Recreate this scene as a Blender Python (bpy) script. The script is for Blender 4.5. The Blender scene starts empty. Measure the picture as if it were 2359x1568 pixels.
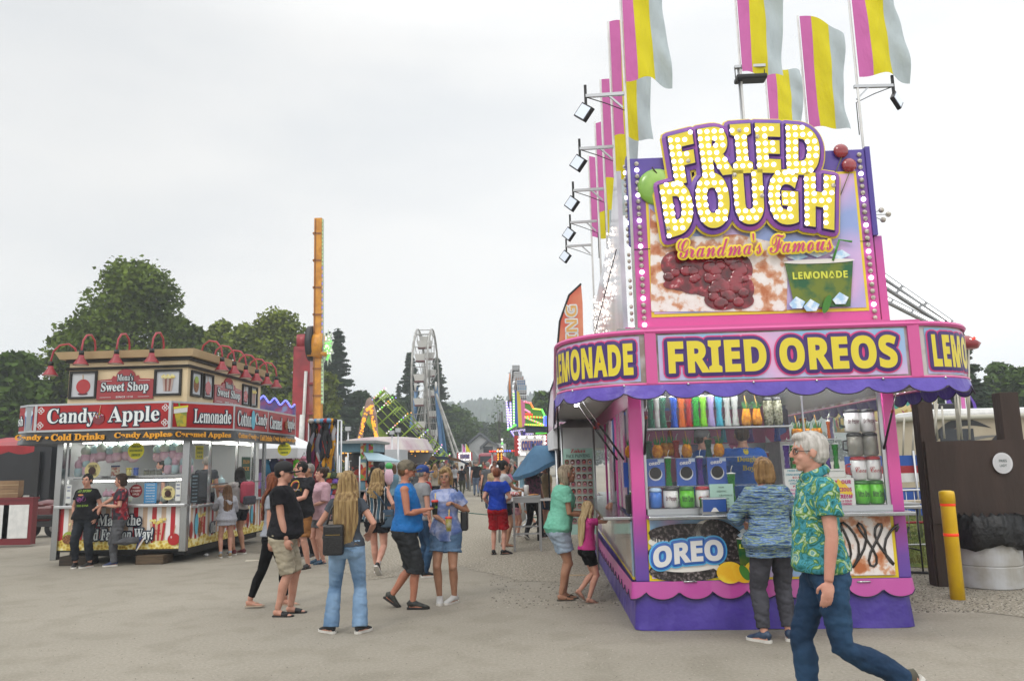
import bpy, bmesh, math, random
from math import radians as rad, sin, cos, pi
from mathutils import Vector as V, Matrix, noise as NZ
from mathutils.geometry import intersect_point_tri_2d
random.seed(7)
SC = bpy.context.scene
COL = SC.collection
# ---------------------------------------------------------------- camera
W2, CX, CY, FL, HC = 2359, 1179.5, 784.0, 1769.0, 1.7
PIT, ROL = rad(9.0), rad(1.3)
_X = V((1, 0, 0)); _U0 = V((0, -sin(PIT), cos(PIT))); FW = V((0, cos(PIT), sin(PIT)))
RT = cos(ROL) * _X - sin(ROL) * _U0
UP = sin(ROL) * _X + cos(ROL) * _U0
CAM = V((0, 0, HC))
cd = bpy.data.cameras.new('camera'); cam = bpy.data.objects.new('camera', cd); COL.objects.link(cam)
cd.sensor_width = 36; cd.lens = 36 * FL / W2; cd.clip_start = .1; cd.clip_end = 6000
m = Matrix((RT, UP, -FW)).transposed().to_4x4(); m.translation = CAM; cam.matrix_world = m
SC.camera = cam
# ---------------------------------------------------------------- sky and sun (bright hazy overcast)
w = bpy.data.worlds.new('World'); SC.world = w; w.use_nodes = True
nt = w.node_tree; N = nt.nodes; Lk = nt.links
for n in list(N): N.remove(n)
out = N.new('ShaderNodeOutputWorld'); bg = N.new('ShaderNodeBackground'); bg.inputs[1].default_value = .12
sky = N.new('ShaderNodeTexSky'); sky.sky_type = 'NISHITA'; sky.sun_disc = False
SUN_E, SUN_R = rad(42), rad(35)
sky.sun_elevation = SUN_E; sky.sun_rotation = SUN_R; sky.air_density = 1; sky.dust_density = 4; sky.altitude = 200
tc = N.new('ShaderNodeTexCoord'); mp = N.new('ShaderNodeMapping'); mp.inputs['Scale'].default_value = (1, 1, 3.2)
nz = N.new('ShaderNodeTexNoise'); nz.inputs['Scale'].default_value = 1.7; nz.inputs['Detail'].default_value = 7; nz.inputs['Roughness'].default_value = .5
cr = N.new('ShaderNodeValToRGB')
cr.color_ramp.elements[0].position = .38; cr.color_ramp.elements[0].color = (7.65, 7.8, 7.9, 1)
cr.color_ramp.elements[1].position = .62; cr.color_ramp.elements[1].color = (8.9, 8.85, 8.7, 1)
sx = N.new('ShaderNodeSeparateXYZ')
rg = N.new('ShaderNodeMapRange'); rg.inputs[1].default_value = .5; rg.inputs[2].default_value = 1; rg.inputs[3].default_value = .93; rg.inputs[4].default_value = 2.1
rx = N.new('ShaderNodeMapRange'); rx.inputs[1].default_value = -.45; rx.inputs[2].default_value = .5; rx.inputs[3].default_value = .95; rx.inputs[4].default_value = 1.22
mu0 = N.new('ShaderNodeMath'); mu0.operation = 'MULTIPLY'
mul = N.new('ShaderNodeVectorMath'); mul.operation = 'SCALE'
mix = N.new('ShaderNodeMixRGB'); mix.inputs[0].default_value = .93
Lk.new(tc.outputs['Generated'], mp.inputs[0]); Lk.new(mp.outputs[0], nz.inputs['Vector']); Lk.new(nz.outputs[0], cr.inputs[0])
Lk.new(tc.outputs['Generated'], sx.inputs[0]); Lk.new(sx.outputs[2], rg.inputs[0]); Lk.new(sx.outputs[0], rx.inputs[0])
ry = N.new('ShaderNodeMapRange'); ry.inputs[1].default_value = -.7; ry.inputs[2].default_value = .1; ry.inputs[3].default_value = 1.28; ry.inputs[4].default_value = 1.0; mu1 = N.new('ShaderNodeMath'); mu1.operation = 'MULTIPLY'   # the sky is brightest behind the camera
Lk.new(sx.outputs[1], ry.inputs[0]); Lk.new(rg.outputs[0], mu0.inputs[0]); Lk.new(rx.outputs[0], mu1.inputs[0]); Lk.new(ry.outputs[0], mu1.inputs[1]); Lk.new(mu1.outputs[0], mu0.inputs[1])
Lk.new(cr.outputs[0], mul.inputs[0]); Lk.new(mu0.outputs[0], mul.inputs['Scale'])
Lk.new(sky.outputs[0], mix.inputs[1]); Lk.new(mul.outputs[0], mix.inputs[2])
Lk.new(mix.outputs[0], bg.inputs[0]); Lk.new(bg.outputs[0], out.inputs[0])
ld = bpy.data.lights.new('sun', 'SUN'); ld.energy = .85; ld.angle = rad(14); ld.color = (1, .96, .9)
lo = bpy.data.objects.new('sun', ld); COL.objects.link(lo)
_sd = V((sin(SUN_R) * cos(SUN_E), cos(SUN_R) * cos(SUN_E), sin(SUN_E)))
_sd = V((-.40, -.62, .67))           # soft light from behind the camera, high on the left
lo.rotation_euler = _sd.to_track_quat('Z', 'Y').to_euler()
sky.sun_elevation = math.asin(_sd.normalized().z); sky.sun_rotation = math.atan2(_sd.x, _sd.y)
vs = SC.view_settings; vs.view_transform = 'Standard'; vs.look = 'None'; vs.exposure = 0.0; vs.gamma = 1
SC.display_settings.display_device = 'sRGB'
SC.cycles.max_bounces = 6; SC.cycles.transparent_max_bounces = 12; SC.cycles.volume_bounces = 2
SC.cycles.caustics_reflective = False; SC.cycles.caustics_refractive = False
# ---------------------------------------------------------------- helpers
def ray(px, py): return RT * ((px - CX) / FL) - UP * ((py - CY) / FL) + FW
def G(px, py, z=0.0):                       # ground point seen at a picture position
    d = ray(px, py); return CAM + d * ((z - HC) / d.z)
def AT(px, py, Y):                          # point at world depth Y
    d = ray(px, py); return CAM + d * (Y / d.y)
def UPX(Y): return Y / FL                   # metres per picture unit at depth Y
MATS = {}
def srgb(r, g, b): return tuple(((c / 255) / 12.92 if c / 255 <= .04045 else ((c / 255 + .055) / 1.055) ** 2.4) for c in (r, g, b))
def hx(s): return srgb(int(s[0:2], 16), int(s[2:4], 16), int(s[4:6], 16))
def M(name, c=(.5, .5, .5), r=.6, m=0, c2=None, vs=8, vd=4, lo=.4, hi=.6, b=0, bs=60, e=0, t=0, a=1, st=(1, 1, 1), sp=.5, ramp=None, kind='noise', dist=0, coat=0, bst=None, bd=4):
    if name in MATS: return MATS[name]
    if isinstance(c, str): c = hx(c)
    if isinstance(c2, str): c2 = hx(c2)
    mt = bpy.data.materials.new(name); mt.use_nodes = True; MATS[name] = mt
    nt = mt.node_tree; N = nt.nodes; L = nt.links; p = N['Principled BSDF']
    p.inputs['Base Color'].default_value = (*c, 1); p.inputs['Roughness'].default_value = r; p.inputs['Metallic'].default_value = m
    p.inputs['Specular IOR Level'].default_value = sp
    mt.diffuse_color = (*c, 1)
    if coat: p.inputs['Coat Weight'].default_value = coat; p.inputs['Coat Roughness'].default_value = .08
    if t: p.inputs['Transmission Weight'].default_value = t; p.inputs['IOR'].default_value = 1.25
    if a < 1: p.inputs['Alpha'].default_value = a
    tcn = None
    def coords(s):
        nonlocal tcn
        if tcn is None: tcn = N.new('ShaderNodeTexCoord')
        mp = N.new('ShaderNodeMapping'); mp.inputs['Scale'].default_value = s; L.new(tcn.outputs['Object'], mp.inputs[0]); return mp.outputs[0]
    if c2 or ramp:
        if kind == 'noise':
            n = N.new('ShaderNodeTexNoise'); n.inputs['Detail'].default_value = vd; n.inputs['Distortion'].default_value = dist; n.inputs['Roughness'].default_value = .72 if vd > 11 else .5; o = n.outputs[0]
        elif kind == 'voronoi': n = N.new('ShaderNodeTexVoronoi'); o = n.outputs['Distance']
        elif kind == 'cells':
            n = N.new('ShaderNodeTexVoronoi'); s_ = N.new('ShaderNodeSeparateColor'); L.new(n.outputs['Color'], s_.inputs[0]); o = s_.outputs[0]
        elif kind == 'wave': n = N.new('ShaderNodeTexWave'); n.inputs['Distortion'].default_value = dist; n.inputs['Detail'].default_value = vd; o = n.outputs[0]
        n.inputs['Scale'].default_value = vs; L.new(coords(st), n.inputs['Vector'])
        rp = N.new('ShaderNodeValToRGB'); E = rp.color_ramp.elements
        if not ramp: ramp = [(lo, c), (hi, c2)]
        ramp = [(q, hx(k) if isinstance(k, str) else k) for q, k in ramp]
        while len(E) < len(ramp): E.new(.5)
        for el, (q, k) in zip(E, ramp): el.position = q; el.color = (*k, 1)
        if kind == 'cells': rp.color_ramp.interpolation = 'CONSTANT'
        L.new(o, rp.inputs[0]); L.new(rp.outputs[0], p.inputs['Base Color'])
        if e: L.new(rp.outputs[0], p.inputs['Emission Color'])
    elif e: p.inputs['Emission Color'].default_value = (*c, 1)
    if e: p.inputs['Emission Strength'].default_value = e
    if b:
        n = N.new('ShaderNodeTexNoise'); n.inputs['Scale'].default_value = bs; n.inputs['Detail'].default_value = bd
        L.new(coords(bst or st), n.inputs['Vector']); bp = N.new('ShaderNodeBump'); bp.inputs['Strength'].default_value = min(1, b); bp.inputs['Distance'].default_value = .02 if b <= 1 else .02 * b
        L.new(n.outputs[0], bp.inputs['Height']); L.new(bp.outputs[0], p.inputs['Normal'])
    return mt
def Mgrad(name, stops, z0, z1, r=.45, axis=2, coat=.3):
    """a material printed with a colour blend along one local axis"""
    if name in MATS: return MATS[name]
    mt = M(name, (.5, .5, .5), r, coat=coat); nt = mt.node_tree; N = nt.nodes; L = nt.links
    t = N.new('ShaderNodeTexCoord'); s = N.new('ShaderNodeSeparateXYZ'); mr = N.new('ShaderNodeMapRange'); rp = N.new('ShaderNodeValToRGB')
    mr.inputs[1].default_value = z0; mr.inputs[2].default_value = z1
    L.new(t.outputs['Object'], s.inputs[0]); L.new(s.outputs[axis], mr.inputs[0]); L.new(mr.outputs[0], rp.inputs[0])
    E = rp.color_ramp.elements
    while len(E) < len(stops): E.new(.5)
    for el, (q, k) in zip(E, stops): el.position = q; el.color = (*hx(k), 1)
    L.new(rp.outputs[0], N['Principled BSDF'].inputs['Base Color']); return mt

def link(o, parent=None):
    COL.objects.link(o)
    if parent: o.parent = parent
    return o
def tag(o, label=None, cat=None, group=None, kind=None):
    if label: o['label'] = label
    if cat: o['category'] = cat
    if group: o['group'] = group
    if kind: o['kind'] = kind
    return o
def thing(name, label, cat, loc=(0, 0, 0), rz=0, group=None):
    o = bpy.data.objects.new(name, None); o.empty_display_size = .2; link(o); o.location = loc; o.rotation_euler = (0, 0, rz)
    return tag(o, label, cat, group)
class MB:
    def __init__(s): s.v = []; s.f = []; s.mi = []; s.m = []; s.sm = []
    def slot(s, m):
        if m not in s.m: s.m.append(m)
        return s.m.index(m)
    def add(s, vs, fs, m, X=None, sm=False):
        k = len(s.v); i = s.slot(m)
        s.v += [tuple(X @ V(p)) for p in vs] if X else [tuple(p) for p in vs]
        for f in fs: s.f.append([k + q for q in f]); s.mi.append(i); s.sm.append(sm)
        return s
    def box(s, x0, x1, y0, y1, z0, z1, m, X=None, bev=0):
        if x0 > x1: x0, x1 = x1, x0
        if y0 > y1: y0, y1 = y1, y0
        if z0 > z1: z0, z1 = z1, z0
        if bev:
            b = min(bev, (x1 - x0) / 2.1, (y1 - y0) / 2.1, (z1 - z0) / 2.1)
            bm = bmesh.new(); bmesh.ops.create_cube(bm, size=1)
            for q in bm.verts: q.co = V(((x0 + x1) / 2 + q.co.x * (x1 - x0), (y0 + y1) / 2 + q.co.y * (y1 - y0), (z0 + z1) / 2 + q.co.z * (z1 - z0)))
            bmesh.ops.bevel(bm, geom=bm.edges[:], offset=b, segments=2, profile=.5, affect='EDGES')
            bm.verts.index_update(); vs = [q.co[:] for q in bm.verts]; fs = [[q.index for q in f.verts] for f in bm.faces]; bm.free()
            return s.add(vs, fs, m, X)
        vs = [(x, y, z) for x in (x0, x1) for y in (y0, y1) for z in (z0, z1)]
        return s.add(vs, [(0, 1, 3, 2), (4, 6, 7, 5), (0, 4, 5, 1), (2, 3, 7, 6), (0, 2, 6, 4), (1, 5, 7, 3)], m, X)
    def beam(s, a, b, wx, wy, m, upv=(0, 0, 1)):
        a, b = V(a), V(b); d = (b - a).normalized(); u = V(upv)
        if abs(d.dot(u)) > .98: u = V((0, 1, 0))
        x = d.cross(u).normalized() * wx / 2; y = x.cross(d).normalized() * wy / 2
        vs = [p + i * x + j * y for p in (a, b) for i, j in ((-1, -1), (1, -1), (1, 1), (-1, 1))]
        return s.add(vs, [(0, 1, 2, 3), (7, 6, 5, 4), (0, 4, 5, 1), (1, 5, 6, 2), (2, 6, 7, 3), (3, 7, 4, 0)], m)
    def tube(s, pts, r, m, n=8, cap=True, flat=None, sm=True):
        pts = [V(p) for p in pts]; rs = r if isinstance(r, (list, tuple)) else [r] * len(pts)
        rings = []; ref = V((0, 0, 1))
        for i, p in enumerate(pts):
            d = (pts[min(i + 1, len(pts) - 1)] - pts[max(i - 1, 0)])
            d = d.normalized() if d.length > 1e-9 else V((0, 0, 1))
            if i == 0:
                ref = V((0, 1, 0)) if abs(d.z) > .9 else V((0, 0, 1))
            x = d.cross(ref)
            if x.length < 1e-5: x = d.cross(V((1, 0, 0)))
            x.normalize(); y = x.cross(d).normalized(); ref = y
            rr = rs[i]; ra, rb = (rr if isinstance(rr, (tuple, list)) else (rr, rr))
            ring = [p + x * (ra * cos(2 * pi * k / n)) + y * (rb * sin(2 * pi * k / n)) for k in range(n)]
            if flat: ring = [V((q.x, p.y + (q.y - p.y) * flat, q.z)) for q in ring]
            rings.append(ring)
        vs = [q for R_ in rings for q in R_]
        fs = [(i * n + k, i * n + (k + 1) % n, (i + 1) * n + (k + 1) % n, (i + 1) * n + k) for i in range(len(pts) - 1) for k in range(n)]
        if cap: fs += [tuple(range(n))[::-1], tuple((len(pts) - 1) * n + k for k in range(n))]
        return s.add(vs, fs, m, sm=sm)
    def lathe(s, prof, m, n=20, c=(0, 0, 0), X=None, sx=1, sy=1, sm=True, arc=None):
        a0, a1 = arc or (0, 2 * pi); full = arc is None; nn = n if full else n + 1
        vs = [(c[0] + r * cos(a0 + (a1 - a0) * k / n) * sx, c[1] + r * sin(a0 + (a1 - a0) * k / n) * sy, c[2] + z) for r, z in prof for k in range(nn)]
        fs = [(i * nn + k, i * nn + (k + 1) % nn, (i + 1) * nn + (k + 1) % nn, (i + 1) * nn + k) for i in range(len(prof) - 1) for k in range(n)]
        if full: fs += [tuple(range(nn))[::-1], tuple((len(prof) - 1) * nn + k for k in range(nn))]
        return s.add(vs, fs, m, X, sm=sm)
    def ell(s, c, r, m, n=12, k=8, R=None, sm=True):
        r = r if isinstance(r, (tuple, list)) else (r, r, r); c = V(c)
        vs = [V((0, 0, -1))]
        for i in range(1, k):
            a = -pi / 2 + pi * i / k
            vs += [V((cos(a) * cos(2 * pi * j / n), cos(a) * sin(2 * pi * j / n), sin(a))) for j in range(n)]
        vs.append(V((0, 0, 1)))
        vs = [V((q.x * r[0], q.y * r[1], q.z * r[2])) for q in vs]
        if R: vs = [R @ q for q in vs]
        vs = [q + c for q in vs]; T = len(vs) - 1
        fs = [(0, 1 + (j + 1) % n, 1 + j) for j in range(n)]
        for i in range(k - 2): fs += [(1 + i * n + j, 1 + i * n + (j + 1) % n, 1 + (i + 1) * n + (j + 1) % n, 1 + (i + 1) * n + j) for j in range(n)]
        fs += [(T, 1 + (k - 2) * n + j, 1 + (k - 2) * n + (j + 1) % n) for j in range(n)]
        return s.add(vs, fs, m, sm=sm)
    def poly(s, pts, y0, y1, m, X=None):        # prism of an outline in x,z between depths y0 and y1
        n = len(pts); vs = [(x, y0, z) for x, z in pts] + [(x, y1, z) for x, z in pts]
        fs = [tuple(range(n)), tuple(range(2 * n - 1, n - 1, -1))] + [(i, i + n, (i + 1) % n + n, (i + 1) % n) for i in range(n)]
        return s.add(vs, fs, m, X)
    def oval(s, cx, cz, rx, rz, y0, y1, m, n=24, rot=0, a0=0, a1=2 * pi, X=None):
        P_ = []
        for k in range(n):
            a = a0 + (a1 - a0) * k / (n if a1 - a0 > 6.28 else n - 1); x, z = rx * cos(a), rz * sin(a)
            P_.append((cx + x * cos(rot) - z * sin(rot), cz + x * sin(rot) + z * cos(rot)))
        return s.poly(P_, y0, y1, m, X)
    def mesh(s, name):
        me = bpy.data.meshes.new(name); me.from_pydata(s.v, [], s.f)
        for q in s.m: me.materials.append(q)
        me.polygons.foreach_set('material_index', s.mi); me.polygons.foreach_set('use_smooth', s.sm); me.update(); return me
    def build(s, name, parent=None, label=None, cat=None, group=None, kind=None, fix=True):
        me = s.mesh(name)
        if fix:
            bm = bmesh.new(); bm.from_mesh(me); bmesh.ops.recalc_face_normals(bm, faces=bm.faces[:]); bm.to_mesh(me); bm.free()
        o = link(bpy.data.objects.new(name, me), parent); return tag(o, label, cat, group, kind)
def copy_tree(o, parent=None):
    c = o.copy(); link(c)
    if parent: c.parent = parent
    for ch in list(o.children): copy_tree(ch, c)
    return c
# ---- lettering, in the x,z plane facing -y
BOLD = {c: chr((0x1D5D4 + ord(c) - 65) if c.isupper() else (0x1D5EE + ord(c) - 97)) for c in 'ABCDEFGHIJKLMNOPQRSTUVWXYZabcdefghijklmnopqrstuvwxyz'}
SERIF = {c: chr((0x1D400 + ord(c) - 65) if c.isupper() else (0x1D41A + ord(c) - 97)) for c in BOLD}
SCRIPT = {c: chr((0x1D4D0 + ord(c) - 65) if c.isupper() else (0x1D4EA + ord(c) - 97)) for c in BOLD}
STY = {'b': BOLD, 's': SERIF, 'c': SCRIPT, 'n': {}}
_TX = {}
def tmesh(s, style='b', off=0.0, shear=0.0, res=3, sp=1.0):
    key = (s, style, off, shear, res, sp)
    if key in _TX: return _TX[key]
    cu = bpy.data.curves.new('lettering', 'FONT'); cu.body = ''.join(STY[style].get(c, c) for c in s); cu.size = 1
    cu.offset = off; cu.shear = shear; cu.resolution_u = res; cu.space_character = sp; cu.fill_mode = 'FRONT'
    o = bpy.data.objects.new('lettering', cu); me = bpy.data.meshes.new_from_object(o)
    vs = [(q.co.x, q.co.y) for q in me.vertices]; fs = [tuple(p.vertices) for p in me.polygons]
    ec = {}
    for p in fs:
        for i in range(len(p)):
            e_ = tuple(sorted((p[i], p[(i + 1) % len(p)]))); ec[e_] = ec.get(e_, 0) + 1
    bd = [e_ for e_, n in ec.items() if n == 1]
    bpy.data.objects.remove(o); bpy.data.meshes.remove(me); bpy.data.curves.remove(cu)
    _TX[key] = (vs, fs, bd); return _TX[key]
def text(mb, s, cx, cz, w, h, y, layers, style='b', off=.012, shear=0, warp=None, X=None, res=3, sp=1.0, th=.004):
    """layers: [(material, outline width m or 0 for the face, depth step towards the viewer)], far to near"""
    vs, fs, bd = tmesh(s, style, off, shear, res, sp)
    if not vs: return []
    x0 = min(p[0] for p in vs); x1 = max(p[0] for p in vs); z0 = min(p[1] for p in vs); z1 = max(p[1] for p in vs)
    sx_ = w / (x1 - x0); sz = h / (z1 - z0) if h else sx_
    P_ = [(cx + (p[0] - (x0 + x1) / 2) * sx_, cz + (p[1] - (z0 + z1) / 2) * sz) for p in vs]
    if warp: P_ = [warp(*p) for p in P_]
    yy = y
    for mat, wd, st in layers:
        yy -= st
        if wd:
            for a, b in bd:
                A, B = P_[a], P_[b]; d = math.hypot(B[0] - A[0], B[1] - A[1])
                if d < 1e-6: continue
                ux, uz = (B[0] - A[0]) / d * wd, (B[1] - A[1]) / d * wd
                lo_ = []
                for k in range(5): q = pi / 2 + pi * k / 4; lo_.append((A[0] + ux * cos(q) - uz * sin(q), A[1] + uz * cos(q) + ux * sin(q)))
                for k in range(5): q = -pi / 2 + pi * k / 4; lo_.append((B[0] + ux * cos(q) - uz * sin(q), B[1] + uz * cos(q) + ux * sin(q)))
                C_ = ((A[0] + B[0]) / 2, (A[1] + B[1]) / 2); j = random.uniform(0, .0012)
                vv = [(p[0], yy, p[1]) for p in lo_] + [(C_[0], yy - th - j, C_[1])]
                # ridge points keep the band flat across its width
                vv = [(p[0], yy, p[1]) for p in lo_] + [(A[0], yy - th - j, A[1]), (B[0], yy - th - j, B[1])]
                ff = [(0, 1, 10), (1, 2, 10), (2, 3, 10), (3, 4, 10), (4, 5, 11, 10), (5, 6, 11), (6, 7, 11), (7, 8, 11), (8, 9, 11), (9, 0, 10, 11)]
                mb.add(vv, ff, mat, X)
        else:
            n = len(P_); mb.add([(p[0], yy, p[1]) for p in P_], fs, mat, X)
    return [P_, fs, yy]
def nolabel(*a): pass
# ---------------------------------------------------------------- people
def fuse(mb, name, vox, smooth=2, disp=None):
    """one continuous skin over the closed pieces collected in mb; disp(p, n) -> metres moved along the normal"""
    me = mb.mesh(name); bm = bmesh.new(); bm.from_mesh(me); bmesh.ops.recalc_face_normals(bm, faces=bm.faces[:]); bm.to_mesh(me); bm.free()
    o = bpy.data.objects.new(name, me); COL.objects.link(o)
    md = o.modifiers.new('r', 'REMESH'); md.mode = 'VOXEL'; md.voxel_size = vox; md.use_smooth_shade = True
    s_ = o.modifiers.new('s', 'SMOOTH'); s_.iterations = smooth; s_.factor = .5
    dg = bpy.context.evaluated_depsgraph_get(); m2 = bpy.data.meshes.new_from_object(o.evaluated_get(dg))
    bpy.data.objects.remove(o); bpy.data.meshes.remove(me); m2.name = name
    if disp:
        ps = [q.co.copy() for q in m2.vertices]; ns = [q.normal.copy() for q in m2.vertices]; fl_ = []
        for p, n in zip(ps, ns): fl_ += (p + n * disp(p, n))[:]
        m2.vertices.foreach_set('co', fl_); m2.update()
    m2.materials.clear(); m2.materials.append(mb.m[0])
    m2.polygons.foreach_set('use_smooth', [True] * len(m2.polygons))
    return m2
def joinmesh(me, mb):
    """append the small separate pieces of mb (eyes, lips, brows) to a fused mesh, keeping it one object"""
    bm = bmesh.new(); bm.from_mesh(me); n0 = len(bm.faces); k = len(me.materials)
    m2 = mb.mesh('bits'); bm.from_mesh(m2); bm.faces.ensure_lookup_table()
    for i in range(n0, len(bm.faces)): bm.faces[i].material_index += k
    bm.to_mesh(me); bm.free()
    for q in mb.m: me.materials.append(q)
    bpy.data.meshes.remove(m2)
def loft(mb, secs, m, n=20, cap=True):
    """secs: (centre, half width, front depth, back depth, basis or None); front is +y"""
    vs = []
    for c, a, bf, bb, R in secs:
        for k in range(n):
            t = 2 * pi * k / n; x = a * cos(t); y = sin(t) * (bf if sin(t) > 0 else bb)
            q = V((x, y, 0)); q = (R @ q if R else q) + V(c); vs.append(q)
    L = len(secs)
    fs = [(i * n + k, i * n + (k + 1) % n, (i + 1) * n + (k + 1) % n, (i + 1) * n + k) for i in range(L - 1) for k in range(n)]
    if cap: fs += [tuple(range(n))[::-1], tuple((L - 1) * n + k for k in range(n))]
    mb.add(vs, fs, m, sm=True)
def rotz(a): return Matrix.Rotation(a, 3, 'Z')
def rotx(a): return Matrix.Rotation(a, 3, 'X')
def ik(a, t, l1, l2, hint):
    a, t, hint = V(a), V(t), V(hint); d = t - a; L = max(abs(l1 - l2) + .01, min(d.length, .998 * (l1 + l2))); u = d.normalized()
    a1 = (l1 * l1 - l2 * l2 + L * L) / (2 * L); h = math.sqrt(max(0, l1 * l1 - a1 * a1)); p = hint - u * hint.dot(u)
    p = p.normalized() if p.length > 1e-4 else V((0, 0, 1))
    return a + u * a1 + p * h, a + u * L
SKIN = {'light': ('bd8e7a', 'ad7c68'), 'pink': ('c59683', 'b5806e'), 'tan': ('a47a62', '926850'), 'red': ('b0775f', '9e654e'), 'brown': ('7a4e38', '6a4230')}
def skin(k):
    c, d = SKIN[k]; return M('skin_' + k, c, .55, c2=d, vs=9, lo=.35, hi=.7, sp=.35)
HAIRC = {'blond': ('a48a5e', '6e5434'), 'paleblond': ('c4ac84', '97805a'), 'brown': ('3a2618', '20140c'), 'black': ('120f0e', '080706'), 'grey': ('8d8983', '6a655f'),
         'white': ('cfcac4', 'a9a49c'), 'greyblond': ('a39681', '7a6c58'), 'ginger': ('7a4226', '5a2c16'), 'lightbrown': ('6f5036', '4c341f'), 'dirty': ('96764c', '62482a')}
def hairm(k):
    c, d = HAIRC[k]; return M('hair_' + k, c, .5, c2=d, vs=24, lo=.36, hi=.64, b=1, bs=60, st=(1.6, 1.6, .12), bst=(1.8, 1.8, .1), sp=.3)
def cloth(name, c, c2=None, **k):
    d = dict(r=.85, sp=.15, b=.8, bs=7, bd=3, vs=5); d.update(k)
    if c2 is None and isinstance(c, str):
        q = hx(c); c2 = tuple(v * .78 for v in q); c = q
    return M('cloth_' + name, c, c2=c2, **d)
def person(label, loc, yaw, h=1.7, sex='m', skn='light', hair='brown', hs='short', lean=0, twist=0, hyaw=0, hpit=0, feet=None, hands=None, bulk=1.0, belly=0.0, bust=None, hip=1.0,
           shirt=None, sleeve=.24, hem=.88, loose=.014, pants=None, plen=1.0, pl=.012, flare=0, shoes=None, shoe='sneaker', socks=None, cap=None, glasses=None, beard=None,
           group=None, vox=.009, near=True, drop=0.0, skirt=False, vneck=0, nofeet=False, hairlen=.3, hairw=1.0, sway=0, cuff=None, curl=.7, open_hand=False):
    f = sex == 'f'; s = h / 1.75; rp = rad(yaw)
    root = thing('person', label, 'person', loc, rp, group)
    root['s'] = s; del root['s']
    sk = skin(skn)
    pz = .95 - drop
    RL = lambda w_: Matrix.Rotation(rad(-lean) * w_, 3, 'X') @ Matrix.Rotation(rad(twist) * w_, 3, 'Z')
    def T(p):
        p = V(p); w_ = max(0, min(1, (p.z - .88) / .25)); p = V((p.x, p.y, p.z - drop)); o = V((0, 0, pz)); q = RL(w_) @ (p - o) + o; q.x += sway * max(0, 1 - abs(p.z - .95) / .5); return q
    def TR(z): return RL(max(0, min(1, (z - .88) / .25)))
    shw = .172 if not f else .150
    shw *= .75 + .25 * bulk
    bu = (.03 if f else 0) if bust is None else bust
    hp = (1.05 if f else .97) * hip; wa = .90 if f else 1.0
    S0 = [(.80, .07, .07, .07, 0), (.85, .135 * hp, .095, .10, 0), (.92, .168 * hp, .105, .13 * hp, 0), (1.0, .158 * hp, .108 + belly * .7, .115, 0), (1.08, .145 * wa, .108 + belly, .095, 0),
          (1.17, .15 * wa, .11 + belly * .9, .098, 0), (1.26, .160 * (wa + .03), .116 + belly * .45 + bu * .7, .105, 0), (1.32, .168 * (wa + .05), .118 + bu, .112, 0), (1.39, (shw + .005), .098 + bu * .3, .108, 0),
          (1.435, shw * .88, .07, .09, 0), (1.465, .1, .055, .07, 0), (1.50, .058, .056, .058, 0), (1.555, .053, .052, .055, .012)]
    def secs(z0, z1, inf, extra=None, m_=None):
        R_ = []
        for z, a, bf, bb, yo in S0:
            if z < z0 - 1e-6 or z > z1 + 1e-6: continue
            k = bulk if z < 1.45 else 1
            R_.append((T((0, yo, z)), a * k + inf, bf * k + inf, bb * k + inf, TR(z)))
        return R_
    # joints
    feet = feet or {}; hands = hands or {}
    J = {}
    for sd in (-1, 1):
        key = 'L' if sd < 0 else 'R'
        fx = feet.get(key, (sd * .11, 0, 0)); fx = tuple(fx) + (0,) * (5 - len(fx)); x, y, fyaw, fz, fp = fx
        hipj = T((sd * .088 * hp, 0, .885)); hipj = V((sd * .088 * hp + sway, 0, .885 - drop)); ank = V((x, y, .085 + fz))
        kn, an = ik(hipj, ank, .425, .40, V((sd * .12, 1, 0)))
        if nofeet is False: pass
        shj = T((sd * shw * .98, -.005, 1.405)); hd = hands.get(key, (sd * .27, .03, .80)); hd = tuple(hd); wt = V(hd[:3]); hint = V(hd[3:6]) if len(hd) >= 6 else V((sd * .45, -1, -.1))
        el, wr = ik(shj, wt, .29, .255, hint)
        J[key] = dict(hip=hipj, kn=kn, an=an, fyaw=rad(fyaw) + 0, fp=rad(fp), sh=shj, el=el, wr=wr, sd=sd, gr=hd[6] if len(hd) > 6 else None)
    B = MB(); ar = (.046 if not f else .040) * (.7 + .3 * bulk)
    loft(B, secs(.80, 1.56, 0), sk)
    lr = (.70 + .3 * bulk) * (1.05 if f else 1)
    for key, j in J.items():
        sd = j['sd']; B.ell(j['hip'] + V((0, -.01, -.01)), (.088 * lr, .1 * lr, .09), sk)
        k_, a_ = j['kn'], j['an']; md = k_.lerp(a_, .35) + V((0, -.012, 0))
        B.tube([j['hip'], j['hip'].lerp(k_, .5) + V((0, .006, 0)), k_, md, k_.lerp(a_, .7), a_], [.084 * lr, .070 * lr, .053 * lr, .055 * lr, .042 * lr, .036], sk, 12)
        B.ell(k_ + V((0, .012, 0)), .050 * lr, sk)
        # foot
        Rf = rotz(j['fyaw']) @ Matrix.Rotation(j['fp'], 3, 'X'); fo = a_
        B.tube([fo + Rf @ V(q) for q in ((0, -.045, -.045), (0, 0, -.035), (sd * .004, .06, -.055), (sd * .006, .12, -.068), (sd * .004, .165, -.072))], [(.028, .03), (.034, .045), (.04, .028), (.043, .018), (.028, .012)], sk, 10)
        j['Rf'] = Rf
        # arm
        sh, el, wr = j['sh'], j['el'], j['wr']
        B.ell(sh + V((0, 0, -.005)), (ar * 1.22, ar * 1.22, ar * 1.2), sk)
        B.tube([sh, sh.lerp(el, .35), el, el.lerp(wr, .3), wr], [ar * 1.15, ar * 1.05, ar * .86, ar * .86, .027], sk, 10)
        # hand
        fd = (wr - el).normalized(); j['fd'] = fd
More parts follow.
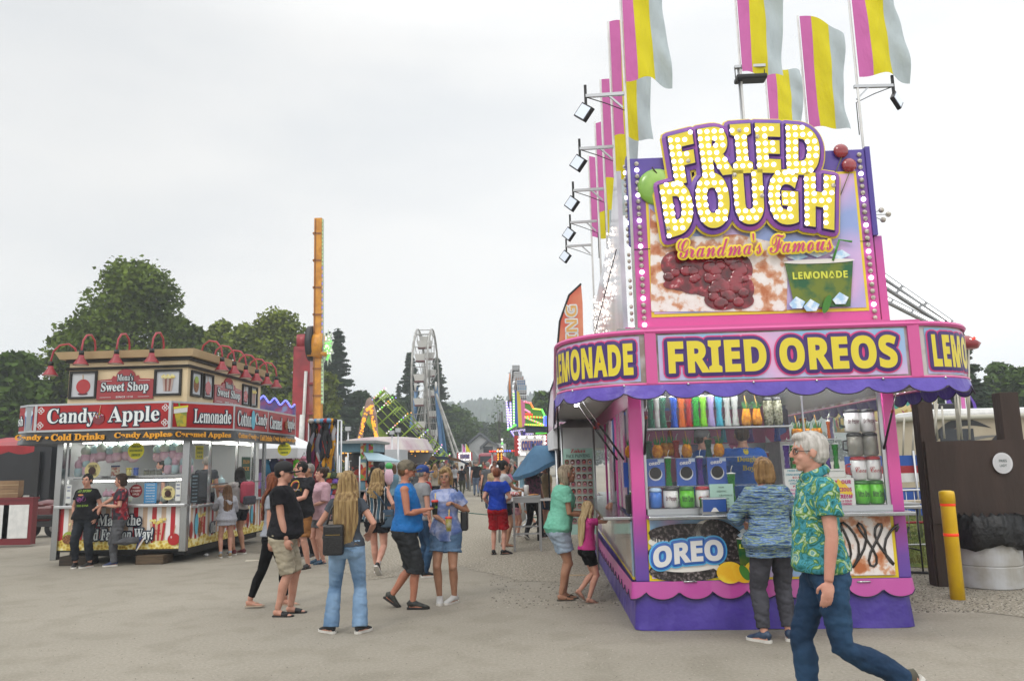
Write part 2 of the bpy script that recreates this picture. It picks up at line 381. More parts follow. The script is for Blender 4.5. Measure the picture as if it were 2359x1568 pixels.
        pn = V((-sd, 0, 0)) if abs(fd.z) > .6 else V((0, 0, -1))      # the palm faces this way
        if j['gr']: pn = V(j['gr'])
        pn = (pn - fd * pn.dot(fd)).normalized(); sx_ = fd.cross(pn)
        if sx_.dot(V((0, 1, 0)) if abs(fd.z) > .6 else V((-sd, 0, 0))) < 0: sx_ = -sx_
        pc = wr + fd * .05; j['palm'] = wr + fd * .085 + pn * .03; j['pn'] = pn
        Rh = Matrix((sx_, fd, pn)).transposed()
        B.ell(pc, (.040, .055, .017), sk, R=Rh)
        if near:
            for q, (o_, ln) in enumerate(((.030, .072), (.010, .080), (-.010, .075), (-.028, .060))):
                b0 = wr + fd * .085 + sx_ * o_ * .95; cu = curl * (.8 + .12 * q); p0 = b0; P_ = [b0]; an_ = 0
                for seg in (.42, .33, .25):
                    an_ += cu * (.35 if open_hand else .75); p0 = p0 + (fd * cos(an_) + pn * sin(an_)) * ln * seg; P_.append(p0)
                B.tube(P_, [.0095, .0088, .0080, .0066], sk, 7); B.ell(P_[-1], .0066, sk, 6, 4)
            t0 = wr + fd * .025 + sx_ * .028; B.tube([t0, t0 + sx_ * .026 + fd * .03 + pn * .012, t0 + sx_ * .022 + fd * .058 + pn * .03], [.0125, .0105, .008], sk, 7)
        else: B.ell(wr + fd * .12 + pn * .01, (.032, .035, .014), sk, R=Rh)
    # head
    hc = T((0, .022, 1.632)); HR = (TR(1.6) @ rotz(rad(hyaw)) @ Matrix.Rotation(rad(-hpit), 3, 'X')) * 1.07
    def h_(x, y, z): return hc + HR @ V((x, y, z))
    fs_ = .94 if f else 1.0
    B.ell(h_(0, -.012, .022), (.077, .097, .094), sk, 16, 12, R=HR); B.ell(h_(0, .022, -.028), (.061 * fs_, .066, .083), sk, 14, 10, R=HR)
    B.ell(h_(0, .055, -.088), (.028 * fs_, .026, .024), sk, R=HR); B.ell(h_(0, .01, -.07), (.054 * fs_, .055, .035), sk, R=HR)
    B.tube([h_(0, .083, .018), h_(0, .103, -.012), h_(0, .100, -.03)], [.008, .0115, .014], sk, 8); B.ell(h_(0, .074, .028), (.046, .016, .011), sk, R=HR)
    for sd in (-1, 1):
        B.ell(h_(sd * .077, -.004, -.008), (.009, .02, .031), sk, R=HR); B.ell(h_(sd * .034, .062, -.03), (.022, .02, .022), sk, R=HR)
    B.ell(h_(0, .079, -.057), (.024, .014, .014), sk, R=HR)
    B.tube([T((0, 0, 1.46)), T((0, .006, 1.52)), h_(0, -.022, -.055)], [.06, .056 if not f else .049, .056 if not f else .05], sk, 12)
    me = fuse(B, 'body', vox * .8, 2)
    D = MB(); ew = M('eye_white', 'cfc8c0', .3); ed = M('eye_dark', '2a201b', .3); lp = M('lips_' + sex, '9c5a50' if not f else 'a8544e', .5); hm = hairm(hair)
    bw = hm if hair not in ('white',) else M('brow_pale', '9c938a', .7)
    for sd in (-1, 1):
        D.ell(h_(sd * .031, .0765, .004), (.0135, .009, .0075), ew, 8, 6, R=HR); D.ell(h_(sd * .031, .0835, .004), (.0062, .004, .0062), ed, 8, 6, R=HR)
        D.ell(h_(sd * .033, .084, .026), (.018, .006, .0038), bw, 8, 6, R=HR); D.ell(h_(sd * .031, .0805, .0105), (.0145, .007, .0025), ed, 8, 4, R=HR)
    D.ell(h_(0, .0925, -.058), (.021, .005, .0032), M('mouth_line', '5f2f2a', .5), 8, 4, R=HR); D.ell(h_(0, .0915, -.0635), (.018, .006, .0048), lp, 8, 6, R=HR); D.ell(h_(0, .0915, -.053), (.018, .006, .0036), lp, 8, 6, R=HR)
    joinmesh(me, D)
    def put(o_me, nm, mts=None):
        o_me.transform(Matrix.Scale(s, 4))
        o = bpy.data.objects.new(nm, o_me); link(o, root); return o
    def putb(mb, nm, sub=None):
        mb.v = [tuple(V(p) * s) for p in mb.v]; return mb.build(nm, sub or root)
    put(me, 'body')
    sdx = random.uniform(0, 90)
    def folds(amp, fx=9, fz=22):
        return lambda p, n: amp * NZ.noise(V((p.x * fx + sdx, p.y * fx, p.z * fz + p.x * 7))) + amp * .45 * NZ.noise(V((p.x * 30, p.y * 30 + sdx, p.z * 40)))
    # trousers
    if pants:
        B = MB(); top = hem + .07 if shirt else 1.03; top = max(top, .99)
        loft(B, secs(.80, min(top, 1.08), pl + .006), pants)
        for key, j in J.items():
            ch = [j['hip'] + V((0, -.005, .0)), j['hip'].lerp(j['kn'], .5), j['kn'], j['kn'].lerp(j['an'], .35) + V((0, -.01, 0)), j['kn'].lerp(j['an'], .7), j['an'] + V((0, 0, -.02))]
            rr = [.092 * lr + pl, .074 * lr + pl, .056 * lr + pl, .056 * lr + pl + flare * .3, .044 * lr + pl + flare * .7, .038 + pl + flare]
            B.ell(j['hip'] + V((0, -.014, -.015)), (.093 * lr + pl, .108 * lr + pl, .1), pants)
            cum = [0, .25, .5, .67, .84, 1.0]; P_ = [ch[0]]; Rr = [rr[0]]
            for i in range(1, 6):
                if cum[i] <= plen + 1e-6: P_.append(ch[i]); Rr.append(rr[i])
                else:
                    u = (plen - cum[i - 1]) / (cum[i] - cum[i - 1])
                    if u > .02: P_.append(ch[i - 1].lerp(ch[i], u)); Rr.append(rr[i - 1] * (1 - u) + rr[i] * u + (pl * .5 if plen < .6 else 0))
                    break
            B.tube(P_, Rr, pants, 14)
        pants_o = put(fuse(B, 'trousers', vox, 2, folds((.0075 if near else .004) * min(1.6, pl / .014))), 'shorts' if plen < .7 else 'trousers')
        if cuff:
            Cf = MB()
            for key, j in J.items(): u = (plen - .5) / .5; c_ = j['kn'].lerp(j['an'], u); Cf.tube([c_ + V((0, 0, -.0)), c_ + (j['kn'] - j['an']).normalized() * .05], .05, cuff, 14)
            putb(Cf, 'turned_up_cuff', pants_o)
    # shirt
    if shirt:
        B = MB(); z0 = hem
        S1 = []
        for z, a, bf, bb, yo in S0:
            if z > 1.47 or z < .84: continue
            k = bulk; fl = loose * (1.6 if z < 1.1 else 1) + (.012 if z < 1.0 else 0); wmin = (.138 * k if z < 1.3 else 0) if not f else 0
            fb = (.108 + belly) * k if .9 < z < 1.05 and belly > .04 else 0
            S1.append((z, max(a * k, wmin) + fl, max(bf * k, fb) + fl, bb * k + fl))
        def at(z):
            for i in range(len(S1) - 1):
                if S1[i][0] <= z <= S1[i + 1][0]:
                    u = (z - S1[i][0]) / (S1[i + 1][0] - S1[i][0]); return tuple(S1[i][q] * (1 - u) + S1[i + 1][q] * u for q in range(4))
            return S1[0] if z < S1[0][0] else S1[-1]
        zs = [z0, z0 + .03] + [q[0] for q in S1 if q[0] > z0 + .04]
        L_ = [at(z) for z in zs]
        if z0 < .84: L_[0] = (z0,) + L_[0][1:]; 
        loft(B, [(T((0, 0, z)), q[1], q[2], q[3], TR(z)) for z, q in zip(zs, L_)] + [(T((0, .002, 1.482)), .078, .062, .068, TR(1.5))], shirt, 24)
        for key, j in J.items():
            sh, el, wr = j['sh'], j['el'], j['wr']
            if sleeve > 0:
                B.ell(sh, (ar * 1.22 + loose, ar * 1.22 + loose, ar * 1.2 + loose * .8), shirt)
                if sleeve <= .5: e_ = sh.lerp(el, sleeve * 2); B.tube([sh, sh.lerp(e_, .6), e_], [ar * 1.2 + loose, ar * 1.18 + loose, ar * 1.12 + loose + .006], shirt, 14)
                else: B.tube([sh, sh.lerp(el, .6), el, el.lerp(wr, (sleeve - .5) * 2)], [ar * 1.15 + loose, ar * 1.1 + loose, ar + loose, ar * .8 + loose], shirt, 14)
            else: B.ell(sh + V((-j['sd'] * .035, 0, .012)), (.035, .05, .035), shirt)
        put(fuse(B, 'shirt', vox, 2, folds((.008 if near else .004) * (.6 + loose * 30), 8, 13)), 'shirt')
    # shoes
    for key, j in J.items():
        Rf, a_ = j['Rf'], j['an']
        if nofeet: continue
        if socks:
            K = MB(); K.tube([a_ + V((0, 0, -.03)), a_.lerp(j['kn'], .16)], [.041, .042], socks, 12); putb(K, 'sock')
        if shoes and shoe != 'none':
            K = MB(); soles = M('sole_white', 'c9c6bf', .6) if shoe in ('sneaker', 'whitesole') else M('sole_dark', '1c1a19', .7)
            def fp_(q): return a_ + Rf @ V(q)
            if shoe in ('sneaker', 'darksole', 'whitesole'):
                K.tube([fp_(q) for q in ((0, -.062, -.035), (0, -.03, -.022), (0, .01, -.02), (0, .06, -.036), (0, .12, -.05), (0, .168, -.058), (0, .19, -.062))], [(.02, .03), (.037, .048), (.042, .05), (.044, .036), (.046, .026), (.038, .018), (.018, .01)], shoes, 12)
                so = MB(); prof = [(.0, -.072), (.026, -.066), (.04, -.03), (.037, .03), (.046, .09), (.05, .13), (.042, .175), (.018, .2), (0, .203)]
                ol = prof + [(-x, y) for x, y in prof[-2:0:-1]]
                vs_ = [fp_((x, y, -.085)) for x, y in ol] + [fp_((x * 1.02, y, -.060)) for x, y in ol]; n = len(ol)
                so.add(vs_, [tuple(range(n))[::-1], tuple(range(n, 2 * n))] + [(i, (i + 1) % n, (i + 1) % n + n, i + n) for i in range(n)], soles)
                o = putb(K, 'shoe'); putb(so, 'sole', o)
            else:   # sandals, slides, clogs
                prof = [(.0, -.06), (.026, -.055), (.036, -.03), (.034, .03), (.044, .09), (.047, .13), (.04, .17), (.018, .19), (0, .192)]
                ol = prof + [(-x, y) for x, y in prof[-2:0:-1]]; n = len(ol)
                vs_ = [fp_((x, y, -.087)) for x, y in ol] + [fp_((x, y, -.070)) for x, y in ol]
                K.add(vs_, [tuple(range(n))[::-1], tuple(range(n, 2 * n))] + [(i, (i + 1) % n, (i + 1) % n + n, i + n) for i in range(n)], shoes)
                if shoe == 'slide': K.tube([fp_((0, .055, -.055)), fp_((0, .09, -.058)), fp_((0, .13, -.062))], [(.048, .033), (.05, .028), (.05, .02)], shoes, 12)
                elif shoe == 'clog': K.tube([fp_((0, .03, -.045)), fp_((0, .09, -.055)), fp_((0, .15, -.06)), fp_((0, .185, -.065))], [(.045, .045), (.052, .033), (.045, .022), (.02, .012)], shoes, 12); K.tube([fp_((.04, .02, -.04)), fp_((0, -.06, -.025)), fp_((-.04, .02, -.04))], .008, shoes, 6)
                else: K.tube([fp_((.042, .05, -.06)), fp_((.02, .09, -.036)), fp_((0, .125, -.055))], .007, shoes, 6); K.tube([fp_((-.042, .05, -.06)), fp_((-.02, .09, -.036)), fp_((0, .125, -.055))], .007, shoes, 6)
                putb(K, 'sandal')
    # hair
    H = MB(); strands = lambda a_: (lambda p, n: a_ * NZ.noise(V((p.x * 70, p.y * 70, p.z * 6))) + a_ * .8 * NZ.noise(V((p.x * 26, p.y * 26 + sdx, p.z * 9))))
    if hs != 'bald':
        top = .094 if hs in ('short', 'crop') else .1
        if hs == 'crop': H.ell(h_(0, -.017, .026), (.080, .098, .093), hm, 16, 12, R=HR); H.ell(h_(0, -.04, -.005), (.074, .07, .07), hm, R=HR)
        elif hs == 'ring':  # balding on top
            H.ell(h_(0, -.034, .004), (.085, .088, .070), hm, 16, 12, R=HR)
        else:
            H.ell(h_(0, -.02, .03), (.084, .102, .096 if hs != 'puffy' else .108), hm, 16, 12, R=HR); H.ell(h_(0, -.045, -.01), (.08, .075, .075), hm, R=HR)
        if hs == 'swept': H.ell(h_(0, .022, .088), (.066, .07, .032), hm, R=HR); H.ell(h_(.02, .052, .08), (.042, .034, .022), hm, R=HR)
        if hs in ('bob', 'puffy'):
            loft(H, [(h_(0, -.02, .05), .088, .05, .095, HR), (h_(0, -.03, -.02), .098, .035, .08, HR), (h_(0, -.035, -.085), .1, .03, .075, HR), (h_(0, -.04, -.13 if hs == 'bob' else -.1), .08, .02, .055, HR)], hm)
            H.ell(h_(.02, .05, .075), (.055, .045, .035), hm, R=HR)
        if hs in ('long', 'curly'):
            w_ = hairw; cw = 1.0
            ss = [(h_(0, -.02, .06), .082, .06, .09, HR), (h_(0, -.035, -.02), .094 * w_, .035, .078, HR), (h_(0, -.045, -.09), .098 * w_, .02, .065, HR)]
            nb = T((0, -.085, 1.44)); k_ = 6
            for i in range(k_ + 1):
                z = 1.43 - (hairlen) * i / k_; c_ = T((0, -.112 - .01 * (i / k_), z)); u = i / k_
                wv = .02 * sin(i * 2.2) if hs == 'curly' else 0
                ss.append((c_ + V((wv, 0, 0)), (.115 + .015 * sin(u * 3)) * w_ * (1 - .55 * u ** 2.2), .03 * (1 - .4 * u), .042 * (1 - .35 * u), TR(z)))
            loft(H, ss, hm, 28)
            for sd in (-1, 1): H.tube([h_(sd * .06, .03, .07), h_(sd * .082, .012, .0), h_(sd * .088, 0, -.07), T((sd * .1, .0, 1.45)), T((sd * .115 * w_, -.03, 1.38))], [.02, .024, .026, .03, .02], hm, 10)
        if hs == 'pony': H.tube([h_(0, -.11, .04), h_(0, -.15, .02), h_(0, -.155, -.05), h_(0, -.14, -.14), h_(0, -.13, -.2)], [.022, .032, .034, .028, .012], hm, 10)
        if hs == 'bun': H.ell(h_(0, -.115, .06), (.042, .04, .042), hm, R=HR)
        me = fuse(H, 'hair', vox * .9, 1 if near else 1, strands(.008 if hs in ('long', 'curly', 'bob', 'puffy', 'pony') else .005))
        ho = put(me, 'hair')
    if beard:
        Bd = MB(); bm_ = hairm(beard); Bd.ell(h_(0, .035, -.082), (.052, .05, .036), bm_, 14, 10, R=HR); put(fuse(Bd, 'beard', .006, 1, strands(.004)), 'beard')
    if cap:
        K = MB(); K.ell(h_(0, -.012, .045), (.088, .107, .085), cap, 20, 12, R=HR); K.v = K.v
        br = []; n = 12
        for r0, dz in ((.0, 0), (1, 0)):
            pass
        ol = [(.078 * cos(a), .06 + .115 * max(0, sin(a)) ** .8) for a in [pi * i / n for i in range(n + 1)]]
        vs_ = [h_(x, y, .034 - 5 * (x * x) - (y - .06) * .16) for x, y in ol] + [h_(x, y, .046 - 5 * (x * x) - (y - .06) * .16) for x, y in ol]; q = len(ol)
        K.add(vs_, [tuple(range(q))[::-1], tuple(range(q, 2 * q))] + [(i, (i + 1) % q, (i + 1) % q + q, i + q) for i in range(q)], cap)
        putb(K, 'cap')
    if glasses:
        K = MB(); dk = glasses; lens = dk == 'sun'; fm = M('glasses_frame', '1a1a1c', .3) if dk != 'wire' else M('glasses_wire', '8a8078', .3, 1)
        for sd in (-1, 1):
            K.tube([h_(sd * (.033 + .022 * cos(a)), .092 - .012 * abs(cos(a)) * (cos(a) > 0), .003 + .017 * sin(a)) for a in [2 * pi * i / 12 for i in range(13)]], .0024 if dk != 'wire' else .0014, fm, 5)
            K.tube([h_(sd * .056, .083, .006), h_(sd * .076, .03, .006), h_(sd * .08, -.015, .0)], .002, fm, 5)
            if lens: K.ell(h_(sd * .033, .091, .002), (.021, .003, .016), M('sun_lens', '10204a', .08, sp=.9), 10, 6, R=HR)
        K.tube([h_(-.011, .094, .008), h_(.011, .094, .008)], .002, fm, 5); putb(K, 'glasses')
    Rw = Matrix.Rotation(rp, 3, 'Z')
    def world(p): return V(loc) + Rw @ (V(p) * s)
    return dict(root=root, J=J, s=s, T=T, TR=TR, h_=h_, HR=HR, world=world, put=put, putb=putb, palm={k: world(J[k]['palm']) for k in J}, pn={k: Rw @ J[k]['pn'] for k in J})
b = MB(); gm = M('asphalt', ramp=[(.34, hx('857f74')), (.5, hx('908a7e')), (.66, hx('9c968b'))], vs=34, vd=14, r=.9, sp=.2, b=.35, bs=110, bd=6)
_t = gm.node_tree; _p = _t.nodes['Principled BSDF']; _src = _p.inputs['Base Color'].links[0].from_socket; _co = [n for n in _t.nodes if n.type == 'TEX_COORD'][0]
for _sc, _lo, _hi, _c0, _c1 in ((.35, .35, .65, .88, 1.05), (2.2, .38, .5, .90, 1.0)):      # broad worn areas and small stains
    _n = _t.nodes.new('ShaderNodeTexNoise'); _n.inputs['Scale'].default_value = _sc; _n.inputs['Detail'].default_value = 8; _t.links.new(_co.outputs['Object'], _n.inputs['Vector'])
    _r = _t.nodes.new('ShaderNodeValToRGB'); _r.color_ramp.elements[0].position = _lo; _r.color_ramp.elements[1].position = _hi; _r.color_ramp.elements[0].color = (_c0, _c0, _c0 * .985, 1); _r.color_ramp.elements[1].color = (_c1, _c1, _c1, 1)
    _m = _t.nodes.new('ShaderNodeMixRGB'); _m.blend_type = 'MULTIPLY'; _m.inputs[0].default_value = 1; _t.links.new(_n.outputs[0], _r.inputs[0]); _t.links.new(_src, _m.inputs[1]); _t.links.new(_r.outputs[0], _m.inputs[2]); _src = _m.outputs[0]
_t.links.new(_src, _p.inputs['Base Color'])
n = 40
b.add([(-1350, -30, 0), (1350, -30, 0), (1350, 700, 0), (-1350, 700, 0)], [(0, 1, 2, 3)], gm); b.build('ground', kind='structure', fix=False)
# ---------------------------------------------------------------- setting
class Frame:
    def __init__(s, x, y, a):
        s.o = V((x, y, 0)); a = rad(a); s.a = -a; s.e = (V((cos(a), -sin(a), 0)), V((sin(a), cos(a), 0)), V((0, 0, 1)))
    def on(s, px, py, ax, v):                # local point where the sight line through a picture position meets a local plane
        d = ray(px, py); n = s.e[ax]; t = (v - (CAM - s.o).dot(n)) / d.dot(n); q = CAM + d * t - s.o
        return V([q.dot(e_) for e_ in s.e])
    def w(s, x, y, z): return s.o + s.e[0] * x + s.e[1] * y + s.e[2] * z
def bend(mb, k, f): mb.v[k:] = [tuple(f(V(p))) for p in mb.v[k:]]
DF = Frame(1.21, 8.13, 2.8)
yel = M('paint_yellow', 'e3c81c', .35, coat=.4); pink = M('paint_pink', 'cc5594', .36, coat=.15, sp=.4); purp = M('vinyl_purple', '3f2f84', .38, c2='4c3b96', vs=2.5, b=3, bs=2.2, sp=.4, coat=.12)
steel = M('steel', 'a9abad', .22, 1, b=.15, bs=12); alu = M('aluminium', 'b9bbbd', .35, .9); dark = M('dark_interior', '2b2a2c', .7)
white = M('white_paint', 'd8d8d6', .45, c2='cbccca', vs=6); blackm = M('black_plastic', '141416', .45); chrome = M('chrome', 'c8cacc', .06, 1)
glass = M('window_glass', 'dfe6e8', .03, a=.03, sp=.2); tyre = M('rubber', '17171a', .8)
bulb_on = M('bulb_lit', 'fff4ff', .3, e=3.2); bulb_off = M('bulb_clear', 'cfc9bb', .15, c2='9b9484', vs=60, sp=.8)
gradP = Mgrad('sign_blend', [(0, 'd84f9a'), (.35, 'c44c9a'), (.62, '8f4a9e'), (.9, '5c459c'), (1, '54429a')], 3.05, 5.0)
gradQ = Mgrad('post_blend', [(0, '55409a'), (.3, '6a4199'), (.75, 'c4489a'), (1, 'd6509c')], .35, 1.5)
LETY = M('letter_yellow', 'dac728', .4, coat=.3); LETV = M('letter_violet', '3d2468', .4); LETP = M('letter_pink', 'd23c7e', .4); LETM = M('letter_magenta', '9a4a9c', .4, c2='6d46a0', vs=1.2)
skyb = M('print_sky', '8ab4d8', .35, c2='d9a7cf', vs=1.6, lo=.4, hi=.6, vd=2, coat=.3)
sugar = M('print_sugared_dough', ramp=[(.38, 'b5683a'), (.47, 'cf9a78'), (.53, 'e6dcd6'), (.7, 'f0ebe8')], vs=7, vd=9, r=.4, coat=.3)
cherry = M('print_cherry', ramp=[(.3, '3a0a10'), (.5, '6d0f1c'), (.62, '9c2030'), (.74, 'e8c8c8')], vs=11, vd=4, r=.3, coat=.5)
st = thing('fried_dough_stand', 'pink and purple fried dough trailer stand with bulb covered sign, right of the midway', 'food stand', DF.o, DF.a)
LEN = 7.2
def pathpts(off=0):      # the canopy edge seen from above, local x,y
    P_ = [(-.72 - off, LEN), (-.72 - off, 3.6), (-.72 - off, .3)]
    c = (.18, .3); r = .90 + off
    for i in range(1, 12): a = pi + (pi / 2) * i / 12; P_.append((c[0] + r * cos(a), c[1] + r * sin(a)))
    P_ += [(.18, -.6 - off), (2.72, -.6 - off)]
    c = (2.72, .19); r = .79 + off
    for i in range(1, 12): a = -pi / 2 + (pi / 2) * i / 12; P_.append((c[0] + r * cos(a), c[1] + r * sin(a)))
    P_ += [(3.51 + off, .3), (3.51 + off, 3.2), (3.51 + off, LEN)]
    return P_
def densify(P_, st_):
    o = []
    for a, b in zip(P_, P_[1:]):
        n = max(1, int(math.dist(a, b) / st_))
        o += [(a[0] + (b[0] - a[0]) * i / n, a[1] + (b[1] - a[1]) * i / n) for i in range(n)]
    return o + [P_[-1]]
def strip(mb, P_, z0, z1, m, o0=0.0, cyc=False, top=None):
    """a wall following a plan line; z0/z1 numbers or functions of arc length"""
    s_ = 0; vs = []
    for i, p in enumerate(P_):
        if i: s_ += math.dist(p, P_[i - 1])
        q = P_[min(i + 1, len(P_) - 1)]; r_ = P_[max(i - 1, 0)]; n = V((q[1] - r_[1], -(q[0] - r_[0]), 0)); n = n.normalized() if n.length else n
        a = z0(s_) if callable(z0) else z0; b = z1(s_) if callable(z1) else z1
        vs += [(p[0] + n.x * o0, p[1] + n.y * o0, a), (p[0], p[1], b)]
    mb.add(vs, [(2 * i, 2 * i + 2, 2 * i + 3, 2 * i + 1) for i in range(len(P_) - 1)], m, sm=True)
# chassis, floor and lower body
b = MB(); b.box(.02, 2.72, .01, LEN, .42, 1.05, M('trailer_side', 'b9b6c0', .4, c2='c59ab5', vs=2)); b.box(.05, 2.7, .05, LEN, 1.06, 1.09, steel); b.build('lower_body', st)
b = MB()     # skirt of vinyl round the bottom
P_ = densify([(-.05, LEN), (-.03, 3.5), (.01, .0), (0.04, -.02), (2.64, -.02), (2.69, 0), (2.73, LEN)], .08)
strip(b, P_, lambda s: .004 + .004 * sin(s * 9), .47, purp, .04); b.build('skirt', st)
b = MB(); P2 = densify([(-.13, LEN), (-.11, 3.5), (-.045, -.03), (-.01, -.055), (2.70, -.055), (2.745, -.02), (2.78, LEN)], .02)
sc_ = lambda per, d, z: (lambda s: z - d * abs(sin(pi * s / per)) ** .55)
strip(b, P2, sc_(.335, .085, .385), .475, M('vinyl_pink', 'b54596', .35, coat=.4, b=.3, bs=5), .015)
pink_sk = b.build('scalloped_trim', st)
b = MB()     # lower purple rail, handles and posts
b.box(0, 2.74, -.02, .02, .43, .475, M('rail_purple', '5a4394', .35, coat=.3)); 
for x0, x1 in ((.0, .135), (2.62, 2.74)): b.box(x0, x1, -.022, .1, .475, 2.45, gradQ, bev=.008)
b.build('corner_post', st)
b = MB(); b.box(-.0, .03, 1.9, 1.98, .45, 2.45, gradQ); b.box(-.0, .03, 3.9, 3.98, .45, 2.45, gradQ); b.box(.0, .04, .1, LEN, 2.25, 2.45, M('inner_pink', '9c3f6c', .4)); b.build('side_frame', st)
# front picture panel
b = MB(); b.box(.135, 2.62, -.012, .012, .475, 1.10, yel)
b.box(.165, 2.585, -.018, -.014, .50, 1.10, skyb)
ck = M('print_cookie', ramp=[(.35, '171314'), (.52, '332b2c'), (.66, '857a7a')], vs=30, vd=4, r=.35, coat=.3); crm = M('print_cream', 'e6e2dc', .4)
def F(px, py, y=0.0): q = DF.on(px, py, 1, y); return q.x, q.z
def ov(px, py, rx, rz, y, m, rot=0, bb=b, n=28): x, z = F(px, py, y); bb.oval(x, z, rx * .00475, rz * .00475, y, y + .004, m, n, rot)
YB = -.022
for (px, py, rx, rz, mt_, ro, dy) in [(1590, 1310, 88, 26, ck, .05, 0), (1590, 1290, 84, 24, crm, .05, .003), (1585, 1268, 86, 26, ck, .04, .006), (1586, 1244, 86, 18, crm, .03, .009), (1584, 1226, 84, 19, ck, .0, .012),
      (1663, 1262, 44, 72, crm, .75, .012), (1680, 1262, 42, 74, ck, .75, .015)]: ov(px, py, rx, rz, YB - dy, mt_, ro)
pk = MB.box
ringm = M('print_cookie_edge', '3a3234', .4)
for k in range(26):
    a = pi + pi * k / 25; x, z = F(1588, 1228, YB - .013); b.box(x + .40 * cos(a) - .006, x + .40 * cos(a) + .006, YB - .018, YB - .016, z + .09 * sin(a) - .03, z + .09 * sin(a) + .01, ringm)
blu_ = M('print_blue', '2b62b4', .3, coat=.3); lbl = M('print_light_blue', '57b0e4', .3)
x, z = F(1585, 1277, -.045)
text(b, 'OREO', x, z, .71, .21, -.042, [(lbl, .042, 0), (blu_, .026, .006), (M('print_white', 'dedede', .35), 0, .01)], off=.03, warp=lambda X_, Z_: (X_, Z_ + (X_ - x) * .10 + .03 * cos((X_ - x) * 4)))
cg = M('print_cup_green', '1c5a34', .35, c2='6c7a1e', vs=6); ice = M('print_ice', 'a9cdec', .25, c2='e4f0f8', vs=16, vd=2); lem = M('print_lemon', 'eab21e', .4, c2='f0cf3a', vs=5)
def cup(bb, cx, cz, w, h, y, s=''):
    bb.poly([(cx - w * .5, cz + h * .5), (cx - w * .4, cz - h * .5), (cx + w * .4, cz - h * .5), (cx + w * .5, cz + h * .5)], y, y + .003, cg)
    for i, (dx, dz) in enumerate(((-.32, .62), (-.02, .68), (.3, .62), (.1, .80), (-.2, .78))): bb.poly([(cx + dx * w - .14 * w, cz + dz * h), (cx + dx * w + .05 * w, cz + dz * h + .12 * h), (cx + dx * w + .17 * w, cz + dz * h - .01 * h), (cx + dx * w, cz + dz * h - .1 * h)], y - .002 - i * .001, y, ice)
    bb.oval(cx, cz + h * .5, w * .52, h * .05, y - .009, y - .006, crm)
    text(bb, s or 'LEMONADE', cx, cz + h * .2, w * .8, h * .16, y - .004, [(M('print_lime_text', 'd6d84a', .4), 0, .002)], off=.01)
    bb.tube([(cx + w * .2, y - .012, cz + h * .5), (cx + w * .32, y - .014, cz + h * .95), (cx + w * .5, y - .014, cz + h * .9)], .012, M('print_straw', '4f9a3c', .4), 6)
x, z = F(1712, 1265, -.05); cup(b, x + .05, z - .02, .22, .26, -.05, 'LEM'); 
for px, py, r_ in ((1682, 1318, 28), (1716, 1322, 22), (1742, 1312, 24)): ov(px, py, r_, r_ * .8, -.07 - r_ * .0004, lem)
ov(1716, 1318, 9, 17, -.085, M('print_leaf', '3f7d28', .5), .5)
x, z = F(2000, 1265, -.03); b.poly([(x - .42, .505), (2.58, .505), (2.58, 1.095), (x - .42, 1.095)], -.034, -.03, sugar)
choc = M('print_chocolate', '170d0b', .15, coat=.8); P_ = []
for i in range(61): t_ = i / 60; P_.append((x - .34 + .62 * t_ + .06 * sin(t_ * 47), -.04, .80 + .24 * cos(t_ * 26) * (1 - .2 * t_)))
b.tube(P_, .014, choc, 6, flat=.3)
b.build('picture_panel', st)
b = MB(); b.box(.13, 2.74, -.27, .04, 1.095, 1.135, steel, bev=.01); b.box(.15, 2.64, -.02, .18, 1.136, 1.19, alu); b.build('counter', st)
for px in (1590, 1990):
    x, z = F(px, 1342, -.06); h = MB(); h.tube([(x - .07, -.03, z), (x - .06, -.07, z + .015), (x + .06, -.07, z + .015), (x + .07, -.03, z)], .008, chrome, 6); h.build('handle', st)
# side counter (left) and side panel printed picture
b = MB(); b.box(-.30, .02, .12, 5.2, 1.075, 1.11, steel, bev=.008); b.build('side_counter', st)
b = MB(); b.box(-.018, .0, .14, 5.2, .50, 1.06, M('print_side', ramp=[(.3, 'a08468'), (.42, 'c8b7a6'), (.5, '7fa2b6'), (.58, 'd3c3b4'), (.7, '8a5c40')], vs=2.4, vd=6, r=.15, st=(1, 1, .35), coat=.7)); b.box(-.02, -.001, .1, 5.25, .475, .50, yel); b.build('side_picture', st)
# interior
b = MB(); b.box(.06, 2.68, 3.4, 3.46, .5, 2.45, M('back_wall', '5a5c66', .3, .5, ramp=[(.2, '4c4458'), (.4, 'a3a6ac'), (.52, '3c5a96'), (.62, 'c9c4c8'), (.75, '8a3c60')], kind='cells', vs=5, st=(1, 1, .6))); b.box(.1, 2.66, .3, 3.4, .5, .55, dark)
b.box(.35, 2.3, 3.3, 3.38, 1.9, 2.4, M('inner_pink', '9c3f6c', .4)); b.box(2.3, 2.62, 2.6, 3.35, 1.1, 1.9, white); b.box(1.2, 1.8, 3.2, 3.38, 1.0, 1.75, M('fridge', '8c9094', .3, .6))
b.build('interior', st)
b = MB(); b.box(.02, 2.72, .03, LEN, 2.47, 2.50, M('ceiling_white', '8c8a8c', .5)); pp_ = pathpts(-.03); b.add([(x, y, 2.468) for x, y in pp_], [tuple(range(len(pp_)))], M('canopy_underside', 'a6a6a4', .4)); b.build('ceiling', st)
b = MB(); 
M('tube_light', 'ffffff', .4, e=22)
for x0, x1, y in ((.3, 1.35, .06), (1.45, 2.5, .06), (.3, 1.35, -.12), (1.45, 2.5, -.12)): b = MB(); b.box(x0, x1, y, y + .05, 2.43, 2.462, MATS['tube_light']); b.build('canopy_and_fill_light', st)  # fill tubes added out of sight above the valance edge to brighten the goods
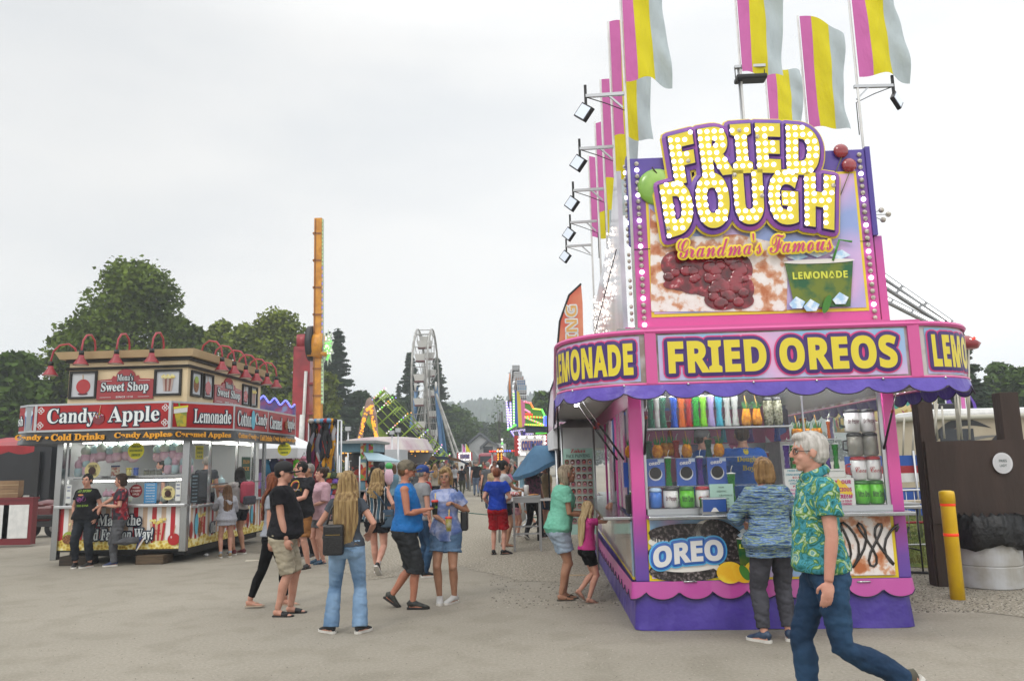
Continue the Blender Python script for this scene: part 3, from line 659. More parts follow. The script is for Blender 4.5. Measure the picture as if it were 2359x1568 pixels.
b = MB(); b.box(-.5, -.45, .3, 2.2, 2.42, 2.45, M('tube_light_soft', 'ffffff', .4, e=8)); b.build('canopy_and_fill_light', st)
b = MB()
for x, y in ((-.01, .62), (-.01, 1.15), (-.01, 2.6)): b.box(x, x + .02, y, y + .38, 1.15, 2.25, M('steel_painted_reflection', 'c9b4c4', .18, .35, ramp=[(.3, 'e8e2e6'), (.45, 'c45a98'), (.55, 'ece6ea'), (.7, '9c3c74')], vs=3, st=(1, 4, .25), b=.3, bs=9))  # pink and white reflections painted into the steel colour
for x, y in ((.02, .45), (.02, 1.98), (.02, 3.2)): b.box(x, x + .05, y, y + .05, 1.11, 2.3, alu)
b.build('side_window_frame', st)
b = MB(); b.box(.14, .165, -.0, .03, 1.19, 2.43, alu); b.build('window_frame', st)
for x0, x1 in ((1.80, 1.815), (2.58, 2.62)): b = MB(); b.box(x0, x1, .0, .03, 1.19, 2.43, alu); b.build('window_frame', st)
b = MB(); b.box(.165, 1.80, .012, .018, 1.19, 2.43, glass); b.box(1.815, 2.58, .012, .018, 1.19, 2.43, glass); b.build('window_pane', st)
b = MB()     # gas struts holding the flap
for A, B_ in (((.15, -.0, 1.75), (.15, -.5, 2.42)), ((2.60, -.0, 1.75), (2.60, -.5, 2.42)), ((-.02, .5, 1.7), (-.5, .5, 2.42)), ((-.02, 1.4, 1.7), (-.5, 1.4, 2.42))):
    A, B_ = V(A), V(B_); md = A.lerp(B_, .55); s_ = MB(); s_.tube([A, md], .012, blackm, 8); s_.tube([md, B_], .006, chrome, 8); s_.tube([md.lerp(A, .03), md.lerp(B_, .04)], .014, M('strut_red', '8a2a1c', .5), 8); s_.build('gas_strut', st)
# shelves
b = MB(); b.box(.2, 1.72, .06, .34, 2.005, 2.02, alu); b.build('shelf', st)
b = MB(); b.box(.2, 1.35, .08, .34, 1.700, 1.708, M('clear_shelf', 'b8c4c4', .05, a=.35)); b.build('shelf', st)
b = MB(); b.box(.18, 1.35, .08, .34, 1.405, 1.417, M('clear_shelf', 'b8c4c4', .05, a=.35)); b.build('shelf', st)
b = MB(); b.box(1.66, 2.25, .12, .34, 1.865, 1.873, alu); b.build('shelf', st)
b = MB(); b.box(1.66, 2.25, .12, .34, 1.50, 1.51, alu); b.build('shelf', st)
# canopy header with the lit names
PP = pathpts(); b = MB()
hd_c = M('header_clear', 'b9b4b2', .15, c2='8a7a70', vs=4, sp=.8)
PD = densify(PP, .1)
strip(b, PD, 2.44, 2.93, hd_c); b.build('header_backing', st)
b = MB(); b.tube([(x, y, 2.945) for x, y in pathpts(.015)], .026, pink, 6, sm=False); b.tube([(x, y, 2.425) for x, y in pathpts(.015)], .015, pink, 6, sm=False)
for x in (.13, 2.67): b.box(x, x + .11, -.63, -.605, 2.43, 2.985, pink)
b.box(.1, 2.8, -.62, -.58, 2.925, 2.985, pink); b.build('header_frame', st)
def sgn(nm, x0, x1, z0, z1, s, tw, arc=None):
    b = MB(); n = 16
    for i in range(n): b.add([(x0 + (x1 - x0) * i / n, 0, z0), (x0 + (x1 - x0) * (i + 1) / n, 0, z0), (x0 + (x1 - x0) * (i + 1) / n, 0, z1), (x0 + (x1 - x0) * i / n, 0, z1)], [(0, 1, 2, 3)], skyb)
    b2 = MB(); text(b2, s, (x0 + x1) / 2, (z0 + z1) / 2, tw, (z1 - z0) * .72, 0, [(LETP, .050, .006), (LETV, .036, .005), (LETY, 0, .006)], off=.03, sp=1.05, res=5)
    for q in (b, b2):
        if arc: bend(q, 0, arc)
        else: bend(q, 0, lambda p: V((p.x, p.y - .618, p.z)))
    o = b.build('name_board', st); b2.build('lettering', o)
sgn('h', .26, 2.64, 2.455, 2.905, 'FRIED OREOS', 2.2)
L_ = .9 * pi / 2
def arcL(p):      # x is arc length measured back from the front left post
    r = .905 - p.y; a = -pi / 2 - (.0 - p.x) / .9 if p.x > 0 else -pi / 2 + p.x / .9
    return V((.18 + r * cos(a), .3 + r * sin(a), p.z))
def arcR(p):
    r = .795 - p.y; a = -pi / 2 + p.x / .79
    return V((2.72 + r * cos(a), .19 + r * sin(a), p.z))
sgn('l', -L_ * 1.0 + .02, -.10, 2.455, 2.905, 'LEMONADE', 1.16, arcL)
sgn('r', .12, L_ - .02, 2.455, 2.905, 'LEMONADE', 1.16, arcR)
b = MB(); PV = densify(pathpts(.02), .025); LV = .385
strip(b, PV, lambda s: 2.305 + .055 - .085 * abs(sin(pi * (s) / LV)) ** .5, 2.435, M('vinyl_awning', '4e3a9c', .35, c2='5c48ac', vs=3, b=2, bs=3, coat=.12), .035)
o = b.build('scalloped_valance', st)
def edging(P_, zf, off, name, par):      # dark piping sewn along the scalloped edge
    s = 0; pts = []
    for i, p in enumerate(P_):
        if i: s += math.dist(p, P_[i - 1])
        q = P_[min(i + 1, len(P_) - 1)]; r_ = P_[max(i - 1, 0)]; n = V((q[1] - r_[1], -(q[0] - r_[0]), 0)); n = n.normalized() if n.length else n
        pts.append((p[0] + n.x * off, p[1] + n.y * off, zf(s)))
    b = MB(); b.tube(pts, .0065, M('vinyl_trim', '2a1d3c', .5), 5); b.build(name, par)
edging(PV, lambda s: 2.305 + .055 - .085 * abs(sin(pi * s / LV)) ** .5, .037, 'piping', o)
edging(P2, sc_(.335, .085, .385), .017, 'piping', pink_sk)
sn = MB(); s_ = 0
for i in range(1, len(PV)):
    s0 = s_; s_ += math.dist(PV[i], PV[i - 1])
    if int(s0 / .62) != int(s_ / .62): sn.ell((PV[i][0], PV[i][1] - .01, 2.415), .014, chrome, 8, 6)
sn.build('snap_fastener', o)
# ---- tall sign above
b = MB(); b.box(.13, 2.70, .0, .10, 3.02, 5.0, gradP, bev=.006); b.box(.10, .13, -.02, .12, 4.02, 5.02, M('edge_purple', '4d3f92', .4)); b.box(2.70, 2.75, -.02, .12, 4.02, 5.02, M('edge_purple', '4d3f92', .4)); b.box(.13, 2.66, -.008, -.001, 3.955, 3.962, dark)
b.box(2.72, 2.80, .02, .1, 3.0, 4.02, gradP)
sign = b.build('tall_sign', st)
b = MB(); b.box(.0, 2.74, -.12, .1, 2.99, 3.08, pink); b.build('sign_base', st)
def FP(px, py, y=0.0): q = DF.on(px, py, 1, y); return (q.x, q.z)
b = MB(); b.poly([(.295, 3.2), (2.585, 3.2), (2.585, 4.75), (.295, 4.75)], -.006, -.001, yel)
b.poly([(.325, 3.235), (2.555, 3.235), (2.555, 4.72), (.325, 4.72)], -.012, -.008, M('print_lilac', '8fa2d6', .35, c2='dcaed8', vs=1.1, vd=2, coat=.3))
Q_ = [FP(*p, -.014) for p in ((1500, 718), (1497, 480), (1540, 520), (1600, 545), (1700, 540), (1790, 560), (1815, 600), (1812, 716))]; b.poly(Q_, -.018, -.014, sugar)
for k, (px, py, rx, rz) in enumerate(((1560, 610, 34, 30), (1575, 640, 40, 28), (1620, 610, 42, 34), (1670, 605, 44, 30), (1700, 620, 30, 36), (1640, 650, 50, 32), (1690, 665, 42, 38), (1665, 690, 38, 22), (1705, 692, 28, 18), (1600, 660, 30, 16), (1548, 655, 18, 10))): x, z = FP(px, py, -.02); b.oval(x, z, rx * .0052, rz * .0052, -.0215 - k * .0007, -.0205 - k * .0007, cherry, 22)
random.seed(3)
for k in range(40):
    px, py = random.choice([(1538 + random.random() * 178, 588 + random.random() * 66), (1640 + random.random() * 88, 640 + random.random() * 60)]); x, z = FP(px, py, -.03); r_ = random.uniform(.03, .085)
    b.ell((x, -.030, z), (r_, .014, r_ * .92), M('print_berry', '5c0c18', .18, c2='8c1c2c', vs=9, coat=.9), 12, 8)
x, z = FP(1890, 655, -.03); cup(b, x, z, .72, .50, -.04, 'LEMONADE')
for px, py in ((1835, 700), (1935, 690), (1868, 706)): x, z = FP(px, py, -.05); b.poly([(x - .08, z), (x, z + .08), (x + .09, z + .02), (x + .05, z - .05), (x - .05, z - .05)], -.058, -.055, ice)
ov(1905, 700, 8, 22, -.062, M('print_leaf', '3f7d28', .5), -.4, b); b.build('dough_picture', sign)
gf = MB(); x, z = FP(1738, 561, -.12)
text(gf, "Grandma's Famous", x, z, 1.62, .23, -.10, [(yel, .022, .004), (M('print_script_pink', 'c23a72', .4), 0, .012)], style='c', off=.0, warp=lambda X_, Z_: (X_, Z_ + (X_ - x) * .02)); gf.build('script_lettering', sign)
ap = MB(); x, z = FP(1502, 430, -.04); ap.ell((x + .06, -.02, z), (.22, .05, .21), M('apple_green', '7cab3c', .3, c2='9cc45c', vs=3, coat=.5), 18, 12); ap.tube([(x + .06, -.05, z + .14), (x + .01, -.05, z + .22)], .008, M('stem', '3a2a1c'), 6); ap.build('green_apple_cutout', sign)
ch = MB(); cm = M('cherry_red', '8a1420', .15, c2='a82a34', vs=4, coat=.9)
for px, py in ((1938, 347), (1957, 380)): x, z = FP(px, py, -.04); ch.ell((x, -.03, z), (.082, .04, .08), cm, 14, 10); ch.tube([(x, -.04, z - .07), (x - .12, -.03, z - .33)], .005, M('stem_green', '6a6a34'), 5)
ch.build('cherry_cutout', sign)
# big letters
LT = []
def bigword(s, x0p, x1p, ytop, ybot, lift, fan, b):
    X0, Zt = FP(x0p, ytop, -.12); X1, Zb = FP(x1p, ybot, -.12); cx = (X0 + X1) / 2; cz = (Zt + Zb) / 2; hw = (X1 - X0) / 2
    def wp(x, z): u = (x - cx) / hw; return (x + fan * u * (z - cz), z + lift * (1 - u * u) - lift * .5 + .012 * u)
    r = text(b, s, cx, cz, X1 - X0, Zt - Zb, -.06, [(yel, .078, .0), (LETM, .060, .024), (LETV, .018, .018), (LETY, 0, .02)], off=.05, warp=wp, res=4, th=.02, sp=1.14)
    LT.append(r)
b = MB(); bigword('FRIED', 1543, 1893, 302, 402, .10, .10, b); bigword('DOUGH', 1524, 1928, 410, 522, .12, .10, b)
big = b.build('big_lettering', sign); LTb = M('x')
pts = []
for P_, fs, yy in LT:
    tri = []
    for f in fs:
        for i in range(1, len(f) - 1): tri.append((V(P_[f[0]]), V(P_[f[i]]), V(P_[f[i + 1]])))
    xs = [p[0] for p in P_]; zs = [p[1] for p in P_]
    def inside(x, z):
        q = V((x, z))
        return any(min(t[0].x, t[1].x, t[2].x) <= x <= max(t[0].x, t[1].x, t[2].x) and intersect_point_tri_2d(q, *t) for t in tri)
    gx = .08; nx = int((max(xs) - min(xs)) / gx); nzr = int((max(zs) - min(zs)) / .062); row = 0
    z = min(zs) + .03
    while z < max(zs):
        x = min(xs) + .028
        last = -9
        while x < max(xs):
            if x - last >= .077 and all(inside(x + dx, z + dz) for dx, dz in ((0, 0), (.018, 0), (-.018, 0), (0, .018), (0, -.018))): pts.append((x, yy - .002, z)); last = x; x += .03
            x += .006
        z += .082
bm_ = MB(); bm_.ell((0, 0, 0), (.0245, .017, .0245), bulb_on, 10, 6); bme = bm_.mesh('bulb')
bo_ = MB(); bo_.ell((0, 0, 0), (.0245, .017, .0245), bulb_off, 10, 6); bmo = bo_.mesh('bulb')
for p in pts[:88]:
    o = link(bpy.data.objects.new('bulb', bmo if random.random() < .03 else bme), st); o.location = p
b = MB()
for p in pts[88:]: b.ell(p, (.0245, .017, .0245), bulb_off if random.random() < .03 else bulb_on, 10, 6)
for k in range(26):     # bulbs up both sides of the tall sign
    for sx in (.215, 2.635):
        z = 3.12 + k * .0725; b.ell((sx, -.012, z), (.026, .02, .026), bulb_on if (k + int(sx)) % 4 == 0 else bulb_off, 10, 6)
    b.ell((.09, .06, 3.12 + k * .0725), (.02, .024, .024), bulb_on if k % 4 == 0 else bulb_off, 8, 6)
# letters of bulbs on the side sign, seen at a glancing angle
for k in range(230):
    t_ = random.random(); y = .5 + 5.0 * t_; zt = 4.35 + .25 * sin(t_ * 9) - .15 * t_; z = zt - random.random() * (.9 - .2 * t_)
    b.ell((-.02, round(y / .12) * .12, round(z / .075) * .075), (.014, .018, .018), M('bulb_side', 'fff6ee', .3, e=.8), 8, 5)
o = b.build('marquee_bulbs', st, kind='stuff')
b = MB()
S_ = [(y, z) for y, z in ((.1, 3.02), (.1, 4.9), (.4, 4.95), (1.1, 4.62), (2.2, 4.5), (3.4, 4.45), (4.8, 4.35), (5.8, 4.25), (5.9, 3.02))]
b.add([(.0, y, z) for y, z in S_] + [(.05, y, z) for y, z in S_], [tuple(range(9)), tuple(range(17, 8, -1))] + [(i, i + 9, (i + 1) % 9 + 9, (i + 1) % 9) for i in range(9)], M('side_sign', 'a4a8b2', .3, c2='c4bfca', vs=2, coat=.4, st=(1, 1, .4)))
b.build('side_sign', st)
b = MB(); b.tube([(-.02, .3, 4.05), (-.3, 2.8, 3.0)], .006, dark, 5); b.build('guy_wire', st)
b = MB(); pass
for dx, dz in ((.06, .05), (.13, 0), (.07, -.06)): b.tube([(2.74, .1, 4.28), (2.78 + dx, .1, 4.28 + dz)], .005, alu, 5); b.ell((2.80 + dx, .1, 4.28 + dz), .03, bulb_off, 10, 8)
b.build('side_bulb_cluster', st)
# ---- flags and floodlights on the stand's roof
fc = [M('flag_' + n_, c_, .8, b=1.5, bs=3, bst=(3, 3, 1), sp=.1) for n_, c_ in (('pink', 'c46ca6'), ('yellow', 'd2c62e'), ('white', 'b2bdc0'))]
def flag(px, ptop, pbot, width, Yl, label, base_z, curl=.12, slope=0, pole_r=.016):
    """flag whose hoist runs between two picture heights at local depth Yl"""
    a = DF.on(px, ptop, 1, Yl); c = DF.on(px + (pbot - ptop) * .045, pbot, 1, Yl)
    x = (a.x + c.x) / 2; t = thing('flag', label, 'flag', DF.w(x, Yl, base_z), DF.a, 'striped flags on the fried dough stand'); z0, z1 = c.z - base_z, a.z - base_z
    p = MB(); p.tube([(0, 0, 0), (0, 0, z1 + .04)], pole_r, white, 8); p.build('flagpole', t)
    w_ = width * 8.3 / FL * (1 + Yl / 8.3); b = MB(); n, k = 24, 20; sd = random.random() * 9
    vs = []
    for i in range(n + 1):
        u = i / n
        for j in range(k + 1):
            v = j / k; zz = z0 + (z1 - z0) * v - slope * u ** 1.5 * v * w_ - .05 * u * u * (1 - v)
            vs.append((.012 + u * w_ * (1 - .05 * sin(v * 5 + sd)), -.05 - curl * sin(u * 3.4 + sd * .3) * u - .05 * sin(u * 9 + v * 5 + sd) * u - .02 * sin(v * 16 + u * 7 + sd) * u, zz + .02 * sin(u * 7 + sd)))
    for q, (i0, i1) in enumerate(((0, 6), (6, 15), (15, 24))):
        sub = [vs[i * (k + 1) + j] for i in range(i0, i1 + 1) for j in range(k + 1)]
        b.add(sub, [(i * (k + 1) + j, (i + 1) * (k + 1) + j, (i + 1) * (k + 1) + j + 1, i * (k + 1) + j + 1) for i in range(i1 - i0) for j in range(k)], fc[q], sm=True)
    b.build('flag_cloth', t, fix=False)
RZ = 3.05
flag(1427, -60, 190, 108, -.2, 'pink yellow and white flag nearest the camera at the left front corner of the stand', RZ, slope=.0)
flag(1401, 57, 318, 96, .95, 'striped flag second from the front along the left edge of the stand roof', RZ)
flag(1383, 190, 415, 82, 2.1, 'striped flag third from the front along the left edge of the stand roof', RZ)
flag(1370, 286, 490, 74, 3.5, 'striped flag fourth from the front along the left edge of the stand roof', RZ)
flag(1355, 364, 548, 66, 5.0, 'farthest striped flag along the left edge of the stand roof', RZ)
flag(1692, -70, 172, 105, 2.2, 'striped flag cut by the picture top above the word FRIED', RZ, curl=.1)
flag(1764, 166, 300, 82, 6.6, 'small low striped flag just behind the letters D of the big sign', RZ)
flag(1843, 42, 300, 96, 3.0, 'striped flag with steeply sloping top right of the small one', RZ, slope=.55)
flag(1955, -70, 180, 122, .5, 'striped flag on the right front corner pole above a floodlight', RZ, slope=.1)
def flood(px, py, Yl, dx, label, side=-1):
    a = DF.on(px, py, 1, Yl); t = thing('floodlight', label, 'floodlight', DF.w(a.x, Yl, a.z), DF.a, 'floodlights on arms along the stand roof')
    p = MB(); L = dx; p.beam((0, 0, 0), (side * L, 0, -.01), .035, .035, alu); p.beam((side * .02, 0, -.16), (side * .17, 0, -.01), .02, .02, alu); p.build('arm', t)
    p = MB(); R_ = Matrix.Rotation(rad(38 * -side), 4, 'Y') @ Matrix.Rotation(rad(18), 4, 'X'); X_ = Matrix.Translation((side * (L + .02), -.0, -.20)) @ R_
    X_ = X_ @ Matrix.Rotation(rad(42) * side, 4, 'Z') @ Matrix.Scale(.86, 4); p.box(-.125, .125, -.03, .02, -.10, .10, blackm, X_); p.beam((side * L, 0, .12), (side * (L), 0, -.12), .03, .02, blackm); hd = p.build('lamp_head', t)
    p = MB(); p.box(-.105, .105, -.036, -.032, -.082, .082, M('flood_lens', 'c4ccd8', .2, e=.35), X_); p.build('lens', hd)
    p = MB(); p.tube([(side * L, 0, -.02), (side * L * .5, 0, -.10), (0.01, 0, -.2), (.01, .0, -.6)], .006, blackm, 5); p.build('cable', t)
for i, (px, py, Yl, L) in enumerate(((1437, 216, -.2, .42), (1413, 338, .95, .42), (1390, 435, 2.1, .42), (1375, 509, 3.5, .42), (1362, 564, 5.0, .44))):
    flood(px, py, Yl, L, ('nearest floodlight on the left roof edge of the fried dough stand', 'second floodlight from the front on the left roof edge', 'third floodlight from the front on the left roof edge', 'fourth floodlight from the front on the left roof edge', 'farthest floodlight on the left roof edge, above the orange banner')[i])
flood(1967, 200, .5, .45, 'floodlight reaching right from the right front flagpole', 1)
t = DF.on(1700, 155, 1, 2.2); q = thing('floodlight', 'dark floodlight seen edge on below the flag above FRIED', 'floodlight', DF.w(t.x, 2.2, RZ), DF.a, 'floodlights on arms along the stand roof'); zt = t.z - RZ
p = MB(); p.tube([(0, 0, 0), (0, 0, zt)], .014, alu, 8); p.box(-.05, .38, -.03, .03, zt - .02, zt + .02, alu); p.build('arm', q); p = MB(); p.box(-.05, .38, -.1, .1, zt - .22, zt - .15, blackm, bev=.02); p.box(-.05, -.04, -.01, .01, zt - .16, zt, blackm); p.box(.36, .37, -.01, .01, zt - .16, zt, blackm); p.build('lamp_head', q)
# roof lip the poles stand on
b = MB(); b.box(-.1, 2.85, -.25, LEN, 2.99, 3.045, M('roof', '9a9a9a', .6)); b.build('roof', st)
# ---------------------------------------------------------------- goods in the fried dough stand
def put_local(t, x, y, z): t.location = DF.w(x, y, z); t.rotation_euler = (0, 0, DF.a)
def tr(name, col): return M('plastic_' + name, col, .08, t=.55, sp=.7, e=0)
def goods(name, label, cat, px, y, z, grp):
    t = thing(name, label, cat, (0, 0, 0), 0, grp); x = DF.on(px, 1050, 1, y).x; put_local(t, x, y, z); return t
def mug(px, y, z, label, body, lid, r=.078, h=.20, word=None, wc=None, handle=-1):
    t = goods('travel_mug', label, 'mug', px, y, z, 'refill mugs in the stand window')
    b = MB(); b.lathe([(r * .8, 0), (r * .98, .02), (r, h * .5), (r * .97, h)], body, 20)
    if word:
        k = len(b.v); text(b, word, 0, h * .52, r * 1.55, r * .75, 0, [(wc, 0, .002)], style='c' if word in ('Coca',) else 'b', off=.0)
        bend(b, k, lambda p: V((sin(p.x / r) * (r + .002), -cos(p.x / r) * (r + .002), p.z)))
    b.build('cup_body', t); b = MB(); b.lathe([(r * 1.0, h), (r * 1.02, h + .012), (r * .85, h + .035), (r * .3, h + .04)], lid, 20); b.build('lid', t)
    if handle: b = MB(); b.tube([(handle * r * .95, 0, h * .8), (handle * (r + .045), 0, h * .75), (handle * (r + .045), 0, h * .35), (handle * r * .9, 0, h * .28)], .011, lid, 8); b.build('mug_handle', t)
    return t
def tumbler(px, y, z, label, col, h=.27, r=.032, lidc=None):
    t = goods('tumbler', label, 'cup', px, y, z, 'coloured plastic tumblers in the stand window')
    b = MB(); n = 15; b.lathe([(r * (.9 if i in (0,) else .62 + .38 * abs(i / (n - 1) * 2 - 1) ** 1.4 + .07 * sin(i * 2.2)), h * i / (n - 1)) for i in range(n)], tr(col, {'green': '1f9a28', 'purple': '5a2a9a', 'blue': '1c4cb0', 'orange': 'd0641c', 'red': 'a82020', 'lime': '7cc81c', 'lilac': 'a496c8', 'cyan': '3aa0b8', 'clear': 'c4c8c4', 'brown': '8a4020', 'jade': '2c6a50'}[col]), 14)
    b.build('cup_body', t); b = MB(); b.lathe([(r * 1.05, h), (r * 1.05, h + .008), (r * .3, h + .015)], M('lid_' + (lidc or 'white'), lidc or 'cfd2d0', .4), 14); b.build('lid', t)
    b = MB(); b.tube([(0, 0, h), (.004, 0, h + .05), (.02, 0, h + .085)], .003, M('straw_clear', 'c8d0c4', .3), 5); b.build('straw', t)
def pineapple(px, y, z, label, h=.13):
    t = goods('pineapple_cup', label, 'cup', px, y, z, 'pineapple shaped cups in the stand window')
    b = MB(); b.lathe([(.035, 0), (.053, .03), (.058, .07), (.05, .11), (.034, h)], M('pineapple_orange', 'c0700a', .15, c2='de9a1c', vs=30, t=.3, b=.8, bs=90), 16); b.build('cup_body', t)
    b = MB()
    for k in range(12):
        a = k * 2.4; r_ = .012 + .02 * (k % 3) / 2; b.add([(r_ * cos(a) - .008, r_ * sin(a), h - .01), (r_ * cos(a) + .008, r_ * sin(a), h - .01), (r_ * cos(a) * 2.1, r_ * sin(a) * 2.1, h + .07 + .02 * (k % 2))], [(0, 1, 2)], M('leaf_green', '1c6a2c', .4))
    b.build('leaf_crown', t, fix=False); b = MB(); b.tube([(.01, 0, h), (-.01, 0, h + .14)], .003, M('straw_orange', 'd09a2c'), 5); b.build('straw', t)
ORD = ['first', 'second', 'third', 'fourth', 'fifth', 'sixth', 'seventh', 'eighth', 'ninth', 'tenth', 'eleventh', 'twelfth', 'thirteenth', 'fourteenth', 'fifteenth', 'sixteenth']
wh = M('mug_white', 'd4d4d2', .3); bk = M('lid_black', '222224', .4); red = M('lid_red', 'a02028', .35); grn = M('mug_green', '5cb81c', .3, c2='4aa81c'); mar = M('print_maroon', '5a1828', .4)
zc = 1.191
mug(1505, .10, zc, 'squat blue travel mug with pale lid at the left end of the counter row', M('mug_blue', '2f6cc0', .3), M('lid_pale', 'a9c4e0', .4), .068, .17, handle=0)
mug(1540, .10, zc, 'white mug with maroon writing and black lid beside the blue mug', wh, bk, .078, .18, 'Dr Pepper', mar, 0)
mug(1577, .10, zc, 'lime green mug with dark writing behind the pink drink mug, left of the napkin box', grn, M('lid_green', '2a6a20', .4), .078, .18, 'Mtn Dew', M('print_dark_green', '1c3a1c'), 0)
mug(1613, .12, zc, 'white mug with red lid half hidden by the napkin dispenser', wh, red, .074, .18, 'C', M('print_red', 'a81c24'), 0)
for q, (nm, bo, li, wd, wc) in enumerate((('lime green mug', grn, M('lid_green', '2a6a20', .4), 'Mtn Dew', M('print_dark_green', '1c3a1c')), ('white mug with red script', wh, red, 'Coca', M('print_red', 'a81c24')), ('clear mug with black lid', M('plastic_clearmug', 'a8a69a', .1, t=.5, sp=.7), bk, None, None), ('white mug with maroon writing', wh, bk, 'Dr Pepper', mar))):
    for i, px in enumerate((1978 - q * 3, 2011 - q * 2)):
        mug(px, .12, zc + q * .246, '%s, %s of the right window stack, %s' % (nm, ('lowest level', 'second level', 'third level', 'topmost level')[q], ('left one', 'right one')[i]), bo, li, .078, .205, wd, wc, -1 if i == 0 else 0)
for k, (px, c) in enumerate(((1504, 'jade'), (1518, 'clear'), (1531, 'jade'), (1558, 'blue'), (1576, 'orange'), (1592, 'red'), (1609, 'green'), (1626, 'lime'), (1644, 'lilac'), (1663, 'cyan'), (1682, 'clear'), (1700, 'clear'))):
    tumbler(px, .2, 2.021, '%s tumbler on the top shelf, %s from the left' % (c, ('first', 'second', 'third', 'fourth', 'fifth', 'sixth', 'seventh', 'eighth', 'ninth', 'tenth', 'eleventh', 'twelfth')[k]), c, .33, .046 if c not in ('clear',) else .042)
for k, px in enumerate((1726, 1750)): pineapple(px, .2, 2.021, 'pineapple cup on the top shelf, %s of two' % ('left', 'right')[k], .19)
for k, px in enumerate((1777, 1799)): mug(px, .2, 2.021, 'clear jar cup with black and lime lid on the top shelf, %s one' % ('left', 'right')[k], M('plastic_speckled', 'a8a890', .1, t=.4, c2='5a5a40', vs=40), bk, .05, .27, handle=0)
for k, (px, dx) in enumerate(((1515, 0), (1583, 0), (1657, 0))): pineapple(px, .14, 1.709, 'orange pineapple cup on the clear shelf, %s from the left' % ('first', 'second', 'third')[k], .14)
for k, (px, c) in enumerate(((1495, 'jade'), (1559, 'red'), (1633, 'jade'))): tumbler(px, .2, 1.709, '%s lidded tumbler between the pineapple cups, number %s from the left' % (c, ('one', 'two', 'three')[k]), c, .17, .042, '1c4a2c' if c == 'jade' else 'a01c20')
for k, px in enumerate((1531, 1548)): pineapple(px, .27, 1.73, 'amber pineapple cup at the back of the clear shelf, %s one' % ('left', 'right')[k], .14)
tumbler(1538, .12, 1.418, 'green twisted tumbler between the first two blue cookie boxes', 'green', .29, .038); tumbler(1611, .12, 1.418, 'purple twisted tumbler between the second and third cookie boxes', 'purple', .29, .038)
tumbler(1681, .06, 1.20, 'tall green figure tumbler by the pale green notice', 'green', .33, .045)
for k, px in enumerate((1840, 1860, 1886)): pineapple(px, .2, 1.874, 'small pineapple cup on the right hand shelf, %s of three' % ('left', 'middle', 'right')[k], .11)
for k, (px, c) in enumerate(((1812, 'purple'), (1828, 'green'), (1848, 'brown'), (1866, 'orange'), (1887, 'blue'), (1906, 'purple'), (1925, 'green'))):
    tumbler(px, .16, 1.511, '%s long tumbler in the right hand row, %s from the left' % (c, ('first', 'second', 'third', 'fourth', 'fifth', 'sixth', 'seventh')[k]), c, .30, .036)
tumbler(1914, .2, 1.874, 'orange long tumbler on the right hand shelf beside the pineapple cups', 'orange', .18, .022)
bxb = M('box_blue', '1f52b0', .35, coat=.3); ckm = M('cookie_dark', '120e0d', .6, c2='241c1a', vs=60, sp=.2)
for k, px in enumerate((1508, 1579, 1650)):
    t = goods('cookie_box', 'blue box printed with one dark cookie, %s of three' % ('left', 'middle', 'right')[k], 'box', px, .12, 1.418, 'blue cookie boxes in the stand window')
    b = MB(); b.box(-.1, .1, 0, .06, 0, .285, bxb, bev=.003); b.oval(0, .125, .07, .07, -.004, -.001, M('print_white', 'dedede', .35)); b.oval(0, .135, .062, .062, -.008, -.005, ckm); b.oval(0, .135, .05, .05, -.010, -.009, M('cookie_ring', '1a1514', .6, c2='2e2624', vs=80, sp=.2))
    text(b, 'OREO', -.005, .235, .12, .03, -.003, [(M('print_white', 'dedede', .35), 0, .002)], off=.03, warp=lambda x, z: (x, z + x * .1)); b.box(.03, .095, -.004, -.001, .245, .28, M('price_tag', 'b9c8dc', .5)); b.build('carton', t)
t = goods('cookie_box', 'blue cookie box seen through the side window left of the corner post', 'box', 1452, .5, 1.40, 'blue cookie boxes in the stand window'); b = MB(); b.box(-.08, .08, 0, .06, 0, .27, bxb); b.oval(.02, .11, .055, .055, -.008, -.005, ckm); b.build('carton', t)
for k in range(14): tumbler(1515 + k * 31, 2.5, 1.9 if k % 2 else 1.45, '%s tumbler hanging far back inside the stand, %s from the left' % (('purple', 'red', 'blue', 'green', 'orange', 'cyan', 'lilac')[k % 7], (ORD + ['x'])[k]), ('purple', 'red', 'blue', 'green', 'orange', 'cyan', 'lilac')[k % 7], .3, .05)
t = goods('napkin_dispenser', 'blue and steel napkin dispenser on the front counter', 'dispenser', 1636, -.14, 1.136, None)
b = MB(); b.box(-.125, .125, -.06, .06, 0, .165, steel, bev=.008); b.box(-.115, .115, -.068, -.062, .03, .15, M('dispenser_blue', '2a4f94', .3)); b.poly([(-.04, .03), (-.01, .07), (.01, .07), (.04, .03)], -.074, -.069, M('napkin', 'd8d6d2', .8)); b.build('case', t)
t = goods('notice', 'pale green notice reading NOW SERVING behind the napkin dispenser', 'sign', 1657, .0, 1.191, None); mint = M('card_mint', 'a9cbbd', .7); ink = M('ink_grey', '4a5a56', .7)
b = MB(); b.box(-.12, .12, -.0, .004, .0, .24, mint)
for k, (s, z, w_) in enumerate((('NOW', .205, .06), ('SERVING', .165, .1), ("GRANDMA'S", .125, .13), ('ICED', .09, .06), ('REAL', .06, .06), ('TEAS', .03, .06))): text(b, s, 0 if k < 2 else .04, z, w_, .018, -.001, [(ink, 0, .002)], style='s', off=0)
b.build('card', t)
t = goods('menu_board', 'white menu board of dough prices in teal and red beside the tie dye man', 'sign', 1833, .0, 1.21, None)
b = MB(); b.box(-.13, .13, 0, .006, 0, .36, M('card_white', 'd0d2ce', .5)); tl = M('ink_teal', '3a8a9a', .6); rdk = M('ink_red', 'b03040', .6); pkk = M('ink_pink', 'c04a90', .6)
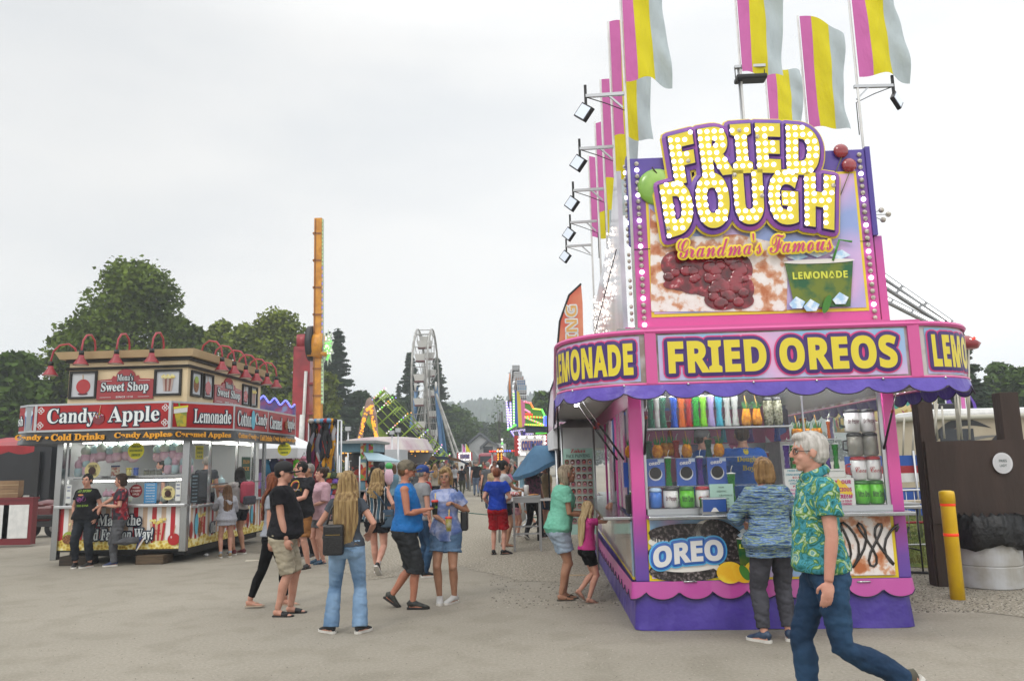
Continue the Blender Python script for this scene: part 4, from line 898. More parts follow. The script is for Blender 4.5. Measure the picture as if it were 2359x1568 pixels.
for k, (s, m_, z) in enumerate((('FRIED DOUGH', tl, .34), ('CINNAMON SUGAR', tl, .30), ('$2.00', rdk, .27), ('APPLE CRISP', tl, .24), ('CHOCOLATE', tl, .21), ('PIZZA', rdk, .18), ('COLD DRINKS', pkk, .145), ('CHOCOLATE', pkk, .11), ('$3.00', pkk, .08))): text(b, s, .0, z, .028 * len(s) ** .8, .02, -.001, [(m_, 0, .002)], off=.01)
b.build('card', t)
t = goods('ice_cream_sign', 'white sign with pink letters TRY OUR DELICIOUS ICE CREAM in the right window', 'sign', 1930, .0, 1.19, None)
b = MB(); b.box(-.13, .14, 0, .006, 0, .275, M('card_white', 'd0d2ce', .5)); b.poly([(-.06, .22), (-.03, .25), (-.02, .27), (0, .25), (.04, .23), (.1, .15), (.12, .1), (0, .12), (-.1, .1)], -.003, -.001, M('sign_yellow', 'e0c040', .6))
for s, z, w_ in (('TRY   OUR', .235, .22), ('DELICIOUS', .16, .22), ('ICE CREAM', .09, .22), ('TREATS & COLD', .045, .2), ('DRINKS COMING!', .015, .2)): text(b, s, 0, z, w_, .04 if z > .08 else .022, -.004, [(M('ink_magenta', 'b02a6c', .5), 0, .002)], off=.02)
b.build('card', t)
t = goods('notice', 'small white typed notice pinned above the ice cream sign', 'sign', 1925, .0, 1.475, None); b = MB(); b.box(-.08, .08, 0, .004, 0, .085, M('card_white', 'd0d2ce', .5)); text(b, 'Hand Pricing Notification', 0, .06, .14, .012, -.001, [(ink, 0, .002)], off=0); b.build('card', t)
pineapple(1452, .42, 1.72, 'pineapple cup behind the side glass left of the corner post')
tumbler(1454, .45, 1.15, 'short green tumbler behind the side glass by the card terminal', 'green', .2, .04)
t = goods('card_reader', 'black card terminal on the inside counter behind the corner post', 'terminal', 1450, .25, 1.13, None); b = MB(); b.box(-.06, .08, -.05, .08, 0, .2, blackm, bev=.015); b.build('case', t)
# ---------------------------------------------------------------- candy apple and lemonade stand (left)
CF = Frame(-8.54, 14.68, 2.8)
cs = thing('sweet_shop_stand', 'cream and red candy apple and lemonade trailer stand with striped popcorn skirt, on the left', 'food stand', CF.o, CF.a)
cream = M('paint_cream', 'd6c29e', .5, c2='ccb68f', vs=2); creamd = M('cornice_beige', 'c8b08a', .55, c2='bea680', vs=2); sred = M('sign_red', 'a01619', .3, c2='8a1215', vs=1.5, coat=.12, sp=.35)
trimb = M('trim_black', '1a1918', .45); sw = M('sign_white', 'd6dcdc', .4); navy = M('letter_navy', '152034', .4); gold = M('letter_gold', 'd8961e', .5)
b = MB(); b.box(-.0, 2.40, .0, 4.0, .24, .30, dark); b.box(.05, 2.3, .3, 3.8, .12, .24, blackm); b.box(.03, 2.37, 3.6, 3.64, .3, 2.3, M('inner_wall', 'c9cccd', .5)); b.box(.0, 2.40, 0, 4.0, 2.28, 2.34, M('inner_ceiling', 'd0d4d4', .5)); 
b.box(.03, 2.37, 1.2, 3.5, .3, .9, M('inner_counter', '8c9092', .3, .6)); b.box(.0, .03, .05, 4.0, .3, 2.3, M('inner_wall', 'c9cccd', .5)); b.build('body', cs)
# striped skirt: bars of red, white, cream and a bed of popcorn
stp = [M('stripe_red', 'b01522', .35, coat=.3), M('stripe_white', 'e2e0de', .35, coat=.3), M('stripe_tan', 'c8aa90', .35, coat=.3), M('stripe_white', '')]
pop = M('print_popcorn', ramp=[(.0, '8a6a1c'), (.25, 'b9932e'), (.5, 'd8c25a'), (.8, 'e6dfae')], kind='voronoi', vs=16, r=.4, b=.5, bs=20)
def stripes(b, n, L, X):
    w_ = L / n
    for i in range(n): b.box(i * w_, (i + 1) * w_, -.004, .0, .27, 1.04, stp[(0, 1, 2, 1)[i % 4]], X)
    prof = [(0, .27)] + [(L * k / 24, .43 + .04 * sin(k * 1.7) + .04 * sin(k * 3.1)) for k in range(25)] + [(L, .27)]
    b.poly(prof, -.009, -.005, pop, X)
XF = Matrix.Identity(4); XR = Matrix.Translation((2.42, 0, 0)) @ Matrix.Rotation(pi / 2, 4, 'Z')
def popbox(b, cx, cz, h, X, rot=0):
    w_ = h * .36
    for k in range(6):
        u0, u1 = -1 + k / 3, -1 + (k + 1) / 3; b.poly([(cx + u0 * w_ * .7, cz), (cx + u1 * w_ * .7, cz), (cx + u1 * w_, cz + h * .75), (cx + u0 * w_, cz + h * .75)], -.02, -.016, stp[0] if k % 2 else stp[2], X)
    for k in range(12): b.oval(cx + w_ * random.uniform(-1, 1), cz + h * random.uniform(.74, .92), h * .07, h * .06, -.026 - .0005 * k, -.022, M('popcorn_yellow', 'd9c35c', .6, c2='e8dfa6', vs=20), 8, X=X)
    text(b, 'POP', cx, cz + h * .42, w_ * .8, h * .1, -.022, [(stp[0], 0, .003)], X=X); text(b, 'CORN', cx, cz + h * .3, w_ * .9, h * .1, -.022, [(stp[0], 0, .003)], X=X)
def apple(b, cx, cz, r, m_, X, stick=True, nuts=None, y=-.03):
    b.oval(cx, cz, r, r * .95, y, y + .004, m_, 20, X=X); b.oval(cx - r * .4, cz + r * .35, r * .13, r * .2, y - .003, y - .001, M('shine', 'd8b0b0', .3), 10, X=X)
    if nuts: b.oval(cx, cz - r * .25, r * .98, r * .72, y - .005, y - .002, nuts, 18, X=X)
    if stick: b.poly([(cx - r * .06, cz + r * .8), (cx + r * .02, cz + r * .8), (cx + r * .3, cz + r * 2.2), (cx + r * .2, cz + r * 2.2)], y, y + .003, M('stick_tan', 'b59a78', .6), X)
apr = M('print_apple_red', 'a8141a', .25, coat=.5); nut = M('print_nuts', '5c2c14', .5, c2='9c6a3a', vs=50); apg = M('print_apple_green', '93a83c', .4)
b = MB(); stripes(b, 27, 2.40, XF); popbox(b, .36, .45, .38, XF); apple(b, .22, .50, .12, apg, XF, nuts=nut); popbox(b, 1.90, .42, .42, XF); apple(b, 2.22, .44, .115, apr, XF, nuts=None)
lay = [(navy, .026, 0), (sw, 0, .008)]
text(b, 'Made the', 1.18, .80, .82, .20, -.04, lay, style='s', off=.01); text(b, "Old Fashion Way!", 1.18, .52, 1.30, .26, -.045, lay, style='s', off=.01, shear=.1)
b.build('striped_skirt', cs)
b = MB(); stripes(b, 44, 3.98, XR); 
for cx in (.25, 1.35, 2.45, 3.4): popbox(b, cx + .35, .50, .42, XR)
for cx in (.18, 1.95, 2.9): b.oval(cx, .58, .06, .16, -.03, -.026, M('print_apple_red2', '8c2a22', .4), X=XR); b.oval(cx + .2, .68, .07, .2, -.034, -.03, M('print_candyfloss_blue', '5aa3b8', .6), X=XR); b.oval(cx + .36, .58, .06, .15, -.03, -.026, nut, X=XR)
text(b, 'Old', 1.08, .56, .22, .2, -.04, lay, style='s', off=.01, X=XR); b.build('striped_skirt', cs)
# counters and frame
for i, (x0, x1, y0, y1, z0, z1) in enumerate(((-.02, 2.46, -.16, .03, 1.035, 1.085), )):
    b = MB(); b.box(x0, x1, y0, y1, z0, z1, alu, bev=.008); b.build('counter', cs)
b = MB(); b.box(2.37, 2.55, .2, 4.0, .985, 1.03, alu, bev=.008); b.build('side_counter', cs)
bst = M('brushed_steel', 'a3a5a6', .25, .9, b=.3, bs=6, bst=(4, 4, .4))
for x0, x1, z0 in ((-.10, .02, .1), (2.33, 2.46, .22)): b = MB(); b.box(x0, x1, -.06, .06, z0, 2.30, bst, bev=.01); b.build('corner_post', cs)
for x0 in (.08, ): b = MB(); b.box(x0, x0 + .04, -.03, .03, 1.08, 2.3, bst); b.build('window_post', cs)
for y0 in (.98, 2.3, 3.2, 3.85): b = MB(); b.box(2.36, 2.41, y0, y0 + (.05 if y0 < 3 else .13), 1.03, 2.3, bst); b.build('window_post', cs)
b = MB(); b.box(.12, 2.33, -.03, .02, 1.575, 1.615, bst); b.build('transom', cs)
b = MB(); b.box(.12, 2.33, -.006, -.0, 1.085, 1.575, glass); b.box(.12, 2.33, -.006, 0, 1.615, 2.29, glass); b.build('window_pane', cs)
b = MB(); b.box(2.385, 2.39, .06, .98, 1.03, 2.29, glass); b.box(2.385, 2.39, 1.03, 3.85, 1.4, 2.29, glass); b.build('window_pane', cs)
b = MB(); b.box(2.36, 2.39, 1.03, 3.85, 1.385, 1.41, bst); b.build('transom', cs)
b = MB(); b.box(.15, 2.30, .1, .5, 1.56, 1.575, bst); b.build('shelf', cs)
tl_ = M('tube_light_bright', 'fffcf4', .4, e=10)
for (x0, x1, y, z) in ((.2, 2.2, .25, 2.24), (.3, 2.2, .9, 2.22), (.35, 2.1, .4, 1.50)):
    b = MB(); b.box(x0, x1, y, y + .06, z, z + .03, tl_); b.build('tube_light', cs)
b = MB(); b.box(2.2, 2.26, .4, 3.4, 2.22, 2.25, tl_); b.build('tube_light', cs)
# header: straight front, slanted corner, long side
HP = [(-1.0, 1.6), (-.98, .6), (-.9, .1), (-.72, -.25), (-.42, -.46), (-.24, -.5), (2.29, -.5), (3.0, .62), (3.0, 4.25)]
b = MB(); strip(b, densify(HP, .3), 2.455, 2.93, M('header_shell', '9c9fa2', .3, .7), .0); b.build('header_backing', cs)
b = MB()
for z in (2.455, 2.935):
    for p, q in zip(HP, HP[1:]): b.beam((p[0], p[1] - .01, z), (q[0], q[1] - .01, z), .035, .035, alu)
for p in HP[5:]: b.beam((p[0], p[1] - .015, 2.44), (p[0], p[1] - .015, 2.95), .05, .035, alu)
b.build('header_frame', cs)
def XP(p, q, off=.02):
    d = V((q[0] - p[0], q[1] - p[1], 0)); L = d.length; a = math.atan2(d.y, d.x); n = V((d.y, -d.x, 0)).normalized() * off
    return Matrix.Translation(V((p[0], p[1], 0)) + n) @ Matrix.Rotation(a, 4, 'Z'), L
def flourish(b, x, z, s, X):
    for k in range(3): b.tube([(x + s * cos(t_ * .5) * (.3 + .7 * k / 3) * .06, -.012, z + s * sin(t_ * .5) * (.3 + .7 * k / 3) * .06) for t_ in range(11)], .006, sw, 5)
b2_ = None
def board(nm, p, q, words, extras=None):
    X, L = XP(p, q); b = MB(); b.box(.03, L - .03, -.004, .0, 2.475, 2.915, sred, X)
    o = b.build('name_board', cs); b = MB()
    for s, u, w_, h in words: text(b, s, u * L, 2.69, w_ * L, h, -.012, [(navy, .022, .0), (sw, 0, .008)], style='s', off=.004, X=X)
    if extras: extras(b, X, L)
    b.build('lettering', o)
def ex1(b, X, L):
    apple(b, L * .475, 2.66, .11, M('print_apple_dark', '6c1020', .3, coat=.4), X, nuts=None, y=-.02); random.seed(5)
    for k in range(26): a = random.random() * 6.3; r_ = .09 * random.random() ** .5; b.oval(L * .475 + r_ * cos(a), 2.72 + .5 * r_ * sin(a), .008, .008, -.03 - k * .0002, -.026, M('sprinkle%d' % (k % 4), ('c0407a', '40a0c0', 'd0b040', 'd0d0d0')[k % 4], .4), 6, X=X)
    for cx in (.09, L - .09):
        for cz in (2.83, 2.56):
            for k in range(4): b.oval(cx + .035 * cos(k * 1.57), cz + .035 * sin(k * 1.57), .03, .03, -.008, -.005, sw, 10, X=X); b.oval(cx + .035 * cos(k * 1.57), cz + .035 * sin(k * 1.57), .018, .018, -.011, -.009, sred, 10, X=X)
board('h', HP[5], HP[6], [('Candy', .27, .36, .34), ('Apple', .735, .38, .36)], ex1)
def ex2(b, X, L):
    b.poly([(.06, 2.72), (.12, 2.49), (.30, 2.49), (.30, 2.76)], -.012, -.008, M('print_cup_yellow', 'b8a42a', .4, c2='7a8a3a', vs=14), X); b.poly([(.04, 2.72), (.04, 2.83), (.31, 2.87), (.31, 2.76)], -.014, -.01, white, X); b.poly([(.03, 2.8), (.03, 2.84), (.32, 2.885), (.32, 2.85)], -.018, -.014, M('print_cup_lid', 'd8cc3a', .4), X); b.poly([(.14, 2.85), (.17, 2.85), (.15, 2.915), (.12, 2.915)], -.012, -.01, M('print_straw', '4f9a3c'), X)
board('h', HP[6], HP[7], [('Lemonade', .64, .60, .26)], ex2)
def ex3(b, X, L): b.oval(L * .245, 2.69, .1, .2, -.03, -.026, M('print_candyfloss_blue', '5aa3b8', .6), X=X); b.oval(L * .80, 2.67, .09, .1, -.03, -.026, nut, X=X); b.box(L * .485, L * .495, -.01, .0, 2.47, 2.92, alu, X)
board('h', HP[7], HP[8], [('Cotton', .13, .20, .3), ('Candy', .375, .19, .3), ('Caramel', .62, .21, .28), ('Apple', .89, .15, .3)], ex3)
X, L = XP(HP[3], HP[5]); b = MB(); b.box(.0, L, -.004, .0, 2.475, 2.915, sred, X); b.poly([(.24, 2.49), (.42, 2.49), (.46, 2.78), (.20, 2.78)], -.012, -.008, M('print_slush_blue', '2b5c9c', .3), X); b.oval(.33, 2.79, .14, .07, -.014, -.009, M('print_dome', 'b6c6d2', .3), X=X); text(b, 'sh', .07, 2.66, .16, .17, -.008, [(navy, .02, 0), (sw, 0, .006)], style='s', off=.006, X=X); b.build('name_board', cs)
# black vinyl banner under the header
PB_ = [(p[0], p[1]) for p in densify(HP, .25)]; bn = M('vinyl_black', '16130f', .35, coat=.4, b=.6, bs=6)
b = MB(); strip(b, PB_, 2.225, 2.44, bn, .03); o = b.build('banner', cs); b = MB()
def btxt(p, q, items):
    X, L = XP(p, q, .045)
    for s, u, w_ in items: text(b, s, u * L, 2.335, w_ * L, .125 if s != '•' else .05, -.002, [(gold, 0, .003)], style='s', off=.03, X=X)
btxt(HP[5], HP[6], [('Candy', -.04, .2), ('•', .10, .03), ('Cold Drinks', .33, .40), ('Candy Apples', .81, .42)]); btxt(HP[6], HP[7], [('•', .0, .04), ('Caramel Apples', .50, .88)])
btxt(HP[7], HP[8], [('Cotton Candy', .17, .26), ('•', .32, .015), ('Cold Drinks', .45, .2), ('Candy Apples', .68, .22), ('Caramel Apples', .89, .2)]); b.build('lettering', o)
# roof box with cornice
b = MB(); b.box(-.13, 2.24, .2, 3.95, 2.95, 3.80, cream); cb = b.build('roof_box', cs)
def cornice(z0, z1, o0, o1, m_, nm):
    b = MB(); vs_ = []
    for z, o_ in ((z0, o0), (z1, o1)): vs_ += [(-.13 - o_, .2 - o_, z), (2.24 + o_, .2 - o_, z), (2.24 + o_, 3.95 + o_, z), (-.13 - o_, 3.95 + o_, z)]
    b.add(vs_, [(0, 1, 2, 3), (7, 6, 5, 4)] + [(i, (i + 1) % 4, (i + 1) % 4 + 4, i + 4) for i in range(4)], m_); b.build(nm, cb)
cornice(3.865, 4.0, .13, .20, creamd, 'cornice'); cornice(3.805, 3.862, .05, .05, trimb, 'trim'); cornice(3.66, 3.71, .04, .05, trimb, 'trim')
def frame(x0, x1, z0, z1, X, what):
    b = MB()
    for a in ((x0, x1, z0, z0 + .04), (x0, x1, z1 - .04, z1), (x0, x0 + .04, z0 + .04, z1 - .04), (x1 - .04, x1, z0 + .04, z1 - .04)): b.box(a[0], a[1], -.04, -.0, a[2], a[3], trimb, X)
    b.box(x0 + .04, x1 - .04, -.008, -.001, z0 + .04, z1 - .04, M('picture_white', 'bfc2c6', .4), X); cx = (x0 + x1) / 2; cz = (z0 + z1) / 2; s_ = (z1 - z0); wr = min(1, (x1 - x0) / s_ / .8)
    if what == 'apple': b.oval(cx, cz - .03, .13 * wr * s_ / .5, .13 * s_ / .5, -.016, -.012, apr, X=X); b.oval(cx, cz - .16 * s_ / .5, .1 * wr, .025, -.014, -.010, M('print_maroon', '5a1828'), X=X); b.poly([(cx - .02, cz + .09), (cx, cz + .09), (cx - .01, cz + .2), (cx - .03, cz + .2)], -.014, -.011, M('stick_tan', 'b59a78'), X)
    elif what == 'green': b.oval(cx, cz - .02, .11 * wr, .15, -.016, -.012, nut, X=X); b.oval(cx, cz + .08, .08 * wr, .07, -.02, -.017, apg, X=X)
    else: 
        for k in range(5): u0, u1 = -.8 + k * .32, -.8 + (k + 1) * .32; b.poly([(cx + u0 * .1 * wr, cz - .17), (cx + u1 * .1 * wr, cz - .17), (cx + u1 * .14 * wr, cz + .08), (cx + u0 * .14 * wr, cz + .08)], -.016, -.012, M('print_box_brown', '8a5a50', .5) if k % 2 else M('stripe_pale', 'b8a49c', .5), X)
        for k in range(9): b.oval(cx + wr * (-.11 + .028 * k), cz + .11 + .02 * sin(k * 2), .03, .028, -.024 - k * .0005, -.02, M('popcorn_yellow', 'd9c35c'), 8, X=X)
    b.build('framed_picture', cb)
XB = Matrix.Translation((0, .2, 0)); XS = Matrix.Translation((2.24, .2, 0)) @ Matrix.Rotation(pi / 2, 4, 'Z')
frame(-.10, .45, 3.10, 3.64, XB, 'apple'); frame(1.59, 2.13, 3.12, 3.63, XB, 'pop'); frame(.12, .58, 3.12, 3.62, XS, 'green'); frame(.66, 1.10, 3.12, 3.62, XS, 'apple'); frame(2.62, 3.02, 3.12, 3.60, XS, 'apple'); frame(3.10, 3.50, 3.12, 3.60, XS, 'pop')
def shopsign(cx, cz, w_, X):
    b = MB(); pts_ = [(cx - w_ / 2, cz - .22), (cx + w_ / 2, cz - .22), (cx + w_ / 2, cz + .16), (cx + w_ * .25, cz + .18), (cx + w_ * .22, cz + .24)] + [(cx + w_ * .17 * cos(a), cz + .22 + .15 * sin(a)) for a in [pi * k / 8 for k in range(9)]] + [(cx - w_ * .22, cz + .24), (cx - w_ * .25, cz + .18), (cx - w_ / 2, cz + .16)]
    b.poly(pts_, -.03, -.002, M('sign_red_bright', '98262c', .35, coat=.4), X); l2 = [(navy, .014, 0), (sw, 0, .006)]
    text(b, "Mona's", cx, cz + .20, w_ * .28, .13, -.036, l2, style='s', off=.0, X=X); text(b, 'Sweet Shop', cx, cz + .0, w_ * .84, .22, -.036, l2, style='s', off=.01, X=X); text(b, 'SINCE 1918', cx, cz - .175, w_ * .3, .035, -.034, [(sw, 0, .003)], X=X, off=0)
    for u in (-.34, .34): b.box(cx + u * w_ - w_ * .1, cx + u * w_ + w_ * .1, -.036, -.032, cz - .18, cz - .174, sw, X); b.box(cx + u * w_ - w_ * .1, cx + u * w_ + w_ * .1, -.036, -.032, cz + .135, cz + .141, sw, X)
    b.build('shop_sign', cb)
shopsign(1.02, 3.29, 1.12, XB); shopsign(1.86, 3.28, 1.40, XS)
# gooseneck lamps
gr_ = M('lamp_red', '9c3038', .4, c2='8a262e', vs=3); lin = M('lamp_inner', 'c9c4b4', .5, e=.25); lp_t = None
def goose(x, y, z, a, label):
    global lp_t
    if lp_t is None:
        t = thing('gooseneck_lamp', '', 'lamp', (0, 0, 0), 0, 'red gooseneck lamps round the roof of the sweet shop')
        b = MB(); b.tube([(0, .42, .10), (0, .44, .24), (0, .40, .38), (0, .28, .47), (0, .13, .44), (0, .03, .32), (0, .0, .16), (0, 0, .08)], .019, gr_, 8); b.build('gooseneck', t)
        b = MB(); b.tube([(0, 0, .03), (0, 0, .12)], .045, trimb, 12); b.lathe([(.05, .03), (.055, -.02), (.135, -.14), (.14, -.155), (.13, -.15), (.05, -.02)], gr_, 20); sh_ = b.build('lamp_shade', t); b = MB(); b.lathe([(.125, -.145), (.04, -.04), (.0, -.04)], lin, 16); b.build('shade_lining', sh_, fix=False)
        lp_t = t
    else: t = copy_tree(lp_t)
    t.location = CF.w(x, y, z); t.rotation_euler = (0, 0, CF.a + a); t['label'] = label
for i, x in enumerate((.31, 1.0, 1.69)): goose(x, -.15, 3.87, 0, 'red gooseneck lamp over the front, %s' % ('above the red apple picture', 'above the Sweet Shop sign', 'above the popcorn picture')[i])
goose(-.38, .0, 3.70, -1.2, 'lowest gooseneck lamp, showing its pale lining at the left end')
for i, y in enumerate((.93, 1.54, 2.16, 2.79, 3.43, 4.04)): goose(2.59, y, 3.82 - .01 * i, pi / 2, 'red gooseneck lamp on the long side, %s from the corner' % ('first', 'second', 'third', 'fourth', 'fifth', 'sixth')[i])
# round lemonade discs, cotton candy, goods, notices
def disc(x, y, z, label, r=.155, X=None, col='c9c224', txt=('FRESH', 'SQUEEZED', 'LEMONADE'), ink_='1c4a1c', nm='round_sign', rz=0):
    t = thing(nm, label, 'sign', CF.w(x, y, z), CF.a + rz); b = MB(); b.oval(0, 0, r, r, -.006, 0, M('disc_' + col, col, .5), 30)
    for k, s in enumerate(txt): text(b, s, 0, r * (.5 - .5 * k), r * (1.1 if k != 1 else 1.6), r * .3, -.007, [(M('ink_' + ink_, ink_, .6), 0, .002)], off=.02)
    b.tube([(0, -.003, r), (0, -.003, r + .05)], .004, trimb, 5); b.build('disc', t); return t
disc(1.47, -.12, 2.07, 'yellow round lemonade sign hanging over the front window')
disc(3.0, 3.55, 2.12, 'yellow round lemonade sign hanging at the far right corner', rz=.5)
disc(.60, -.03, 1.73, 'cream round sign with a dark apple hanging in the front window', .15, col='c9bd84', txt=('CHOCOLATE', '', 'COVERED'), ink_='3a2a1c')
disc(2.08, -.03, 1.28, 'cream round sign with a dark apple low at the right of the front window', .13, col='c9bd84', txt=('CHOCOLATE', '', 'COVERED'), ink_='3a2a1c')
disc(1.46, -.03, 1.33, 'dark red round cinnamon candy apples sign', .12, col='7c1820', txt=('CINNAMON', 'CANDY', 'APPLES'), ink_='d0c8c0')
for (x, z, r_) in ((.60, 1.73, .07), (2.08, 1.28, .06)):
    t = thing('apple_cutout', 'dark apple picture on the %s cream disc' % ('upper' if z > 1.5 else 'lower'), 'sign', CF.w(x, -.045, z), CF.a); b = MB(); b.oval(0, -.01, r_, r_, -.006, 0, M('print_apple_choc', '32100e', .3), 20); b.build('disc', t)
fl = [M('floss_pink', 'c9a3b4', .9, c2='d7b9c6', vs=6, b=.6, bs=20), M('floss_blue', 'a9c6cc', .9, c2='bcd2d6', vs=6, b=.6, bs=20), M('floss_pale', 'c4c9c2', .9, c2='b6ccbf', vs=6, b=.6, bs=20)]
random.seed(11); k = 0; ORD = ['first', 'second', 'third', 'fourth', 'fifth', 'sixth', 'seventh', 'eighth', 'ninth', 'tenth', 'eleventh', 'twelfth', 'thirteenth', 'fourteenth', 'fifteenth', 'sixteenth']
def floss(x, y, z, h, r, ms, label):
    t = thing('cotton_candy_bag', label, 'cotton candy', CF.w(x, y, z), CF.a, 'bags of cotton candy in the sweet shop window')
    b = MB(); b.lathe([(r * .5, 0), (r, h * .15), (r * .95, h * .38), (r * .8, h * .48)], ms[0], 14); b.build('cotton_candy', t); b = MB(); b.lathe([(r * .8, h * .48), (r * 1.0, h * .62), (r * .9, h * .8), (r * .3, h * .93), (r * .12, h * .97), (r * .25, h * 1.08)], ms[1], 14); b.build('cotton_candy', t)
for i in range(13):
    x = .30 + i * .155; 
    if 1.32 < x < 1.60: continue
    floss(x, .22 + .05 * (i % 2), 1.86 + .02 * (i % 3), .35, .097, (fl[0], fl[1 if i % 2 else 2]), 'pink and pale cotton candy bag in the upper row, %s from the left' % ORD[i])
for i, x in enumerate((.18, .33, .47, 1.93, 2.08, 2.24)): floss(x, .2, 1.62 if i != 0 else 1.60, .36, .07, (fl[1], fl[0]) if i % 2 == 0 else (fl[0], fl[1]), 'cotton candy bag standing on the window shelf, %s from the left' % ORD[i])
for i, x in enumerate((.72, .82, .95, 1.08, 1.18, 1.85)): floss(x, .25, 1.10, .26, .06, (fl[2], fl[0]), 'pale cotton candy bag in the lit lower case, %s from the left' % ORD[i])
for i, y in enumerate((.3, .5, .66, 2.0)): floss(2.2, y, 1.62 if i < 2 else 1.2, .34, .08, (fl[0], fl[1]), 'cotton candy bag behind the side window, %s from the corner' % ORD[i])
def jar(x, y, z, h, r, m_, ml, label):
    t = thing('jar', label, 'jar', CF.w(x, y, z), CF.a, 'jars and cups on the sweet shop shelf'); b = MB(); b.lathe([(r, 0), (r * 1.05, h * .3), (r, h)], m_, 14); b.build('cup_body', t); b = MB(); b.lathe([(r * 1.08, h), (r, h + .03)], ml, 14); b.build('lid', t)
jar(.92, .18, 1.58, .2, .075, M('jar_print', 'b9b29c', .4, c2='8a3a2c', vs=20), M('lid_navy', '1c2c5a'), 'printed popcorn tub with navy lid on the window shelf'); jar(1.20, .15, 1.58, .15, .045, M('cup_yellow_clear', 'c4b868', .2), M('lid_yellow', 'd0c020'), 'small lemonade cup with yellow lid'); jar(1.34, .15, 1.58, .15, .045, M('cup_blue', '2a50a0', .3), M('lid_blue', '2450a8'), 'small cup with blue lid beside the yellow one')
for i, x in enumerate((1.52, 1.64, 1.77)): jar(x, .2, 1.58, .12, .05, M('jar_glass', '8a8c80', .1, t=.4), M('lid_steel', '8a8c8e', .3, .8), 'glass topping jar on the window shelf, %s of three' % ('left', 'middle', 'right')[i])
def card(x, y, z, w_, h, m_, lines, label, ink_, X=0):
    t = thing('notice', label, 'sign', CF.w(x, y, z), CF.a + X); b = MB(); b.box(-w_ / 2, w_ / 2, -.004, 0, 0, h, m_)
    for k, s in enumerate(lines): text(b, s, 0, h * (1 - (k + .7) / (len(lines) + .3)), w_ * .7, h / len(lines) * .45, -.005, [(ink_, 0, .002)], off=.01)
    b.build('card', t); return t
wt = M('card_white', 'd0d2ce', .5); nb = M('ink_blue', '1c3a7a', .5); cbm = M('card_blue', '3f86b8', .5)
card(1.73, -.015, 1.1, .24, .37, cbm, ['TOPPINGS', 'Peanuts', 'Coconut', 'Rainbow Sprinkles', 'Mini M', 'Chocolate Chips', 'Gummy Bears'], 'light blue list of toppings in the front window', wt)
for x, lb in ((.17, 'left'), (2.27, 'right')): card(x, -.035, 1.13, .1, .34, wt, ['CREDIT', 'VISA', '', 'CARDS', ''], 'payment card notice at the %s end of the front window' % lb, nb)
for x in (.17, 2.27):
    pass
card(2.43, .28, 1.07, .22, .55, M('menu_black', '1a2026', .5), ['MENU', 'Lemonade 5', 'Slush 4', 'Popcorn 5', 'Cotton Candy', 'Candy Apple', 'Caramel Apple', 'Funnel'], 'black menu board with pale lines by the side window corner', M('ink_pale', '8fa8b4', .6), pi / 2 - .2)
card(2.3, .7, 1.9, .2, .26, M('card_yellow', 'b8ae30', .6), ['FRESH', 'LEMON', 'ADE'], 'yellow lemonade notice inside the side window', M('ink_1c4a1c', '1c4a1c'), 1.2)
card(2.36, 2.9, 1.45, .5, .5, M('card_green', '1c4a30', .6), ['ITALIAN', 'ICE', ''], 'dark green poster behind the side window', M('letter_gold', ''), pi / 2)
for x, lb in ((.35, 'left'), (1.80, 'right')):
    t = thing('wood_block', '%s rough timber block under the front of the sweet shop trailer' % ('darker' if lb == 'left' else 'paler'), 'wood block', CF.w(x, .02, 0), CF.a, 'timber blocks under the sweet shop'); b = MB(); b.box(-.26, .26, -.09, .3, 0, .165, M('timber_' + lb, '3a3026' if lb == 'left' else '5f4e3a', .85, c2='2a231c' if lb == 'left' else '4a3c2c', vs=9, st=(.3, 1, 3), b=.5, bs=30), bev=.008); b.build('timber', t)
wheel = MB(); wheel.tube([(2.1, 2.4, .3), (2.3, 2.4, .3)], .29, tyre, 20); wheel.build('wheel', cs)
# ---------------------------------------------------------------- the midway behind the stands
def TH(name, label, cat, px, py, Y=None, rz=0, group=None):
    p = G(px, py) if Y is None else AT(px, py, Y); t = thing(name, label, cat, (p.x, p.y, 0), rz, group); t['_'] = 0; del t['_']; return t, p.y, p.x
def LZ(px, py, Y): q = AT(px, py, Y); return q.x, q.z
# tall swinging tower ride
Y = 42; t, _, X0 = TH('tower_ride', 'tall orange and red swinging arm ride rising behind the sweet shop', 'fair ride', 718, 1040, Y)
def R_(px, py, dy=0): q = AT(px, py, Y + dy); return V((q.x - X0, dy, q.z))
org = M('ride_orange', 'd08e1c', .4, c2='b87812', vs=3); rrd = M('ride_red', 'a01824', .4, c2='86121c', vs=1.5, coat=.3)
b = MB(); b.beam(R_(735, 505), R_(732, 965), .42, .5, org, (0, 1, 0)); b.beam(R_(727, 505, -.26), R_(722, 965, -.26), .06, .06, M('ride_orange_dark', '8c5410', .5))
for py in range(540, 960, 62): b.box(R_(733, py).x - .24, R_(733, py).x + .24, -.29, .27, R_(733, py).z - .05, R_(733, py).z + .05, M('ride_orange_dark', ''))
b.build('swinging_arm', t)
b = MB(); b.beam(R_(701, 800, 1.2), R_(694, 1080, 1.2), .95, .9, rrd, (0, 1, 0)); b.tube([R_(700, 772, 1.2), R_(700, 800, 1.2)], .42, rrd, 12)
for py in (800, 880, 950): b.box(R_(698, py).x - .5, R_(698, py).x + .5, .7, 1.7, R_(698, py).z - .06, R_(698, py).z + .06, rrd)
b.build('support_tower', t); b = MB(); b.tube([R_(705, 855, .6), R_(697, 1010, .6)], .09, white, 10); b.tube([R_(697, 955, .6), R_(692, 1050, .6)], .15, white, 10); b.build('hydraulic_ram', t)
b = MB(); h0 = R_(716, 790, -.1); b.tube([h0 + V((-.14, .2, 0)), h0 + V((.14, .2, 0))], .98, blackm, 28); b.build('slew_ring', t)
